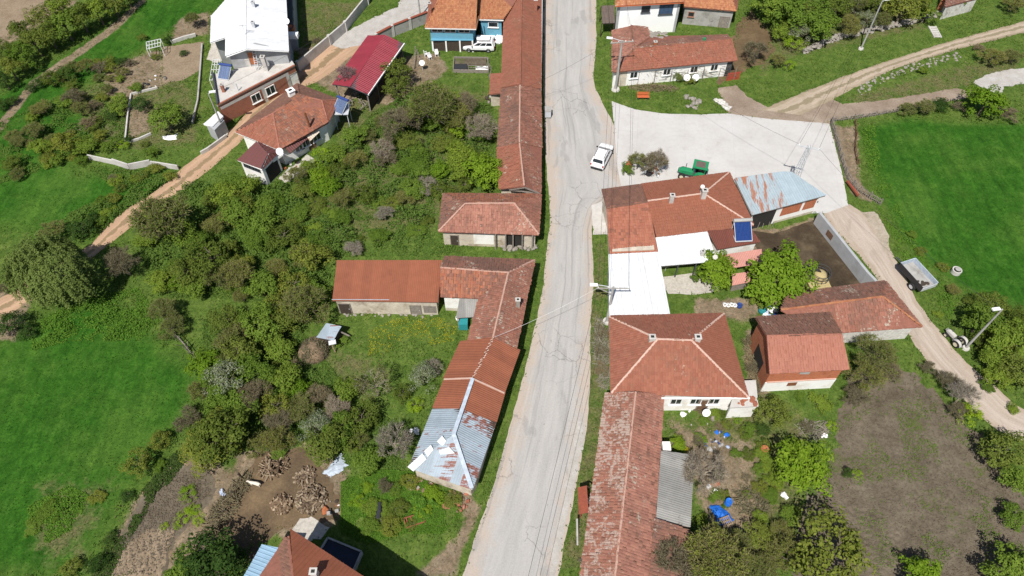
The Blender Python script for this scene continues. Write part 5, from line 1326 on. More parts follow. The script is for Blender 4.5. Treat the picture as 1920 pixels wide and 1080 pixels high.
def limb_set(r, seed, levels=4, spread=0.75, start=0.2, ntop=5, droop=0.0):
    """branches of a crown of radius r growing from the origin: list of (a, b, radius, level)"""
    rs = random.Random(seed); out = []; tips = []
    def grow(p, d, L, rad, lev):
        q = p + d * L * 0.5 + Vector((rs.uniform(-.06, .06), rs.uniform(-.06, .06), 0)) * L; e = p + d * L - Vector((0, 0, droop * L * lev))
        out.append((p, q, rad, lev)); out.append((q, e, rad * .8, lev))
        if lev >= levels: tips.append((e, d)); return
        k = ntop if lev == 0 else rs.choice((3, 3, 4))
        for i in range(k):
            az = 6.283 * (i + rs.random()) / k; tilt = spread * rs.uniform(.55, 1.15)
            ref = Vector((0, 0, 1)) if abs(d.z) < .9 else Vector((1, 0, 0))
            x = d.cross(ref).normalized(); y = d.cross(x)
            nd = (d * math.cos(tilt) + (x * math.cos(az) + y * math.sin(az)) * math.sin(tilt)); nd.z = max(nd.z, -.15); nd.normalize()
            grow(e if rs.random() < .6 else q.lerp(e, .6), nd, L * rs.uniform(.6, .8), rad * .55, lev + 1)
    grow(Vector((0, 0, 0)), Vector((rs.uniform(-.08, .08), rs.uniform(-.08, .08), 1)).normalized(), r * 0.62, r * 0.045, 0)
    return out, tips
def limb_mesh(limbs, minr=0.012, n=4):
    mb = MB()
    for a, b, rad, lev in limbs: mb.tube([a, b], max(rad, minr), 5 if lev == 0 else (4 if lev == 1 else 3), max(rad * .75, minr))
    return mb
def crown_leafy(seed, r=2.2, h=0.9, clumps=55, per=95, leaf=0.17, lobes=5, low=-0.35):
    """clumps of leaves spread over an uneven shell, thin inside, ragged outside; crown centre at origin"""
    g = np.random.default_rng(seed)
    lob = g.normal(size=(lobes, 3)); lob /= np.linalg.norm(lob, axis=1, keepdims=True)
    parts = []
    d = g.normal(size=(clumps, 3)); d /= np.linalg.norm(d, axis=1, keepdims=True); d[:, 2] = np.where(d[:, 2] < low, -d[:, 2], d[:, 2])
    ext = 0.72 + 0.38 * np.max(np.clip(d @ lob.T, 0, 1) ** 3, axis=1) + g.uniform(-.12, .12, clumps)
    rad = ext * g.uniform(0.55, 1.08, clumps)
    cc = d * rad[:, None] * r; cc[:, 2] *= h
    cr = r * g.uniform(0.12, 0.29, clumps)
    C = []; N = []
    for i in range(clumps):
        k = int(per * (cr[i] / (0.24 * r)) ** 2 * g.uniform(.6, 1.2))
        q = g.normal(size=(k, 3)); q /= np.linalg.norm(q, axis=1, keepdims=True); q[:, 2] = np.where(q[:, 2] < -.3, -q[:, 2], q[:, 2])
        C.append(cc[i] + q * (cr[i] * g.uniform(.55, 1.12, k) ** .6)[:, None] * np.array([1, 1, .8]))
        N.append(q + d[i] * .5 + g.normal(scale=.55, size=(k, 3)) + np.array([0, 0, .45]))
    C = np.concatenate(C); N = np.concatenate(N)
    return leaf_quads(C, N, leaf)
def crown_bare(seed, r=2.2, n=2600, w=0.03, spread=0.75, droop=0.0):
    limbs, tips = limb_set(r, seed, 4, spread, ntop=6, droop=droop)
    g = np.random.default_rng(seed)
    segs = [(a, b) for a, b, rad, lev in limbs if lev >= 2]
    idx = g.integers(0, len(segs), n); t = g.random(n)
    A = np.array([segs[i][0] for i in idx]) * (1 - t[:, None]) + np.array([segs[i][1] for i in idx]) * t[:, None]
    out = A.copy(); out[:, 2] -= r * .2; out /= (np.linalg.norm(out, axis=1, keepdims=True) + 1e-9)
    D = out * .5 + g.normal(scale=.6, size=(n, 3)) + np.array([0, 0, .25 - droop * 3]); D /= np.linalg.norm(D, axis=1, keepdims=True); D *= (r * g.uniform(.10, .26, n))[:, None]
    return limbs, slivers(A, D, w)
def crown_willow(seed, r=3.6):
    g = np.random.default_rng(seed); C = []; N = []
    n = 620; d = g.normal(size=(n, 3)); d[:, 2] = np.abs(d[:, 2]) * .9; d /= np.linalg.norm(d, axis=1, keepdims=True)
    lob = g.normal(size=(7, 3)); lob[:, 2] = np.abs(lob[:, 2]); lob /= np.linalg.norm(lob, axis=1, keepdims=True)
    ext = .62 + .34 * np.max(np.clip(d @ lob.T, 0, 1) ** 4, axis=1)
    top = d * (r * ext * g.uniform(.7, 1.0, n))[:, None]; top[:, 2] = top[:, 2] * .95
    for i in range(n):
        L = g.uniform(.8, 2.2); k = int(36 * L); t = g.random(k)
        out = np.array([d[i, 0], d[i, 1], 0]) * .35
        p = top[i] + out * t[:, None] * L * .5 + np.array([0, 0, -1]) * (t ** 1.4 * L)[:, None] + g.normal(scale=.07, size=(k, 3))
        C.append(p); N.append(np.tile(d[i] + np.array([0, 0, .6]), (k, 1)) + g.normal(scale=.45, size=(k, 3)))
    return leaf_quads(np.concatenate(C), np.concatenate(N), 0.17, 0.4)
PROTO = {}
def proto(kind, variants):
    PROTO[kind] = variants
def leafy(kind, mat, n, **kw):
    vs_ = []
    for k in range(n):
        V, F = crown_leafy(100 * len(PROTO) + k, **kw)
        r = kw.get('r', 2.2); me = np_mesh('crown', V, F); me.materials.append(MATS[mat])
        limbs, _ = limb_set(r * 1.15, 10 * len(PROTO) + k, 2, .7)
        lm = MB()
        for a, b, rad, lev in limbs: lm.tube([a - Vector((0, 0, r * .75)), b - Vector((0, 0, r * .75))], max(rad * 1.2, .02), 5, max(rad, .02))
        lm.tube([(0, 0, -r * 1.7), (0, 0, -r * .74)], r * .075, 7, r * .055)
        bm = bpy.data.meshes.new('trunk'); bm.from_pydata([tuple(v) for v in lm.v], [], lm.f); bm.materials.append(MATS['bark'])
        vs_.append((me, bm, r))
    PROTO[kind] = vs_
def bare(kind, mat, nv, leaves=None, bark='bark', nleaf=700, **kw):
    vs_ = []
    for k in range(nv):
        r = kw.get('r', 2.2)
        limbs, (V, F) = crown_bare(500 + 50 * len(PROTO) + k, **kw)
        V = V - np.array([0, 0, r * .75]); me = np_mesh('crown', V, F); me.materials.append(MATS[mat])
        if leaves:
            g = np.random.default_rng(k + 77); idx = g.integers(0, len(V) // 4, nleaf); C = V.reshape(-1, 4, 3)[idx].mean(1) + g.normal(scale=.08, size=(nleaf, 3))
            V2, F2 = leaf_quads(C, g.normal(size=(nleaf, 3)) + np.array([0, 0, 1.]), .13)
            V3, F3 = join_np([(V, F), (V2, F2)]); me = np_mesh('crown', V3, F3); me.materials.append(MATS[mat]); me.materials.append(MATS[leaves])
            mi = np.zeros(len(F3), np.int32); mi[len(F):] = 1; me.polygons.foreach_set('material_index', mi)
        lm = MB()
        for a, b, rad, lev in limbs: lm.tube([a - Vector((0, 0, r * .75)), b - Vector((0, 0, r * .75))], max(rad, .016), 5 if lev < 2 else 3, max(rad * .75, .014))
        lm.tube([(0, 0, -r * 1.5), (0, 0, -r * .74)], r * .06, 6, r * .045)
        bm = bpy.data.meshes.new('trunk'); bm.from_pydata([tuple(v) for v in lm.v], [], lm.f); bm.materials.append(MATS[bark])
        vs_.append((me, bm, r))
    PROTO[kind] = vs_
leafy('bright', 'leaf_bright', 3, clumps=75, per=62, leaf=.24)
leafy('green', 'leaf_green', 4, clumps=62, per=62, leaf=.23)
leafy('olive', 'leaf_olive', 4, clumps=62, per=60, leaf=.21)
leafy('dark', 'leaf_dark', 2, clumps=55, per=60, leaf=.21)
leafy('yellow', 'leaf_yellow', 2, clumps=40, per=60, leaf=.17)
leafy('blossom', 'leaf_blossom', 2, clumps=60, per=75, leaf=.15)
leafy('flower', 'flower_yellow', 1, clumps=40, per=60, leaf=.15)
bare('grey', 'twig_grey', 2, bark='bark_pale', n=2600)
bare('brown', 'twig_brown', 2, n=3000)
bare('scrub', 'twig_olive', 3, leaves='leaf_olive', n=2600, nleaf=2600)
bare('purple', 'twig_purple', 1, n=2600)
bare('pale', 'twig_olive', 1, leaves='leaf_olive', bark='bark_pale', n=900, nleaf=500)
V, F = crown_willow(5); me = np_mesh('crown', V, F); me.materials.append(MATS['leaf_willow'])
PROTO['willow'] = [(me, PROTO['olive'][0][1], 3.6)]
LOOK = dict(bright='bright green leafy', green='mid green leafy', olive='olive green', dark='dark green dense', yellow='yellow green', blossom='pale flowering', flower='yellow flowering',
            grey='bare grey', brown='bare brown twiggy', scrub='half bare olive', purple='bare purplish', pale='pale limbed thinly leaved', willow='drooping feathery')
GROUPS = dict(bright='bright leafy trees', green='green leafy trees and bushes', olive='olive green bushes', dark='dark dense bushes', yellow='yellow green shrubs', blossom='pale flowering bushes', flower='yellow flowering shrubs',
              grey='bare grey trees', brown='bare brown shrubs', scrub='half bare olive shrubs', purple='bare purplish trees', pale='pale limbed trees', willow='willow trees')
PLANTS = []
def plant(u, v, rpx, kind, h=1.0, stem=None):
    """crown centred at photo pixel (u, v) with radius rpx pixels; h squashes it, stem lifts it off the ground (crown radii)"""
    r = rpx / pxm(v + rpx * .3); me, bm, r0 = random.choice(PROTO[kind])
    rr = r * 1.02
    zc = rr * h * (stem if stem is not None else (0.75 if r < 1.3 else 0.95))
    p = G(u, v, zc)
    sx = rr / r0
    tree = r > 1.45
    e = bpy.data.objects.new('tree' if tree else 'shrub', None); COL.objects.link(e)
    e.location = (p.x, p.y, 0); e.empty_display_size = .3
    rz = random.uniform(0, 6.28)
    for nm, m in (('crown' if tree else 'foliage', me), ('trunk' if tree else 'stems', bm)):
        o = bpy.data.objects.new(nm, m); COL.objects.link(o); o.parent = e
        o.scale = (sx * random.uniform(.93, 1.07), sx * random.uniform(.93, 1.07), sx * h); o.rotation_euler = (0, 0, rz)
        o.location = (0, 0, zc)
        if nm in ('trunk', 'stems'):
            # trunk mesh hangs about 1.6 crown radii below the crown centre: shrink so that it just enters the ground
            f = (zc + .15) / (r0 * 1.6 * sx * h); o.scale.z *= min(f, 1.0) if f < 1 else f
    PLANTS.append((e, kind, tree, Vector((p.x, p.y, 0)), u, v))
    return e
PL = [
 # upper-left hedgerow
 (20, 130, 24, 'olive'), (46, 106, 26, 'green'), (66, 82, 27, 'olive'), (92, 66, 29, 'olive'), (122, 50, 30, 'green'), (152, 36, 28, 'olive'), (182, 22, 28, 'green'), (212, 8, 25, 'olive'), (238, -6, 22, 'dark'), (10, 96, 24, 'olive'), (40, 62, 25, 'olive'), (76, 36, 24, 'olive'), (112, 18, 24, 'green'), (8, 152, 20, 'dark'),
 (58, 166, 12, 'dark', .7), (76, 156, 15, 'dark', .8), (97, 148, 19, 'olive', .8), (122, 140, 20, 'dark', .8), (138, 128, 14, 'scrub', .8), (160, 126, 18, 'scrub', .8), (186, 130, 17, 'brown', .7), (206, 130, 14, 'olive', .7), (24, 190, 13, 'dark', .7), (4, 198, 15, 'dark', .8),
 (142, 186, 22, 'brown', .8), (152, 206, 19, 'scrub', .7), (176, 198, 15, 'brown', .6), (226, 186, 15, 'yellow', .7), (211, 216, 14, 'dark', .6), (166, 232, 18, 'brown', .6), (122, 270, 28, 'olive', .8), (60, 250, 24, 'scrub', .6), (92, 300, 18, 'olive', .6), (150, 302, 15, 'green', .6), (22, 306, 20, 'olive', .6), (232, 272, 13, 'yellow', .7), (284, 286, 14, 'green', .7), (264, 196, 18, 'dark', .8), (312, 222, 31, 'green', .95), (240, 262, 11, 'dark', .6), (32, 270, 17, 'scrub', .6), (214, 336, 14, 'brown', .5), (366, 40, 19, 'scrub', .8), (268, 70, 9, 'olive', .7), (314, 76, 11, 'dark', .7), (345, 100, 9, 'dark', .6), (242, 118, 13, 'brown', .5), (225, 148, 10, 'green', .6), (292, 316, 16, 'olive', .5), (255, 165, 14, 'green', .5),
 (290, 108, 9, 'olive', .6), (200, 170, 14, 'scrub', .6), (270, 270, 10, 'olive', .6), (180, 270, 14, 'olive', .6),
 # middle left
 (100, 436, 28, 'scrub', .6), (152, 430, 26, 'dark', .6), (176, 412, 16, 'dark', .6), (96, 508, 84, 'willow', .9), (232, 496, 38, 'brown', .8), (322, 412, 64, 'scrub', .75), (395, 486, 46, 'olive', .8), (350, 512, 38, 'olive', .8), (300, 528, 26, 'green', .7), (440, 522, 38, 'scrub', .8), (446, 402, 36, 'green', .7), (482, 432, 32, 'green', .6), (428, 366, 32, 'green', .8), (466, 350, 24, 'green', .8), (532, 446, 34, 'olive', .6), (566, 484, 32, 'scrub', .7), (304, 590, 32, 'scrub', .7), (324, 616, 26, 'scrub', .7), (22, 606, 27, 'dark', .8), (48, 624, 20, 'dark', .7), (8, 542, 15, 'brown', .7),
 (498, 384, 26, 'green', .6), (602, 336, 22, 'bright', .8), (602, 290, 22, 'yellow', .9), (576, 310, 15, 'green', .7), (640, 372, 28, 'scrub', .6), (682, 362, 26, 'olive', .7), (722, 404, 24, 'grey', .5), (800, 206, 58, 'scrub', .8), (756, 236, 44, 'brown', .7), (842, 226, 40, 'scrub', .8), (868, 200, 30, 'brown', .7), (900, 244, 33, 'grey', .9), (912, 326, 40, 'bright', .8), (864, 320, 26, 'green', .6), (748, 138, 27, 'olive', 1.1), (742, 166, 24, 'olive', .9), (650, 146, 22, 'purple', 1.0, 1.9), (596, 84, 13, 'brown', 1.0), (655, 128, 13, 'brown', .8), (690, 256, 20, 'scrub', .6), (662, 300, 26, 'scrub', .6), (720, 300, 26, 'brown', .5), (780, 310, 30, 'green', .5), (800, 350, 26, 'grey', .5), (560, 400, 22, 'green', .5), (760, 370, 22, 'scrub', .5), (640, 410, 20, 'green', .5), (660, 470, 24, 'grey', .5), (600, 450, 20, 'green', .6), (790, 190, 26, 'green', .6), (830, 270, 24, 'olive', .6),
 # mid-left garden
 (482, 612, 42, 'green', .8), (452, 664, 42, 'olive', .8), (426, 714, 44, 'blossom', .9), (572, 578, 46, 'scrub', .8), (522, 652, 24, 'scrub', .6), (540, 600, 34, 'olive', .8), (446, 764, 36, 'green', .8), (418, 816, 58, 'olive', .9), (378, 838, 42, 'olive', .8), (352, 792, 30, 'brown', .7), (480, 744, 36, 'brown', .8), (524, 790, 34, 'brown', .7), (600, 748, 32, 'brown', .6), (562, 770, 36, 'scrub', .7), (612, 836, 42, 'olive', .9), (592, 800, 34, 'blossom', .8), (652, 786, 22, 'dark', .8), (692, 866, 30, 'green', .8), (704, 722, 36, 'pale', 1.1), (756, 740, 20, 'olive', .9), (792, 706, 30, 'blossom', .8), (812, 690, 20, 'grey', .8), (740, 832, 40, 'grey', .9), (722, 912, 18, 'brown', .7), (262, 868, 28, 'olive', .9), (300, 826, 22, 'olive', .8), (642, 640, 14, 'green', .5), (552, 690, 16, 'brown', .6), (660, 830, 22, 'green', .7), (505, 700, 22, 'olive', .6), (780, 760, 18, 'yellow', .6), (525, 848, 16, 'green', .6), (675, 940, 16, 'yellow', .6),
 # bottom left
 (398, 1064, 66, 'dark', .9), (344, 1076, 44, 'green', .8), (440, 1046, 34, 'dark', .9), (350, 926, 18, 'yellow', .3), (368, 956, 14, 'yellow', .3), (346, 966, 18, 'yellow', .3), (372, 978, 14, 'yellow', .3), (308, 986, 9, 'yellow', .4), (332, 988, 9, 'yellow', .3), (132, 1066, 22, 'olive', .5), (206, 1010, 15, 'dark', .5), (180, 1060, 22, 'dark', .6), (238, 930, 14, 'dark', .5), (300, 872, 14, 'green', .5), (60, 990, 18, 'green', .2), (90, 960, 24, 'green', .2), (185, 930, 16, 'olive', .3),
 # upper right
 (1482, 26, 42, 'green', .9), (1532, 46, 38, 'green', .9), (1500, 64, 26, 'blossom', .8), (1450, 14, 38, 'green', .9), (1566, 18, 32, 'olive', .9), (1596, 52, 26, 'scrub', .8), (1624, 36, 22, 'blossom', .8), (1650, 40, 22, 'scrub', .7), (1692, 18, 38, 'olive', .8), (1734, 28, 22, 'green', .7), (1416, 100, 28, 'brown', .8), (1456, 116, 18, 'scrub', .7), (1478, 122, 14, 'yellow', .7), (1488, 84, 20, 'yellow', .7), (1464, 62, 22, 'green', .8), (1860, 108, 26, 'scrub', .5), (1902, 108, 22, 'scrub', .6), (1836, 92, 14, 'brown', .4), (1848, 194, 35, 'bright', .95, .8), (1700, 206, 18, 'scrub', .5), (1732, 200, 22, 'scrub', .6), (1764, 198, 20, 'dark', .5), (1796, 200, 16, 'brown', .5), (1890, 214, 24, 'brown', .4), (1730, 132, 9, 'green', .9), (1640, 4, 28, 'olive', .8), (1900, 10, 24, 'scrub', .6), (1790, 4, 22, 'green', .7), (1590, 2, 26, 'blossom', .8),
 # square and farm
 (1196, 306, 22, 'scrub', .7), (1222, 310, 28, 'brown', .8), (1240, 300, 22, 'grey', .9), (1176, 318, 14, 'green', .7), (1344, 512, 36, 'bright', .9), (1312, 518, 16, 'green', .8), (1456, 526, 60, 'bright', .85), (1412, 500, 22, 'bright', .8), (1424, 562, 20, 'green', .8),
 (1296, 150, 13, 'olive', .8), (1270, 144, 14, 'olive', .8), (1334, 36, 12, 'grey', .9), (1312, 34, 12, 'brown', .8),
 # right lane
 (1838, 604, 36, 'green', .9), (1884, 640, 42, 'green', .9), (1904, 704, 36, 'olive', .9), (1862, 672, 30, 'green', .8), (1914, 600, 30, 'olive', .8), (1818, 566, 14, 'olive', .6), (1790, 546, 16, 'scrub', .6), (1768, 500, 13, 'olive', .5), (1726, 470, 12, 'olive', .5), (1710, 440, 10, 'green', .5), (1640, 668, 42, 'scrub', .9), (1618, 706, 38, 'scrub', .8), (1662, 700, 30, 'brown', .7), (1600, 744, 26, 'brown', .7), (1802, 744, 34, 'grey', .8), (1776, 716, 24, 'brown', .7), (1822, 772, 26, 'yellow', .8), (1796, 772, 22, 'brown', .7), (1882, 852, 42, 'olive', .9), (1908, 902, 32, 'green', .9), (1858, 828, 20, 'dark', .7), (1740, 690, 20, 'brown', .5), (1900, 768, 14, 'green', .5), (1850, 724, 14, 'green', .5), (1760, 590, 10, 'green', .4),
 # lower right
 (1452, 772, 33, 'olive', .9), (1430, 806, 18, 'dark', .8), (1500, 882, 55, 'bright', .9), (1560, 1036, 74, 'olive', .9), (1482, 966, 20, 'green', .8), (1726, 1078, 38, 'bright', .9), (1892, 1066, 48, 'green', .9), (1588, 888, 11, 'dark', 1.1), (1606, 886, 12, 'yellow', .6), (1320, 886, 46, 'grey', .9), (1352, 1052, 72, 'scrub', .8), (1256, 1062, 52, 'brown', .9), (1408, 1076, 38, 'scrub', .8), (1296, 1042, 36, 'grey', .8), (1272, 834, 16, 'bright', .8), (1290, 848, 12, 'flower', .7), (1310, 826, 16, 'brown', .5), (1404, 806, 16, 'green', .8), (1384, 790, 10, 'yellow', .6), (1478, 1050, 40, 'scrub', .8), (1404, 640, 16, 'brown', .6), (1412, 690, 18, 'brown', .6), (1412, 730, 16, 'brown', .6), (1128, 626, 18, 'brown', .4), (1128, 660, 18, 'brown', .4), (1126, 694, 18, 'brown', .4), (1500, 744, 12, 'green', .4), (1540, 756, 22, 'green', .3), (1512, 800, 16, 'brown', .4), (1436, 862, 14, 'green', .5), (1452, 900, 18, 'green', .5), (1440, 930, 16, 'brown', .4), (1560, 800, 12, 'yellow', .4), (1350, 800, 12, 'brown', .4), (1380, 850, 12, 'green', .5), (1340, 930, 14, 'green', .4), (1420, 1000, 16, 'brown', .5), (1095, 1055, 12, 'grey', .6), (1400, 896, 12, 'brown', .3), (1320, 790, 10, 'green', .4),
 (1310, 770, 9, 'brown', .5), (1355, 776, 9, 'olive', .9),
]
for q in PL: plant(*q)

# ------------------------------------------------------------------ poles and cables
def street_pole(label, base, h, mat='grey_concrete', lamp=None, arm=None, r=0.13, foot=True, name='lamp_post', cat='lamp post'):
    b = Vector(base); t = thing(name, label, cat, (b.x, b.y, 0))
    MB().tube([b, b + Vector((0, 0, h))], r, 8, r * .6).build('pole', mat, t)
    if foot: MB().cyl(b + Vector((0, 0, .1)), r * 3, .22, n=10, r2=r * 2.6).build('footing', 'pale_concrete', t)
    if lamp is not None:
        d = Vector(lamp); e = b + Vector((0, 0, h - .1))
        MB().tube([e, e + d * .7 + Vector((0, 0, .25)), e + d + Vector((0, 0, .28))], .04, 6).build('arm', 'galvanised', t)
        ang = math.atan2(d.y, d.x); MB().box(e + d + Vector((0, 0, .27)), (.75, .3, .14), ang).build('lamp_head', 'white_plastic', t)
    if arm is not None:
        for dz in ((-.25,) if arm[2] == 1 else (-.25, -.85)):
            d = Vector((math.cos(arm[0]), math.sin(arm[0]), 0)) * arm[1]; c = b + Vector((0, 0, h + dz))
            MB().beam(c - d, c + d, .1, .1).build('crossarm', mat, t)
            for s in (-.9, -.3, .3, .9): MB().cyl(c + d * s + Vector((0, 0, .13)), .05, .16, n=8).build('insulator', 'white_plastic', t)
    return t
pA = G(1810, 653); street_pole('street lamp leaning over the bushes by the lane', pA, 6.7, lamp=(-.7, -.1, 0))
pB = G(1614, 92); street_pole('street lamp on the grass bank beside the dry stone wall', pB, 7.4, lamp=(.6, .1, 0))
pC = G(423, 253); street_pole('street lamp beside the tiny white roofed hut', pC, 6.4, lamp=(.5, .1, 0))
pD = G(1154, 168); street_pole('thick concrete power pole in front of the old cottage', pD, 7.5, arm=(R(8), 1.5, 1), lamp=(-1.6, .3, 0), r=.2, name='power_pole', cat='power pole')
pG = G(788, 32); street_pole('grey pole beside the blue house and capped wall', pG, 6.5, name='utility_pole', cat='pole')
pF = G(1138, 603); t = street_pole('power pole with wide crossarm at the white metal roof', pF, 5.9, arm=(R(0), 1.6, 1), lamp=(-1.9, .1, 0), r=.16, name='power_pole', cat='power pole')
MB().beam(pF + Vector((0, 0, 4.7)), pF + Vector((-1.3, 0, 5.6)), .06, .06).build('brace', 'grey_concrete', t)
# lattice pole behind the metal barn
pE = Vector((G(1518, 273, 7.5).x, G(1518, 273, 7.5).y, 0)); t = thing('lattice_pole', 'grey lattice power pole behind the blue grey barn', 'power pole', pE)
mb = MB()
for sx, sy in ((-1, -1), (1, -1), (1, 1), (-1, 1)): mb.beam(pE + Vector((sx * .45, sy * .45, 0)), pE + Vector((sx * .12, sy * .12, 7.5)), .06, .06)
for k in range(12):
    z0, z1 = k * .62, (k + 1) * .62; w0, w1 = .45 - .33 * z0 / 7.5, .45 - .33 * z1 / 7.5; s = 1 if k % 2 else -1
    for ax in (0, 1):
        for sd in (-1, 1):
            a = Vector((s * w0, sd * w0, z0)) if ax == 0 else Vector((sd * w0, s * w0, z0)); b = Vector((-s * w1, sd * w1, z1)) if ax == 0 else Vector((sd * w1, -s * w1, z1))
            mb.beam(pE + a, pE + b, .035, .035)
mb.build('lattice', 'galvanised', t); MB().beam(pE + Vector((-1.1, .4, 7.2)), pE + Vector((1.1, -.4, 7.2)), .1, .1).build('crossarm', 'galvanised', t)
for s in (-.9, 0, .9): MB().cyl(pE + Vector((s * 1.1, -s * .4, 7.35)), .05, .2, n=8).build('insulator', 'white_plastic', t)
def cable(a, b, sag, label, mat='black_cable', r=0.013, grp=None):
    a, b = Vector(a), Vector(b); pts = []
    for i in range(25): k = i / 24; p = a.lerp(b, k); p.z -= sag * 4 * k * (1 - k); pts.append(p)
    o = MB().tube(pts, r, 4).build('cable', mat); return tag(o, label, 'cable', grp)
dD = Vector((math.cos(R(8)), math.sin(R(8)), 0)) * 1.5
pS = G(995, 1200, 6.0)
for k, (s, w) in enumerate(((-.9, 'roadside'), (-.3, 'middle'), (.9, 'house side'))):
    cable(pD + Vector((0, 0, 7.45)) + dD * s, pF + Vector((1.6 * s, 0, 5.85)), .7, '%s power cable spanning the parked white car between two poles' % w, grp='power cables over the road')
    if k < 2: cable(pF + Vector((1.6 * s, 0, 5.85)), pS + Vector((1.4 * s, 0, 0)), .8, '%s power cable running down the road from the white roof' % w, grp='power cables over the road')
    if k in (0, 2): cable(pD + Vector((0, 0, 7.45)) + dD * s, G(1140, -160, 7.4) + Vector((1.4 * s, 0, 0)), .7, '%s power cable running up the road from the cottage' % w, grp='power cables over the road')
cable(pF + Vector((-1.6, 0, 5.6)), G(927, 632, 4.3), .35, 'white service cable crossing the road to the L shaped farmhouse', 'white_cable', .014)
cable(pD + Vector((-1.5, -.2, 7.4)), G(972, 170, 4.4), .4, 'thin service cable crossing the road to the lichen row house', r=.015)
for s in (-.9, .9):
    cable(pE + Vector((s * 1.1, -s * .4, 7.4)), pB + Vector((s * .3, 0, 7.2)), .8, '%s cable from the lattice pole to the bank lamp' % ('near' if s < 0 else 'far'), grp='cables over the square')
cable(pE + Vector((-1, .4, 7.4)), pD + dD + Vector((0, 0, 7.3)), 1.0, 'cable over the white square from lattice pole to thick pole', r=.015)
cable(pE + Vector((1, -.4, 7.4)), pA + Vector((0, 0, 6.5)), 1.0, 'cable over the lane from lattice pole to lane lamp', r=.015)
cable(pC + Vector((0, 0, 6.3)), pG + Vector((0, 0, 6.4)), .8, 'cable over the dirt road between hut lamp and grey pole', r=.015)

# ------------------------------------------------------------------ walls and fences
def rubble_wall(name, pts, label, h=.7, w=.7, n_per_m=16, mat='stone', cat='stone wall', size=(.14, .34), landmark=None):
    P = smooth_line(GP(pts), .8); t = thing(name, label, cat, P[0], landmark=landmark); mb = MB()
    for i in range(len(P) - 1):
        a, b = P[i], P[i + 1]; d = (b - a); L = d.length
        if L < 1e-6: continue
        d.normalize(); s = Vector((-d.y, d.x, 0))
        for k in range(int(L * n_per_m)):
            z = random.uniform(0, h) ** 1.0; off = random.uniform(-1, 1) * w / 2 * (1.15 - .5 * z / max(h, .1))
            mb.rock(a + d * random.uniform(0, L) + s * off + Vector((0, 0, z * .9)), random.uniform(*size))
    o = mb.build('stones', mat, t); o['kind'] = 'stuff'
    return t
rubble_wall('dry_stone_wall', [(1507, 100), (1545, 82), (1580, 70), (1620, 62), (1657, 55), (1710, 42), (1765, 27)], 'dry stone wall along the upper right grass bank', .7, .8, landmark='the dry stone wall')
rubble_wall('stone_scatter', [(1605, 172), (1640, 155), (1680, 138), (1720, 126), (1770, 112), (1800, 104)], 'line of tumbled stones below the beige track', .1, 1.5, 7, 'stone', 'stones', (.08, .24))
rubble_wall('boulder_group', [(1340, 190), (1352, 194), (1362, 206)], 'white boulders at the edge of the square beside the red gate', .3, .7, 8, 'white_stone', 'boulders', (.25, .5))
rubble_wall('rubble_bank', [(1285, 182), (1300, 190), (1312, 196), (1290, 203)], 'low rubble on the grass in front of the old cottage', .2, 1.2, 7, 'stone', 'rubble', (.12, .35))
def slab_wall(name, pts, label, h, th, mat, cat='wall', cap=None, posts=None, landmark=None):
    P = GP(pts); t = thing(name, label, cat, P[0], landmark=landmark)
    for i in range(len(P) - 1):
        a, b = P[i], P[i + 1]; hz = h[i] if isinstance(h, (list, tuple)) else h
        MB().beam(a + Vector((0, 0, hz / 2 - .05)), b + Vector((0, 0, hz / 2 - .05)), th, hz + .1).build('wall_panel', mat, t)
        if cap: MB().beam(a + Vector((0, 0, hz + .05)), b + Vector((0, 0, hz + .05)), th + .18, .09).build('coping', cap, t)
        if posts: MB().box(a + Vector((0, 0, hz / 2 + .05)), (th + .18, th + .18, hz + .1), math.atan2((b - a).y, (b - a).x)).build('post', posts, t)
    return t
slab_wall('yard_wall', [(1527, 418), (1615, 530), (1640, 556)], 'long grey rendered wall round the cattle yard', 1.8, .3, 'grey_render', landmark='the grey yard wall')
t = [o for o in bpy.data.objects if o.name == 'yard_wall'][0]; a, b = G(1527, 418), G(1615, 530); d = (b - a).normalized(); q = a.lerp(b, .3)
MB().beam(q - d * .5 + Vector((0, 0, .9)), q + d * .5 + Vector((0, 0, .9)), .36, .8).build('opening', 'brown_wood', t)
slab_wall('capped_wall', [(708, 84), (738, 68), (770, 55), (803, 42)], 'grey panel wall with pinkish coping beside the blue house', 1.7, .2, 'grey_concrete', cap='red_wood', posts='pale_concrete', landmark='the pink capped wall')
slab_wall('garden_wall', [(562, 133), (620, 84), (650, 58), (690, 8), (700, -20)], 'grey garden wall running up from the brick annex', 1.5, .22, 'pale_concrete', posts='pale_concrete', landmark='the grey garden wall')
slab_wall('retaining_wall', [(168, 298), (215, 308), (245, 318), (285, 310), (336, 318)], 'leaning concrete retaining wall panels below the left gardens', [.7, .9, .9, .7], .16, 'pale_concrete', landmark='the retaining wall')
slab_wall('kerb_wall', [(378, 290), (392, 282), (425, 258)], 'low concrete wall by the tiny white hut', .5, .2, 'pale_concrete')
slab_wall('bed_edging', [(236, 265), (241, 215), (247, 178), (296, 166)], 'white concrete edging of the left garden bed', .3, .18, 'pale_concrete')
slab_wall('bed_edging', [(240, 268), (262, 262), (284, 252)], 'short concrete edging below the left garden bed', .3, .18, 'pale_concrete')
slab_wall('bed_edging', [(362, 232), (372, 190), (376, 140), (380, 85)], 'long edging wall between the garden bed and forecourt', .35, .2, 'grey_concrete')
slab_wall('bed_edging', [(322, 82), (345, 74), (368, 68)], 'pale wall at the head of the bare garden bed', .5, .25, 'pale_concrete')
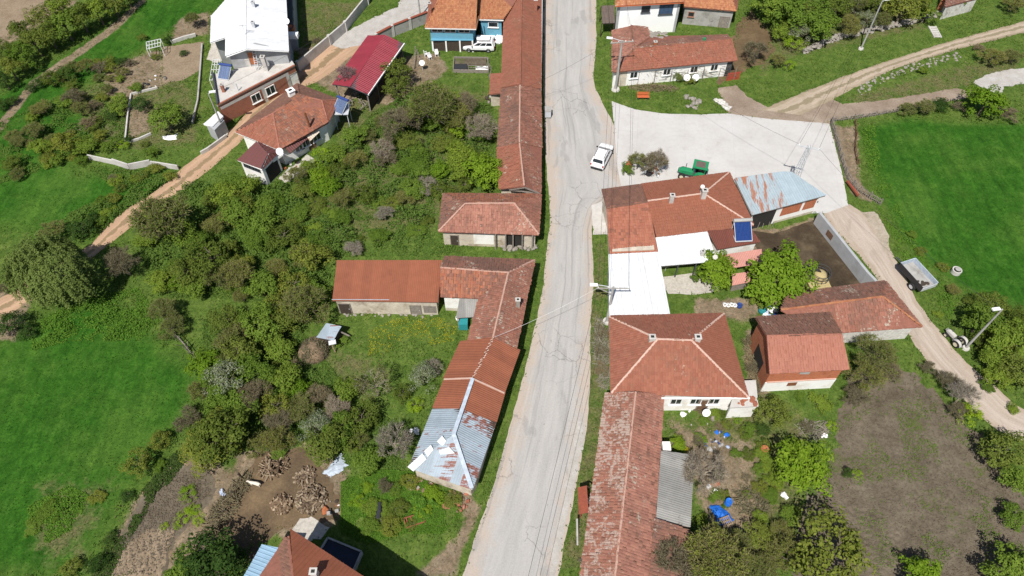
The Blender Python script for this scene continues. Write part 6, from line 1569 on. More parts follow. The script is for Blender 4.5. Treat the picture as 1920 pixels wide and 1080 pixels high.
def picket_fence(pts, label, h=1.0, step=.22, mat='grey_wood', lean=.1, name='picket_fence', w=.07, landmark=None):
    P = smooth_line(GP(pts), step); t = thing(name, label, 'fence', P[0], landmark=landmark); mb = MB(); rl = MB()
    for i, p in enumerate(P):
        dx, dy = random.uniform(-lean, lean), random.uniform(-lean, lean)
        mb.beam(p, p + Vector((dx, dy, h * random.uniform(.85, 1.12))), w, .03)
    for z in (.35, .8): 
        for i in range(0, len(P) - 6, 6): rl.beam(P[i] + Vector((0, 0, h * z)), P[i + 6] + Vector((0, 0, h * z)), .05, .06)
    o = mb.build('pickets', mat, t); o['kind'] = 'stuff'; rl.build('rails', mat, t)
    for i in range(0, len(P), 10): MB().beam(P[i], P[i] + Vector((0, 0, h * 1.15)), .1, .1).build('post', mat, t)
    return t
picket_fence([(1557, 232), (1567, 267), (1577, 305), (1590, 340), (1612, 362), (1650, 385)], 'grey picket fence along the right edge of the square', landmark='the grey picket fence')
picket_fence([(1558, 229), (1600, 224), (1640, 218), (1685, 210)], 'leaning stick fence above the right meadow', .8, .3, lean=.35, name='stick_fence')
picket_fence([(1602, 232), (1604, 255), (1602, 284), (1608, 310)], 'short brushwood fence at the meadow corner', .7, .25, lean=.3, name='stick_fence', mat='brown_wood')
picket_fence([(318, 610), (330, 630), (350, 652), (368, 676)], 'dark brushwood fence between the left meadow and garden', 1.0, .2, lean=.45, name='stick_fence', mat='grey_wood')
picket_fence([(455, 897), (440, 930), (424, 965), (398, 1022)], 'dark stake fence along the wood yard', 1.1, .9, 'dark_wood', .1, 'stake_fence', .14, landmark='the stake fence')
picket_fence([(1404, 426), (1420, 428), (1446, 427)], 'pole rails closing the cattle yard beside the barn', .9, .5, 'grey_wood', .05, 'rail_fence')
picket_fence([(878, 130), (918, 128), (918, 150)], 'wire and stake fence by the cold frame', .8, .5, 'grey_wood', .1, 'stake_fence', .06)
picket_fence([(780, 100), (790, 118), (776, 130)], 'old gate posts beside the plastic chairs', 1.0, .6, 'grey_wood', .1, 'gate', .12)
t = thing('red_gate', 'red metal gate at the end of the old cottage', 'gate', G(1373, 150)); a, b = GP([(1362, 152), (1384, 149)])
mb = MB()
for k in range(9): q = a.lerp(b, k / 8); mb.beam(q, q + Vector((0, 0, 1.3)), .12, .03)
mb.beam(a + Vector((0, .05, .4)), b + Vector((0, .05, .4)), .05, .08).beam(a + Vector((0, .05, 1.1)), b + Vector((0, .05, 1.1)), .05, .08); mb.build('bars', 'red_paint', t)
# dry hedge heap along the stakes, brush piles
def twig_heap(label, c, rx, ry, h, n, mats, name='brush_pile', L=(.4, 1.1), w=.05, rz=0, cat='brush pile'):
    c = Vector(c); t = thing(name, label, cat, c); g = rng
    a = g.uniform(0, 6.28, n); rr = np.sqrt(g.random(n)); X = np.cos(a) * rr * rx; Y = np.sin(a) * rr * ry; Z = g.random(n) * h * (1 - rr ** 2) + .03
    X, Y = X * math.cos(rz) - Y * math.sin(rz), X * math.sin(rz) + Y * math.cos(rz)
    A = np.stack([X + c.x, Y + c.y, Z], 1); D = g.normal(size=(n, 3)) * np.array([1, 1, .25]); D /= np.linalg.norm(D, axis=1, keepdims=True); ln = g.uniform(*L, n)[:, None]; D *= ln; A -= D / 2; A[:, 2] = np.maximum(A[:, 2], .02)
    half = n // 2 if len(mats) > 1 else n
    mb = MB()
    for i in range(n): mb.tube([A[i], A[i] + D[i]], w * .5 * random.uniform(.6, 1.3), 4)
    o = mb.build('sticks', mats[0], t); o['kind'] = 'stuff'
    return t
twig_heap('long heap of dry brown brush behind the stake fence', G(425, 950), .9, 3.4, .8, 420, ['twig_brown'], rz=R(-24))
twig_heap('pile of split timber and poles at the head of the wood yard', G(512, 876), 1.3, 1.0, .7, 110, ['log_random'], 'timber_pile', (.4, 1.3), .12, cat='wood pile')
twig_heap('brush pile of vine cuttings in front of the old cottage', G(1225, 166), 3.4, .7, .6, 260, ['twig_brown'], rz=R(-3))
twig_heap('pale pile of cut branches on the tilled plot corner', G(1524, 806), 1.4, .9, .5, 150, ['twig_grey'])
twig_heap('brush pile between the road and the square hipped house', G(1128, 662), .8, 4.2, .6, 420, ['twig_grey'])
twig_heap('brown heap of cuttings near the blue tarpaulin', G(1410, 940), 1.7, 1.3, .5, 240, ['twig_brown'])
twig_heap('dry vine heap beside the brick barn gable', G(1412, 690), .7, 3.0, .7, 360, ['twig_brown'])
twig_heap('heap of dead stalks in the left upper garden', G(168, 236), 1.6, 1.2, .4, 200, ['twig_brown'])
def log_pile(label, c, r, h, n):
    c = Vector(c); t = thing('firewood_pile', label, 'wood pile', c); mb = MB()
    for k in range(n):
        a = random.uniform(0, 6.28); rr = r * math.sqrt(random.random()); z = random.uniform(.05, h) * (1 - (rr / r) ** 2) + .08; p = c + Vector((math.cos(a) * rr, math.sin(a) * rr, z))
        d = Vector((random.uniform(-1, 1), random.uniform(-1, 1), random.uniform(-.4, .4))).normalized() * random.uniform(.16, .28); mb.tube([p - d, p + d], random.uniform(.06, .12), 5)
    o = mb.build('logs', 'log_random', t); o['kind'] = 'stuff'
log_pile('large pile of split firewood in the brown yard', G(584, 937), 1.25, .8, 380); log_pile('small pile of split firewood in the brown yard', G(529, 946), .85, .4, 150)
log_pile('few scattered logs near the top of the large firewood pile', G(572, 895), .9, .25, 90)

# ------------------------------------------------------------------ vehicles
def loft(secs):
    """closed skin through rings of equal point count"""
    mb = MB(); n = len(secs[0]); vs = [p for s in secs for p in s]; fs = []
    for i in range(len(secs) - 1):
        for k in range(n): a = i * n + k; b = i * n + (k + 1) % n; fs.append([a, b, b + n, a + n])
    fs.append(list(range(n))[::-1]); fs.append([(len(secs) - 1) * n + k for k in range(n)])
    return mb.add(vs, fs)
def bil(q, s, t):
    return q[0].lerp(q[1], s).lerp(q[3].lerp(q[2], s), t)
def wheel(t, c, r, w, rim='galvanised', axis=(1, 0, 0)):
    a = Vector(axis).normalized(); M = a.to_track_quat('Z', 'Y').to_matrix()
    o = MB().lathe(c, [(r * .55, -w / 2), (r * .93, -w / 2), (r, -w * .3), (r, w * .3), (r * .93, w / 2), (r * .55, w / 2)], 18, M).build('wheel', 'black_rubber', t, True)
    MB().lathe(c, [(.001, -w * .42), (r * .6, -w * .46), (r * .6, w * .46), (.001, w * .42)], 14, M).build('rim', rim, o)
    return o
def car(label, loc, rz, L=4.34, W=1.8, Hh=1.66, hood=True, estate=False, box=False):
    t = thing('parked_car', label, 'car', local=True); s = L / 4.34; k = Hh / 1.66
    st = [(-2.17, .45, .74, .72), (-2.1, .33, .98, .83), (-1.6, .27, 1.03, .9), (0, .27, 1.03, .9), (1.1, .27, 1.02, .89), (1.75, .3, .93, .85), (2.08, .36, .8, .76), (2.17, .45, .66, .66)]
    secs = []
    for y, zb, zt, hw in st:
        y *= s; zt *= k; hw *= W / 1.8
        secs.append([Vector((-hw * .94, y, zb)), Vector((hw * .94, y, zb)), Vector((hw, y, zb + .2)), Vector((hw, y, zt - .14)), Vector((hw * .9, y, zt)), Vector((-hw * .9, y, zt)), Vector((-hw, y, zt - .14)), Vector((-hw, y, zb + .2))])
    body = loft(secs).build('body', 'car_white', t)
    z0, z1 = .98 * k, Hh; r0, f0, r1, f1 = (-2.06, 1.18, -1.86 if estate else -1.72, .08)
    hw0, hw1 = .84 * W / 1.8, .67 * W / 1.8
    B = [Vector((-hw0, r0 * s, z0)), Vector((hw0, r0 * s, z0)), Vector((hw0, f0 * s, z0)), Vector((-hw0, f0 * s, z0))]
    M_ = [Vector((-hw1 * 1.04, r1 * s - .04, z1 - .06)), Vector((hw1 * 1.04, r1 * s - .04, z1 - .06)), Vector((hw1 * 1.04, f1 * s + .06, z1 - .06)), Vector((-hw1 * 1.04, f1 * s + .06, z1 - .06))]
    T = [Vector((-hw1 * .93, r1 * s + .08, z1)), Vector((hw1 * .93, r1 * s + .08, z1)), Vector((hw1 * .93, f1 * s - .1, z1)), Vector((-hw1 * .93, f1 * s - .1, z1))]
    cab = loft([B, M_, T]).build('cabin', 'car_white', t)
    faces = {'rear': (B[0], B[1], M_[1], M_[0]), 'right': (B[1], B[2], M_[2], M_[1]), 'front': (B[2], B[3], M_[3], M_[2]), 'left': (B[3], B[0], M_[0], M_[3])}
    def glass(f, s0, s1, t0, t1, nm):
        q = faces[f]; n = (q[1] - q[0]).cross(q[3] - q[0]).normalized(); c = sum(q, Vector()) / 4
        if n.dot(c - Vector((0, -.5, 1.2))) < 0: n = -n
        P = [bil(q, a, b) + n * .015 for a, b in ((s0, t0), (s1, t0), (s1, t1), (s0, t1))]
        MB().add(P + [p - n * .03 for p in P], [(0, 1, 2, 3), (7, 6, 5, 4), (0, 4, 5, 1), (1, 5, 6, 2), (2, 6, 7, 3), (3, 7, 4, 0)]).build(nm, 'glass_dark', t)
    glass('rear', .1, .9, .28, .9, 'rear_window'); glass('front', .06, .94, .1, .95, 'windscreen')
    for sd in ('left', 'right'):
        sp = ((.06, .34), (.38, .62), (.66, .9)) if sd == 'right' else ((.1, .34), (.38, .62), (.66, .94))
        for a, b in sp: glass(sd, a, b, .25, .9, 'side_window')
    for x in (-1, 1):
        for y in (-1.33, 1.33): wheel(t, Vector((x * (W / 2 - .1), y * s, .34)), .34, .22)
        MB().box((x * (W / 2 + .06), .85 * s, 1.08 * k), (.2, .12, .15)).build('mirror', 'car_black', t)
        MB().beam((x * hw1 * .9, r1 * s + .1, z1 + .06), (x * hw1 * .9, f1 * s - .15, z1 + .06), .05, .05).build('roof_rail', 'car_black', t)
        MB().box((x * .74 * W / 1.8, -2.13 * s, .88 * k), (.16, .08, .24)).build('tail_light', 'tail_red', t)
        MB().box((x * .58 * W / 1.8, 2.1 * s, .68 * k), (.3, .1, .14)).build('headlight', 'glass_blue', t)
        MB().box((x * W / 2 * .985, 0, .36), (.05, 3.2 * s, .16)).build('sill_trim', 'car_black', t)
    MB().box((0, -2.12 * s, .42), (W * .82, .16, .24)).build('rear_bumper', 'car_black', t); MB().box((0, 2.1 * s, .42), (W * .74, .14, .2)).build('front_bumper', 'car_black', t)
    MB().box((0, -2.185 * s, .7 * k), (.5, .03, .12)).build('number_plate', 'white_plastic', t)
    if box:
        o = MB().box((0, -.7, z1 + .28), (.95, 1.9, .34)); o = o.build('roof_box', 'white_plastic', t); bv = o.modifiers.new('bevel', 'BEVEL'); bv.width = .12; bv.segments = 2
    t.location = loc; t.rotation_euler = (0, 0, rz); return t
def heading(a, b): d = b - a; return math.atan2(-d.x, d.y)
car('white car parked on the road beside the square', (G(1115, 318).lerp(G(1141, 281), .5)), heading(G(1116, 318), G(1137, 276)))
car('white estate car with roof box on the grass by the blue house', G(898, 92), R(88), 4.5, 1.75, 1.55, estate=True, box=True)
def tractor(label, loc, rz, paint='tractor_green', cab=True, s=1.0):
    t = thing('tractor', label, 'tractor', local=True)
    st = [(.2, .62, 1.2, .3), (.9, .62, 1.22, .31), (1.55, .66, 1.16, .29), (1.85, .7, 1.02, .25)]
    loft([[Vector((-w, y, zb)), Vector((w, y, zb)), Vector((w, y, zt - .12)), Vector((w * .8, y, zt)), Vector((-w * .8, y, zt)), Vector((-w, y, zt - .12))] for y, zb, zt, w in st]).build('hood', paint, t)
    MB().box((0, 1.9, .84), (.42, .06, .34)).build('grille', 'car_black', t)
    MB().box((0, .3, .55), (.5, 2.7, .34)).build('chassis', 'dark_trim', t)
    for x in (-1, 1):
        wheel(t, Vector((x * .72, -.75, .68)), .68, .4, 'wheel_cream'); wheel(t, Vector((x * .62, 1.35, .42)), .42, .26, 'wheel_cream')
        mb = MB()
        for k in range(6):
            a0, a1 = R(20 + k * 24), R(20 + (k + 1) * 24); mb.beam((x * .72, -.75 + math.cos(a0) * .8, .68 + math.sin(a0) * .8), (x * .72, -.75 + math.cos(a1) * .8, .68 + math.sin(a1) * .8), .05, .5, up=(1, 0, 0)) if False else mb.box((x * .72, -.75 + math.cos((a0 + a1) / 2) * .8, .68 + math.sin((a0 + a1) / 2) * .8), (.46, .36, .05), M=Matrix.Rotation((a0 + a1) / 2 + math.pi / 2, 3, 'X'))
        mb.build('fender', paint, t)
        MB().box((x * .2, 2.0, .95), (.14, .05, .12)).build('headlight', 'white_plastic', t)
    MB().box((0, 1.35, .42), (1.1, .14, .14)).build('front_axle', 'dark_trim', t)
    MB().box((0, -.6, .95), (.5, .5, .12)).box((0, -.86, 1.2), (.5, .1, .5)).build('seat', 'car_black', t)
    MB().tube([(.16, 1.1, 1.2), (.16, 1.1, 1.9)], .04, 6).build('exhaust', 'dark_trim', t)
    MB().lathe((0, -.1, 1.45), [(.2, 0), (.23, .02), (.2, .04)], 12).build('steering_wheel', 'car_black', t)
    if cab:
        mb = MB()
        for x in (-.62, .62):
            for y in (-1.15, .15): mb.beam((x, y, .9), (x * .95, y, 2.2), .08, .08)
        mb.build('cab_frame', paint, t)
        MB().box((0, -.5, 2.24), (1.5, 1.75, .1)).build('cab_roof', paint, t); MB().box((0, -.5, 2.31), (.95, 1.1, .05)).build('roof_pad', 'dark_brown_board', t)
        for y in (-1.15, .15): MB().box((0, y, 1.75), (1.12, .03, .7)).build('cab_glass', 'glass_dark', t)
    t.location = loc; t.rotation_euler = (0, 0, rz); t.scale = (s, s, s); return t
tractor('green tractor with square cab behind the orange farmhouse', G(1300, 330, 0.3) * 1 - Vector((0, 0, .3)), R(72))
tractor('derelict pale tractor parked under the bushes by the lane', G(1788, 640), R(25), 'pale_concrete', False, .62)
# dirty box trailer
t = thing('box_trailer', 'black sided box trailer with pale load bed by the meadow', 'trailer', local=True)
MB().box((0, 0, .72), (1.6, 2.9, .1)).build('bed', 'grey_concrete', t)
MB().box((-.8, 0, 1.02), (.06, 2.9, .62)).build('side_board', 'car_black', t); MB().box((.8, 0, 1.02), (.06, 2.9, .62)).build('side_board', 'tin_silver', t)
MB().box((0, 1.45, 1.02), (1.54, .06, .62)).build('headboard', 'tin_silver', t); MB().box((0, -1.45, .95), (1.54, .06, .45)).build('tailgate', 'galvanised', t)
MB().beam((0, 1.4, .55), (0, 2.5, .5), .1, .1).build('drawbar', 'dark_trim', t); MB().box((0, -.3, .5), (1.5, .12, .12)).build('axle', 'dark_trim', t)
for x in (-.82, .82): wheel(t, Vector((x, -.6, .38)), .38, .22)
for k in range(9): MB().rock((random.uniform(-.3, .5), random.uniform(-1.2, -.4), .8), random.uniform(.08, .2)).build('scrap_piece', 'dark_wood', t)
t.scale = (1.22, 1.22, 1.1); t.location = G(1712, 527); t.rotation_euler = (0, 0, heading(G(1732, 537), G(1692, 493)))

# ------------------------------------------------------------------ animals
def skinned(name, parent, joints, edges, mat, sub=2):
    me = bpy.data.meshes.new(name); me.from_pydata([j[0] for j in joints], edges, []); me.update()
    o = finish(name, me, mat, parent)
    sk = o.modifiers.new('skin', 'SKIN'); sk.use_smooth_shade = True
    if not me.skin_vertices: me.attributes  # layer is added with the modifier
    for i, j in enumerate(joints):
        sv = me.skin_vertices[0].data[i]; sv.radius = (j[1], j[1] if len(j) < 3 else j[2]); sv.use_root = (i == 0)
    ss = o.modifiers.new('sub', 'SUBSURF'); ss.levels = sub; ss.render_levels = sub
    return o
def quadruped(name, label, cat, loc, rz, s, mat, extra=None, head_down=0.0):
    t = thing(name, label, cat, local=True)
    J = [((0, -.62, .98), .24), ((0, -.2, .95), .29), ((0, .3, .95), .28), ((0, .62, 1.0), .22), ((0, .92, 1.12 - head_down * .5), .13), ((0, 1.12, 1.18 - head_down), .13), ((0, 1.42, 1.02 - head_down), .08),
         ((0, -.85, 1.0), .06), ((0, -.95, .5), .03)]
    E_ = [(0, 1), (1, 2), (2, 3), (3, 4), (4, 5), (5, 6), (0, 7), (7, 8)]
    for x in (-.2, .2):
        n = len(J); J += [((x, -.6, .75), .15), ((x, -.72, .42), .07), ((x, -.62, .04), .055)]; E_ += [(0, n), (n, n + 1), (n + 1, n + 2)]
        n = len(J); J += [((x, .58, .7), .11), ((x, .6, .4), .065), ((x, .6, .04), .055)]; E_ += [(3, n), (n, n + 1), (n + 1, n + 2)]
        n = len(J); J += [((x * .6, 1.06, 1.3 - head_down), .04), ((x * 1.0, 1.02, 1.34 - head_down), .025)]; E_ += [(5, n), (n, n + 1)]
    skinned('body', t, J, E_, mat)
    t.location = loc; t.rotation_euler = (0, 0, rz); t.scale = (s, s, s); return t
c = quadruped('cow', 'black cow with white patch eating at the round feeder', 'cow', G(1511, 512), R(-115), .95, 'cow_black', head_down=.15)
MB().lathe(Vector((-.22, .1, 1.05)), [(.001, .1), (.14, .07), (.2, 0)], 10, Matrix.Rotation(R(-60), 3, 'Y')).build('patch', 'dog_white', c)
quadruped('dog', 'white dog standing in the brown wood yard', 'dog', G(481, 910), R(80), .55, 'dog_white')

# ------------------------------------------------------------------ yard things
def dish(label, p, r=.45, az=R(180), mast=1.2, mat='white_plastic'):
    p = Vector(p); t = thing('satellite_dish', label, 'satellite dish', p); d = Vector((math.sin(az) * .77, math.cos(az) * .77, .62)).normalized(); M = d.to_track_quat('Z', 'Y').to_matrix()
    c = p + Vector((0, 0, mast))
    MB().lathe(c, [(.01, 0), (r * .5, .04), (r * .85, .11), (r, .17), (r * 1.02, .16), (r * .5, .0), (.01, -.03)], 20, M).build('bowl', mat, t, True)
    MB().tube([p, c - d * .05], .03, 6).build('mast', 'galvanised', t); MB().tube([c + M @ Vector((0, -r * .9, .1)), c + d * .5], .015, 5).cyl(c + d * .52, .05, .12, d).build('feed_arm', 'galvanised', t)
    return t
dish('white satellite dish beside the plastic chairs', G(793, 132), .37); dish('left of the two dishes in front of the old cottage', G(1285, 157), .45, mast=1.0); dish('right of the two dishes in front of the old cottage', G(1301, 157), .45, mast=1.0)
dish('satellite dish in front of the square hipped house', G(1319, 783), .38, mast=1.1); dish('satellite dish on the porch of the terracotta house', G(527, 290, 3.1), .42, mast=.5)
dish('grey dish at the corner of the white veranda', G(1247, 508), .42, mast=2.0, mat='galvanised')
dish('small white dish on the orange farmhouse ridge', G(1313, 362, 4.5), .22, mast=1.0); dish('white dish on the white roofed house', G(539, 45, 5.1), .4, mast=.4)
def chair(label, loc, rz):
    t = thing('plastic_chair', label, 'chair', local=True, group='white plastic chairs on the grass')
    MB().box((0, 0, .43), (.48, .46, .05)).build('seat', 'white_plastic', t); MB().box((0, .24, .7), (.46, .05, .5)).build('backrest', 'white_plastic', t)
    for x in (-.2, .2):
        for y in (-.2, .2): MB().beam((x, y, 0), (x * .9, y * .9, .42), .05, .05).build('leg', 'white_plastic', t)
        MB().box((x * 1.25, 0, .64), (.05, .46, .04)).build('armrest', 'white_plastic', t)
    t.location = loc; t.rotation_euler = (0, 0, rz); return t
chair('white plastic chair closest to the blue house porch', G(819, 105), R(10)); chair('white plastic chair in the middle of the three', G(806, 111), R(35)); chair('white plastic chair tipped beside the old gate posts', G(799, 106), R(110))
t = thing('garden_bench', 'orange red slatted bench in front of the old cottage', 'bench', G(1205, 186))
b0 = G(1205, 186)
for k in range(4): MB().box(b0 + Vector((0, -.2 + k * .13, .45)), (1.6, .1, .04)).build('slat', 'orange_paint', t)
for k in range(3): MB().box(b0 + Vector((0, .3 + k * .03, .58 + k * .14)), (1.6, .04, .1)).build('slat', 'orange_paint', t)
for x in (-.65, .65): MB().box(b0 + Vector((x, 0, .22)), (.08, .5, .44)).build('leg', 'dark_trim', t)
t = thing('waste_container', 'grey waste container at the road edge below the row house', 'container', G(1027, 218)); b0 = G(1027, 218)
MB().box(b0 + Vector((0, 0, .65)), (.75, 1.0, .9)).build('bin_body', 'galvanised', t); MB().box(b0 + Vector((0, .02, 1.15)), (.82, 1.06, .1)).build('lid', 'grey_concrete', t)
for x in (-.3, .3):
    for y in (-.4, .4): MB().cyl(b0 + Vector((x, y, .1)), .1, .08, (1, 0, 0)).build('wheel', 'black_rubber', t)
# cattle feeder with bale
b0 = G(1535, 520); t = thing('round_feeder', 'round metal cattle feeder holding a straw bale', 'cattle feeder', b0)
mb = MB()
for z in (.15, .6, 1.05): mb.tube([b0 + Vector((math.cos(a) * 1.0, math.sin(a) * 1.0, z)) for a in [k * 2 * math.pi / 20 for k in range(21)]], .03, 5)
for k in range(12): a = k * math.pi / 6; mb.beam(b0 + Vector((math.cos(a), math.sin(a), 0)), b0 + Vector((math.cos(a), math.sin(a), 1.05)), .04, .04)
mb.build('ring', 'dark_trim', t)
MB().lathe(b0, [(.72, 0), (.75, .4), (.55, .75), (.2, .85), (.01, .86)], 16).build('bale', 'straw', t, True)
region('spilt_straw', [(1515, 525), (1535, 512), (1555, 522), (1560, 540), (1538, 552), (1518, 542)], .012, 'straw', .3, 'structure', hard=False)
b0 = G(1791, 511); t = thing('well_ring', 'concrete well ring standing alone in the right meadow', 'well', b0)
MB().lathe(b0, [(.5, 0), (.5, .5), (.38, .5), (.38, .1)], 18).build('ring', 'pale_concrete', t); MB().cyl(b0 + Vector((.1, .08, .52)), .3, .05, n=12).build('lid', 'grey_concrete', t)
# clods of earth on the tilled plots
def clods(name, label, pts, n, mat):
    poly = [(p.x, p.y) for p in GP(pts)]; xs = [p[0] for p in poly]; ys = [p[1] for p in poly]; X = rng.uniform(min(xs), max(xs), n); Y = rng.uniform(min(ys), max(ys), n)
    k = seg_dist(X, Y, poly) > .3; X, Y = X[k], Y[k]; m = len(X); r = rng.uniform(.03, .10, m) ** 1.0
    B = np.array([(1, 0, 0), (-1, 0, 0), (0, 1, 0), (0, -1, 0), (0, 0, .8), (0, 0, -.4)]); F0 = np.array([(0, 2, 4), (2, 1, 4), (1, 3, 4), (3, 0, 4), (2, 0, 5), (1, 2, 5), (3, 1, 5), (0, 3, 5)])
    V = B[None] * r[:, None, None] * rng.uniform(.6, 1.3, (m, 6, 3)); V += np.stack([X, Y, np.full(m, .02)], 1)[:, None]
    tag(np_obj(name, V.reshape(-1, 3), (np.arange(m)[:, None, None] * 6 + F0[None]).reshape(-1, 3), mat), label, 'soil', kind='stuff')
clods('soil_clods', 'loose clods of earth strewn over the tilled plot', [(1625, 672), (1700, 695), (1770, 765), (1840, 820), (1920, 940), (1920, 1090), (1490, 1090), (1495, 960), (1560, 850), (1578, 760)], 16000, 'tilled_soil')
clods('dug_clods', 'loose clods of earth on the narrow dug plot', [(330, 875), (385, 885), (405, 920), (340, 995), (295, 1085), (185, 1085), (222, 1010), (270, 935)], 5000, 'tilled_soil')
# steps / slabs on the bank
t = thing('concrete_ladder', 'pale concrete slab with rungs lying on the upper right bank', 'slab', G(1752, 60)); a, b = G(1747, 50), G(1758, 71); d = (b - a).normalized(); s = Vector((-d.y, d.x, 0))
for x in (-.5, .5): MB().beam(a + s * x + Vector((0, 0, .08)), b + s * x + Vector((0, 0, .08)), .16, .14).build('rail', 'pale_concrete', t)
for k in range(5): q = a.lerp(b, (k + .5) / 5) + Vector((0, 0, .07)); MB().beam(q - s * .5, q + s * .5, .42, .08).build('rung', 'pale_concrete', t)
# farm implements
t = thing('harrow', 'long red brown farm implement at the end of the picket fence', 'implement', G(1596, 360)); a, b = G(1586, 345), G(1606, 372)
MB().beam(a + Vector((0, 0, .5)), b + Vector((0, 0, .5)), .25, .22).build('main_beam', 'red_wood', t)
for k in range(6): q = a.lerp(b, (k + .5) / 6); MB().beam(q + Vector((.1, .1, .5)), q + Vector((.45, .3, .02)), .08, .06).build('tine', 'rusty_iron', t)
t = thing('rusty_frame', 'rusty iron implement frame lying in the grass by the basin', 'implement', G(776, 978)); P = GP([(757, 972, .3), (790, 962, .3), (797, 978, .3), (762, 990, .3)])
for i in range(4): MB().beam(P[i], P[(i + 1) % 4], .1, .1).build('frame_bar', 'rusty_iron', t)
for k in range(4): q = P[0].lerp(P[1], (k + .5) / 4); w_ = P[3].lerp(P[2], (k + .5) / 4); MB().beam(q, w_ - Vector((0, 0, .25)), .1, .08).build('tine', 'rusty_iron', t)
t = thing('charred_log', 'dark hollow log standing among weeds left of the rusty frame', 'log', G(711, 958)); a, b = G(709, 972, .2), G(712, 942, .5)
MB().tube([a, a.lerp(b, .5) + Vector((.05, 0, .1)), b], .26, 8, .16).build('log', 'net_black', t)
# blue tarpaulin, pallets, drums and other clutter
def cloth(name, label, pts, h, mat, cat='tarpaulin', n=12):
    P = GP(pts); t = thing(name, label, cat, P[0]); mb = MB(); vs = []; fs = []
    for i in range(n + 1):
        for j in range(n + 1):
            q = bil(P, i / n, j / n); e = min(i, j, n - i, n - j) / (n / 2)
            q = jit(q, .18, 1.5); q.z = .03 + h * (e ** .5) * (.6 + .8 * abs(mnoise.noise(q * 1.7))); vs.append(q)
    for i in range(n):
        for j in range(n): a = i * (n + 1) + j; fs.append((a, a + 1, a + n + 2, a + n + 1))
    mb.add(vs, fs).build('sheet', mat, t); return t
cloth('blue_tarpaulin', 'crumpled bright blue tarpaulin on the ground', [(1329, 950), (1348, 946), (1376, 975), (1350, 990)], .5, 'blue_plastic')
cloth('black_netting', 'striped black netting beside the blue tarpaulin', [(1375, 990), (1400, 985), (1398, 1012), (1372, 1010)], .3, 'net_black', 'netting')
cloth('silver_sheet', 'grey silver sheet half hidden by bushes above the firewood', [(606, 886), (640, 850), (654, 872), (622, 896)], .25, 'tin_silver', 'sheet')
cloth('plastic_cover', 'white plastic cover over the cold frame', [(891, 126), (916, 124), (917, 134), (890, 136)], .3, 'white_plastic', 'cover')
cloth('white_sheet', 'white sheet lying by the leafy tree of the left garden', [(304, 256), (333, 252), (332, 262), (306, 262)], .15, 'white_plastic', 'sheet')
def drum(label, p, mat, r=.3, h=.85, name='drum', cat='drum'):
    p = Vector(p); t = thing(name, label, cat, p); MB().lathe(p, [(.01, 0), (r * .96, 0), (r, .05), (r, h * .33), (r * 1.04, h * .36), (r, h * .39), (r, h - .05), (r * .96, h), (r * .85, h - .03), (.01, h - .03)], 16).build('shell', mat, t, True)
    MB().cyl(p + Vector((r * .4, 0, h)), .05, .04, n=8).build('bung', 'dark_trim', t)
drum('blue plastic drum above the blue tarpaulin', G(1363, 946), 'blue_plastic'); drum('teal drum half under the big leafy tree', G(1428, 584), 'teal_plastic', .4, .7); drum('navy crate like drum by the row of white rings', G(1386, 575), 'navy_plastic', .28, .4)
drum('rusty barrel in the bush at the edge of the square', G(1178, 316), 'rust_orange', .4, .9); drum('rusty brown barrel by the tall dark shrub', G(1431, 846), 'rust_orange', .35, .6)
drum('dark drum beside the rusty barrel at the square', G(1216, 328), 'car_black', .35, .6)
for k, (u, w_) in enumerate(((1358, 'first'), (1364.5, 'second'), (1371, 'third'), (1377, 'last'))):
    p = G(u, 573 + (k % 2)); t = thing('white_ring', '%s white ring in the row left of the navy drum' % w_, 'ring', p, 'white rings in a row')
    MB().lathe(p + Vector((0, 0, .2)), [(.2, -.15), (.2, .15), (.14, .15), (.14, -.15), (.2, -.15)], 14, Matrix.Rotation(R(60), 3, 'X')).build('hoop', 'white_plastic', t)
def pallet(label, p, rz, s=1.0):
    t = thing('pallet', label, 'pallet', local=True)
    for k in range(6): MB().box((-.5 + k * .2, 0, .13), (.1, 1.0, .025)).build('slat', 'log_wood', t)
    for y in (-.45, 0, .45): MB().box((0, y, .06), (1.15, .1, .1)).build('bearer', 'log_wood', t)
    t.location = p; t.rotation_euler = (0, 0, rz); t.scale = (s, s, s)
pallet('wooden pallet lying on the blue tarpaulin', G(1361, 978, .45), R(20), .8); pallet('wooden pallet at the right of the black netting', G(1392, 987), R(-10)); 
def clutter(name, label, c, r, n, mats, cat='clutter', size=(.12, .35)):
    c = Vector(c); t = thing(name, label, cat, c)
    for k in range(n):
        a = random.uniform(0, 6.28); q = c + Vector((math.cos(a), math.sin(a), 0)) * r * math.sqrt(random.random()); s = random.uniform(*size)
        mb = MB()
        if k % 3 == 0: mb.rock(q + Vector((0, 0, s * .3)), s)
        elif k % 3 == 1: mb.box(q + Vector((0, 0, s * .35)), (s, s * .8, s * .7), random.uniform(0, 3))
        else: mb.cyl(q + Vector((0, 0, s * .3)), s * .35, s * .9, (random.uniform(-1, 1), random.uniform(-1, 1), .2), 10)
        mb.build('item', random.choice(mats), t)
clutter('junk_heap', 'heap of blue buckets and junk in the garden below the hipped house', G(1345, 828), 1.2, 26, ['blue_plastic', 'navy_plastic', 'grey_concrete', 'grey_concrete', 'sack_blue', 'old_hay', 'net_black'], size=(.12, .26))
clutter('porch_clutter', 'clutter along the front wall of the square hipped house', G(1300, 766), 2.0, 24, ['grey_wood', 'white_plastic', 'log_wood', 'teal_plastic', 'grey_concrete', 'brown_wood'])
clutter('washing_heap', 'white and blue containers between the leafy tree and stone barn', G(1444, 590), .8, 16, ['white_plastic', 'sack_blue', 'car_black', 'white_plastic', 'navy_plastic'], size=(.25, .5))
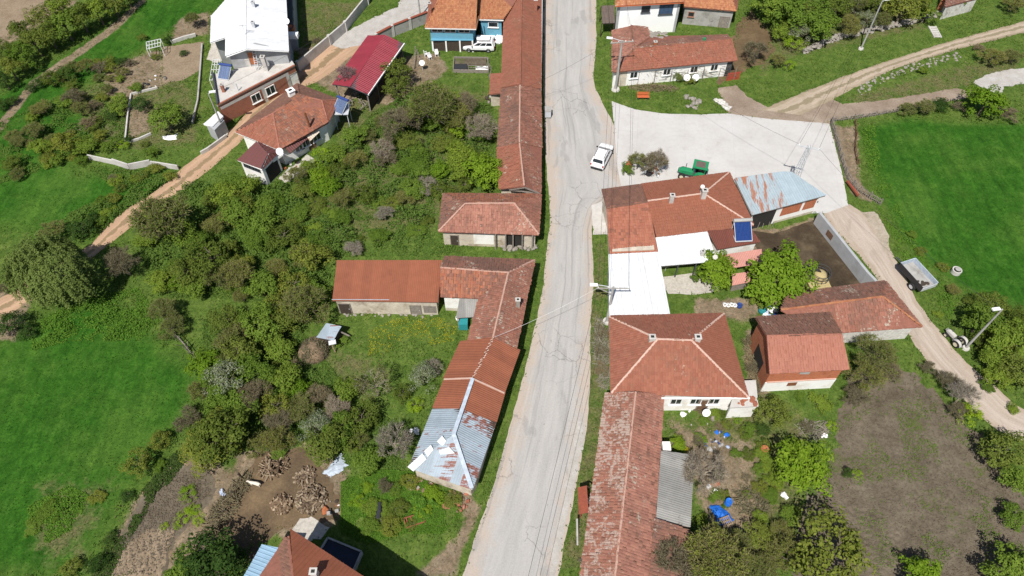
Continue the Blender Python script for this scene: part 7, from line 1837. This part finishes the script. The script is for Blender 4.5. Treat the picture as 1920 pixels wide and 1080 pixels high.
clutter('barn_junk', 'bits of junk beside the tiled lean-to', G(920, 186), .8, 10, ['grey_wood', 'white_plastic', 'dark_wood', 'grey_concrete'])
clutter('square_junk', 'old drums and scrap under the bush on the square', G(1222, 326), 1.1, 14, ['white_plastic', 'rust_orange', 'car_black', 'log_wood', 'galvanised'])
clutter('broken_tiles', 'heap of broken red tiles in front of the patchwork shed', G(788, 912), 1.3, 40, ['brick_red', 'old_hay', 'stone'], size=(.12, .3))
clutter('fallen_tiles', 'heap of fallen red tiles beside the road end of the shed', G(856, 938), 1.1, 34, ['brick_red', 'old_hay', 'stone'], size=(.12, .3))
clutter('shed_scrap', 'scrap boards at the corner between basin and firewood', G(625, 948), .8, 14, ['grey_wood', 'dark_wood', 'white_plastic', 'rust_orange', 'grey_concrete'])
clutter('terrace_clutter', 'garden furniture and pots on the terrace of the terracotta house', G(548, 312), 1.0, 10, ['pale_concrete', 'grey_concrete', 'rust_orange'])
clutter('garden_scrap', 'scrap and boards in the upper left vegetable garden', G(290, 152), 1.6, 14, ['pale_concrete', 'grey_wood', 'white_plastic', 'net_black'])
clutter('porch_things', 'white cupboards and panels in the corner of the blue wing', G(930, 76), .9, 9, ['white_plastic', 'white_plastic', 'car_black'], size=(.5, .9))
clutter('sack_pair', 'pale blue sacks at the end of the stake fence', G(424, 922), .4, 3, ['sack_blue'], size=(.25, .4))
clutter('white_litter', 'white plastic bag on the tilled plot edge', G(1545, 816), .25, 3, ['white_plastic'], 'litter', (.2, .35))
clutter('white_litter', 'white plastic bag under the big bright tree', G(1473, 930), .25, 3, ['white_plastic'], 'litter', (.2, .35))
clutter('white_litter', 'white scrap on the grass beside the grey bare tree', G(777, 811), .3, 2, ['white_plastic'], 'litter', (.3, .4))
clutter('bush_scrap', 'orange plastic pieces beside the bare grey tree', G(1337, 912), .5, 5, ['orange_paint', 'rust_orange', 'white_plastic'])
t = thing('round_tray', 'round white and red tray beside the grey porch roof', 'tray', G(863, 606)); q = G(863, 604); MB().lathe(q, [(.01, .72), (.4, .72), (.45, .8), (.42, .82), (.38, .76), (.01, .76)], 18).build('dish', 'white_plastic', t); MB().cyl(q + Vector((0, 0, .77)), .2, .03).build('centre', 'rust_orange', t); MB().cyl(q + Vector((0, 0, .36)), .08, .72).build('stand', 'grey_wood', t)
# cold frame
t = thing('cold_frame', 'weathered cold frame with mesh lids in the blue house garden', 'cold frame', G(880, 125)); P = GP([(850, 136), (916, 137), (915, 113), (852, 112)])
for i in range(4): MB().beam(P[i] + Vector((0, 0, .25)), P[(i + 1) % 4] + Vector((0, 0, .25)), .1, .5).build('board', 'grey_wood', t)
MB().prism([(p.x, p.y) for p in GP([(851, 135), (876, 135), (876, 126), (852, 126)])], .3, .52).build('mesh_lid', 'net_black', t); MB().prism([(p.x, p.y) for p in GP([(853, 124), (912, 124), (912, 114), (854, 114)])], .1, .4).build('soil', 'tilled_soil', t)
# wooden kiosk beside the lichen roof and its prop
b0 = G(1098, 952); t = thing('notice_shelter', 'little red brown wooden shelter beside the lichen roofed house', 'shelter', b0)
mb = MB()
for x in (-.5, .5):
    for y in (-.8, .8): mb.beam(b0 + Vector((x, y, 0)), b0 + Vector((x, y, 1.7)), .1, .1)
mb.build('post', 'red_wood', t)
P = [b0 + Vector(k) for k in ((-.75, -1.15, 1.65), (0, -1.15, 2.1), (0, 1.15, 2.1), (-.75, 1.15, 1.65))]; MB().slab(P, .06).build('roof_board', 'red_wood', t)
MB().box(b0 + Vector((.1, 0, .7)), (.8, 1.4, .08)).build('shelf', 'grey_wood', t); MB().rock(b0 + Vector((.1, .3, .85)), .3).build('bundle', 'white_plastic', t); MB().beam(b0 + Vector((.4, -1.1, 1.65)), b0 + Vector((0, -1.1, 2.05)), .08, .1).beam(b0 + Vector((.4, 1.1, 1.65)), b0 + Vector((0, 1.1, 2.05)), .08, .1).build('rafter', 'dark_wood', t)
q = G(1083, 1022); t = thing('grey_stake', 'grey leaning stake below the wooden shelter', 'stake', q); MB().tube([q, G(1082, 972, 1.2)], .09, 7).build('stake', 'grey_concrete', t)
b0 = G(96 * 3 - 1, 86); t = thing('trellis_frame', 'white lattice frame standing above the bare garden bed', 'trellis', b0); P = GP([(275, 92, 1.7), (301, 86, 1.7), (301, 73, 1.7), (274, 79, 1.7)])
mb = MB()
for k in range(6): mb.beam(P[0].lerp(P[1], k / 5), P[3].lerp(P[2], k / 5), .05, .05)
for k in range(3): mb.beam(P[0].lerp(P[3], k / 2), P[1].lerp(P[2], k / 2), .06, .06)
for p in P: mb.beam((p.x, p.y, 0), p, .06, .06)
mb.build('lattice', 'steel_white', t)

# ------------------------------------------------------------------ vines on the old cottage front
t = thing('grape_trellis', 'bare grape vine on wires across the old cottage front', 'vine', G(1270, 160)); a, b = G(1165, 160, 0), G(1375, 150, 0); mb = MB()
for k in range(8): q = a.lerp(b, k / 7); mb.beam(q, q + Vector((0, 0, 2.0)), .07, .07)
mb.build('post', 'grey_wood', t); mb = MB()
for k in range(150):
    q = a.lerp(b, random.random()) + Vector((0, random.uniform(0, .5), random.uniform(.6, 2.1))); mb.tube([q, q + Vector((random.uniform(-1.3, 1.3), random.uniform(-.2, .2), random.uniform(-.3, .3)))], .018, 3)
o = mb.build('vines', 'bark', t); o['kind'] = 'stuff'

# ------------------------------------------------------------------ grass, weeds and brambles (nobody could count these)
RES = .25; ox, oy = -95., 8.
gw, gh = int(190 / RES), int(117 / RES)
CX, CY = np.meshgrid(ox + (np.arange(gw) + .5) * RES, oy + (np.arange(gh) + .5) * RES)
blocked = np.zeros(CX.shape, bool)
def fbm(X, Y, f, seed):
    out = np.zeros(X.shape); amp = 1.0
    for o_ in range(3):
        g = np.random.default_rng(seed + o_); n = 64; T = g.random((n, n)); x = X * f; y = Y * f; xi = np.floor(x).astype(int); yi = np.floor(y).astype(int); fx_ = x - xi; fy_ = y - yi
        fx_ = fx_ * fx_ * (3 - 2 * fx_); fy_ = fy_ * fy_ * (3 - 2 * fy_)
        a = T[yi % n, xi % n]; b = T[yi % n, (xi + 1) % n]; c = T[(yi + 1) % n, xi % n]; d = T[(yi + 1) % n, (xi + 1) % n]
        out += amp * ((a * (1 - fx_) + b * fx_) * (1 - fy_) + (c * (1 - fx_) + d * fx_) * fy_); f *= 2.1; amp *= .5
    return out / 1.75
for poly, soft in REGIONS + [(f_, -1.0) for f_ in FOOT]:
    xs = [p[0] for p in poly]; ys = [p[1] for p in poly]
    i0, i1 = max(0, int((min(xs) - ox) / RES) - 1), min(gw, int((max(xs) - ox) / RES) + 2); j0, j1 = max(0, int((min(ys) - oy) / RES) - 1), min(gh, int((max(ys) - oy) / RES) + 2)
    if i1 <= i0 or j1 <= j0: continue
    st = max(1, len(poly) // 160); pp = poly[::st]; cx, cy = CX[j0:j1, i0:i1], CY[j0:j1, i0:i1]
    lim = -.05 if soft < 0 else .12 + soft * np.clip(fbm(cx, cy, .5, 17) * 3 - .9, 0, 1.2)
    blocked[j0:j1, i0:i1] |= seg_dist(cx, cy, pp) > lim
ZG = zone_values(CX.ravel(), CY.ravel()); ZG = {k: v.reshape(CX.shape) for k, v in ZG.items()}
KEEP = [(612, 625, 40), (590, 665, 24), (650, 640, 24), (704, 722, 24), (628, 872, 26), (520, 340, 14), (880, 125, 50)]
def fill(pts, n, rlo, rhi, kinds, hlo=.5, hhi=.8):
    """plants standing close together inside a patch, clear of roads and houses"""
    poly = [(p[0], p[1]) for p in pts]; us = [p[0] for p in pts]; vs_ = [p[1] for p in pts]; done = []
    names = [k for k, w in kinds]; ws = [w for k, w in kinds]
    for k in range(n * 12):
        if len(done) >= n: break
        u, v = random.uniform(min(us), max(us)), random.uniform(min(vs_), max(vs_))
        if seg_dist(np.array([u]), np.array([v]), poly)[0] < 0: continue
        r = random.uniform(rlo, rhi)
        if any((u - a) ** 2 + (v - b) ** 2 < (.55 * (r + c)) ** 2 for a, b, c in done): continue
        if any((u - a) ** 2 + (v - b) ** 2 < (c + r) ** 2 for a, b, c in KEEP): continue
        g0 = G(u, v + r * .6); i = int((g0.x - ox) / RES); j = int((g0.y - oy) / RES)
        if not (0 <= i < gw and 0 <= j < gh) or blocked[j, i]: continue
        done.append((u, v, r)); plant(u, v, r, random.choices(names, ws)[0], random.uniform(hlo, hhi))
MIXED = [('green', .46), ('olive', .3), ('scrub', .18), ('grey', .02), ('bright', .04)]
fill([(430, 350), (620, 300), (700, 215), (800, 165), (920, 200), (920, 350), (810, 372), (640, 360), (500, 380)], 30, 16, 34, MIXED, .5, .85)
fill([(500, 385), (640, 365), (810, 380), (810, 450), (620, 478), (560, 470)], 12, 14, 24, [('green', .7), ('olive', .3)], .3, .45)
fill([(260, 400), (420, 350), (500, 390), (610, 480), (610, 575), (540, 620), (470, 560), (300, 560), (260, 470)], 24, 18, 38, MIXED, .6, .9)
fill([(380, 600), (600, 590), (630, 700), (690, 760), (700, 870), (640, 870), (560, 830), (440, 850), (330, 800), (380, 720)], 26, 22, 42, MIXED, .7, 1.0)
fill([(0, 230), (120, 175), (230, 150), (236, 268), (170, 290), (0, 340)], 22, 11, 24, [('green', .5), ('olive', .3), ('scrub', .2)], .4, .7)
fill([(175, 325), (330, 328), (250, 385), (160, 440), (120, 440), (190, 370)], 10, 11, 18, [('green', .5), ('olive', .5)], .4, .6)
fill([(110, 130), (260, 100), (240, 145), (120, 165)], 8, 9, 16, [('olive', .4), ('scrub', .4), ('dark', .2)], .5, .7)
fill([(1250, 790), (1440, 740), (1470, 1000), (1400, 1080), (1310, 1020)], 16, 8, 15, MIXED, .35, .6)
fill([(1440, -20), (1750, -20), (1740, -2), (1600, 26), (1500, 66), (1440, 60)], 16, 16, 28, MIXED, .7, .9)
fill([(1790, 560), (1920, 560), (1920, 760), (1860, 700)], 9, 18, 30, [('green', .6), ('olive', .4)], .7, .9)
fill([(640, 885), (740, 872), (855, 935), (835, 985), (700, 995), (650, 960)], 14, 12, 24, [('green', .6), ('bright', .15), ('olive', .25)], .3, .55)
fill([(1300, 1010), (1480, 985), (1500, 1085), (1290, 1090)], 12, 18, 32, [('scrub', .45), ('green', .3), ('olive', .25)], .6, .9)
fill([(1410, 820), (1470, 810), (1480, 1000), (1430, 1000)], 8, 12, 22, [('green', .6), ('olive', .4)], .4, .7)
fill([(1870, 960), (1930, 940), (1930, 1085), (1840, 1085)], 5, 22, 34, [('green', .7), ('olive', .3)], .8, .95)
fill([(1590, 1055), (1700, 1050), (1700, 1085), (1600, 1090)], 3, 20, 30, [('green', .5), ('olive', .5)], .8, .9)
def in_view(X, Y, m=2.0):
    d = Y * CP + CAM_H * SP; v = 540 - FOC * (Y * SP - CAM_H * CP) / d; u = 960 + FOC * X / d
    return (u > -40) & (u < 1960) & (v > -40) & (v < 1120)
def scatter(n, ok):
    X = rng.uniform(ox, ox + 190, n); Y = rng.uniform(oy, oy + 117, n); i = ((X - ox) / RES).astype(int).clip(0, gw - 1); j = ((Y - oy) / RES).astype(int).clip(0, gh - 1)
    keep = in_view(X, Y) & ~blocked[j, i]; X, Y, i, j = X[keep], Y[keep], i[keep], j[keep]
    k2 = ok(X, Y, ZG['lush'][j, i], ZG['dry'][j, i], ZG['bare'][j, i]); return X[k2], Y[k2]
def tuft_mesh(X, Y, h, w, blades=3):
    m = len(X); A = []
    for k in range(blades):
        a = rng.uniform(0, 6.28, m); d = np.stack([np.cos(a), np.sin(a), np.zeros(m)], 1); s = np.stack([-np.sin(a), np.cos(a), np.zeros(m)], 1)
        hh = h * rng.uniform(.6, 1.3, m); ww = (w * rng.uniform(.7, 1.3, m))[:, None]; b = np.stack([X, Y, np.full(m, -.01)], 1) + d * (rng.uniform(0, .12, m))[:, None]
        tip = b + d * (hh * rng.uniform(.3, 1.0, m))[:, None] + np.array([0, 0, 1.]) * hh[:, None]
        mid = (b + tip) / 2 + np.array([0, 0, .12]) * hh[:, None]
        A.append(np.stack([b - s * ww * .4, b + s * ww * .4, mid + s * ww * .5, mid - s * ww * .5], 1)); A.append(np.stack([mid - s * ww * .5, mid + s * ww * .5, tip + s * ww * .12, tip - s * ww * .12], 1))
    V = np.concatenate(A).reshape(-1, 3); return V, np.arange(len(V)).reshape(-1, 4)
leaf_mat('grass_lush', [(0.026, 0.090, 0.009), (0.038, 0.118, 0.013), (0.064, 0.15, 0.022)], .3, 0)
leaf_mat('grass_mid', [(0.065, 0.125, 0.02), (0.10, 0.165, 0.03), (0.14, 0.20, 0.045)], .3, 0)
leaf_mat('grass_dry', [(0.10, 0.12, 0.035), (0.16, 0.16, 0.06), (0.24, 0.20, 0.10)], .1, 0)
X, Y = scatter(330000, lambda x, y, l, d, b: (l > .4) & (rng.random(len(x)) < .5 * np.clip(fbm(x, y, .6, 3) * 3 - .9, 0, 1))); V, F = tuft_mesh(X, Y, np.full(len(X), .09), .06, 2)
tag(np_obj('meadow_grass', V, F, 'grass_lush'), 'short lush meadow grass blades', 'grass', kind='stuff')
X, Y = scatter(420000, lambda x, y, l, d, b: (l < .6) & (b < .6) & (rng.random(len(x)) < (.15 + .85 * np.clip(fbm(x, y, .45, 11) * 2.6 - .9, 0, 1)) * (1 - .5 * d))); V, F = tuft_mesh(X, Y, .08 + .16 * fbm(X, Y, .3, 5), .07, 2)
tag(np_obj('verge_grass', V, F, 'grass_mid'), 'tufty green grass on verges and gardens', 'grass', kind='stuff')
X, Y = scatter(200000, lambda x, y, l, d, b: (l < .5) & (rng.random(len(x)) < .08 + .5 * d + .25 * b)); V, F = tuft_mesh(X, Y, np.full(len(X), .15), .05, 2)
tag(np_obj('dry_grass', V, F, 'grass_dry'), 'dry yellowish grass and weed stalks', 'grass', kind='stuff')
def thicket(name, label, pts, n, mat, hmax, seed, leaf=.17, soft=1.5, thresh=.36):
    poly = [(p.x, p.y) for p in GP(pts)]; xs = [p[0] for p in poly]; ys = [p[1] for p in poly]
    X = rng.uniform(min(xs), max(xs), n); Y = rng.uniform(min(ys), max(ys), n); d = seg_dist(X, Y, poly); i = ((X - ox) / RES).astype(int).clip(0, gw - 1); j = ((Y - oy) / RES).astype(int).clip(0, gh - 1)
    f = fbm(X, Y, .55, seed); k = (d > 0) & ~blocked[j, i] & (f > thresh + .12 * rng.random(n)); X, Y, d, f = X[k], Y[k], d[k], f[k]
    f2 = fbm(X, Y, 1.4, seed + 5)
    top = hmax * np.clip((f - .34) * 3.0, .15, 1) * np.clip((f2 - .25) * 2.4, .12, 1.15) * np.clip(d / soft, .15, 1); Z = top * rng.uniform(.45, 1.0, len(X)) + .04
    N = rng.normal(scale=.55, size=(len(X), 3)) + np.array([0, -.1, 1.]); V, F = leaf_quads(np.stack([X, Y, Z], 1), N, leaf)
    tag(np_obj(name, V, F, mat), label, 'undergrowth', kind='stuff')
leaf_mat('bramble', [(0.058, 0.11, 0.02), (0.088, 0.155, 0.027), (0.12, 0.19, 0.04), (0.07, 0.12, 0.027)], .25, 0)
leaf_mat('ditch_leaf', [(0.03, 0.06, 0.014), (0.05, 0.085, 0.02), (0.07, 0.10, 0.03)], .2, 0)
leaf_mat('nettle', [(0.058, 0.135, 0.016), (0.085, 0.175, 0.022), (0.115, 0.21, 0.03)], .2, 0)
leaf_mat('plot_weed', [(0.07, 0.13, 0.018), (0.10, 0.17, 0.022), (0.13, 0.20, 0.03)], .2, 0)
blk_keep = blocked.copy(); blocked[:] = False
thicket('plot_weeds', 'sparse bright weeds sprouting in rows on the tilled plot', [(1580, 780), (1720, 740), (1840, 830), (1910, 930), (1920, 1080), (1640, 1080), (1600, 960)], 16000, 'plot_weed', .10, 91, .12, thresh=.47)
blocked[:] = blk_keep
thicket('bramble_thicket', 'tangled green bramble thicket between the cottage and dirt road', [(430, 350), (520, 340), (620, 300), (700, 210), (800, 160), (925, 200), (925, 350), (815, 370), (815, 455), (900, 462), (820, 480), (620, 482), (618, 575), (540, 620), (470, 560), (300, 560), (260, 470), (260, 380), (340, 330)], 150000, 'bramble', 1.6, 21, .22, thresh=.28)
thicket('wall_foot_weeds', 'rank weeds below the leaning retaining wall', [(165, 312), (330, 326), (350, 345), (270, 395), (200, 440), (140, 450), (60, 470), (130, 400), (220, 360)], 26000, 'bramble', .8, 24, .2, thresh=.33)
thicket('upper_garden_weeds', 'mixed weeds among the shrubs of the upper left slope', [(0, 230), (120, 175), (236, 150), (236, 268), (170, 292), (0, 345)], 30000, 'bramble', .7, 27, .2, thresh=.42)
thicket('ditch_weeds', 'dark weedy ditch between the left meadow and the dug plot', [(330, 845), (352, 862), (300, 930), (250, 1000), (205, 1085), (170, 1085), (215, 990), (270, 915)], 12000, 'ditch_leaf', .7, 29, .2, thresh=.3)
thicket('nettle_bed', 'bright green nettles and weeds above the basin', [(640, 905), (700, 880), (770, 885), (850, 930), (860, 970), (830, 1000), (760, 1000), (690, 1020), (640, 1000)], 80000, 'nettle', .9, 31, .2, thresh=.25)
thicket('garden_undergrowth', 'low green undergrowth filling the left garden', [(380, 600), (560, 590), (620, 690), (680, 760), (760, 800), (760, 880), (640, 870), (560, 830), (440, 850), (330, 800), (380, 720)], 80000, 'bramble', .7, 41, .2, thresh=.30)
thicket('weed_bed', 'clump of broad dark weeds in the lower left meadow', [(50, 950), (130, 910), (170, 930), (140, 990), (90, 1020), (60, 1000)], 6000, 'nettle', .5, 51)
thicket('field_margin_weeds', 'broad green weeds along the top of the left meadow', [(60, 610), (150, 560), (260, 540), (300, 600), (260, 640), (130, 640), (60, 660)], 16000, 'nettle', .6, 61)
thicket('corner_weeds', 'weeds along the fence corner of the right meadow', [(1612, 240), (1640, 232), (1650, 300), (1700, 420), (1745, 500), (1800, 560), (1780, 600), (1700, 500), (1640, 380)], 14000, 'nettle', .5, 71)
leaf_mat('dandelion', [(0.35, 0.30, 0.01), (0.5, 0.42, 0.02), (0.4, 0.36, 0.02)], .1, 0)
thicket('dandelions', 'yellow wild flowers on the grass beside the farmhouse porch', [(690, 620), (760, 590), (860, 600), (850, 640), (740, 660), (690, 670)], 3000, 'dandelion', .3, 81, .085, thresh=.42)

# ------------------------------------------------------------------ labels for the plants: look + where it grows
ORD = ['nearest', 'second nearest', 'third nearest', 'fourth nearest', 'fifth nearest', 'sixth nearest', 'seventh nearest', 'eighth nearest', 'ninth nearest', 'tenth nearest', 'eleventh nearest', 'twelfth nearest', 'thirteenth nearest', 'fourteenth nearest', 'fifteenth nearest', 'sixteenth nearest', 'seventeenth nearest', 'eighteenth nearest']
LANDMARKS += [('the willow', G(96, 520)), ('the left meadow', G(200, 760)), ('the upper left hedgerow corner', G(0, 60)), ('the street lamp on the bank', pB), ('the lane lamp post', pA), ('the round feeder', G(1535, 520)), ('the green tractor', G(1300, 330)), ('the furrowed soil', G(1600, 1030)), ('the blue tarpaulin', G(1350, 975)), ('the large firewood pile', G(584, 937)), ('the narrow dug plot', G(310, 960)), ('the garden bed', G(345, 115)), ('the well ring', G(1791, 511)), ('the dog', G(481, 910)), ('the trellis frame', G(288, 80)), ('the lower left corner', G(40, 1060)), ('the pale gravel patch', G(1870, 150)), ('the lower right corner', G(1910, 1070)), ('the white litter bag', G(1545, 816))]
groups_ = {}
for e, kind, tree, p, u, v in PLANTS:
    nm, q = min(LANDMARKS, key=lambda L: (L[1].xy - p.xy).length); groups_.setdefault((kind, tree, nm), []).append(((q.xy - p.xy).length, e))
for (kind, tree, nm), L in groups_.items():
    L.sort(key=lambda x: x[0])
    for i, (d, e) in enumerate(L):
        w = ('willow' if kind == 'willow' else 'tree') if tree else 'shrub'
        if len(L) == 1: lb = '%s %s growing near %s' % (LOOK[kind], w, nm)
        else: lb = '%s %s %s to %s' % (LOOK[kind], w, ORD[min(i, 17)], nm)
        tag(e, lb, 'tree' if tree else 'shrub', GROUPS[kind])
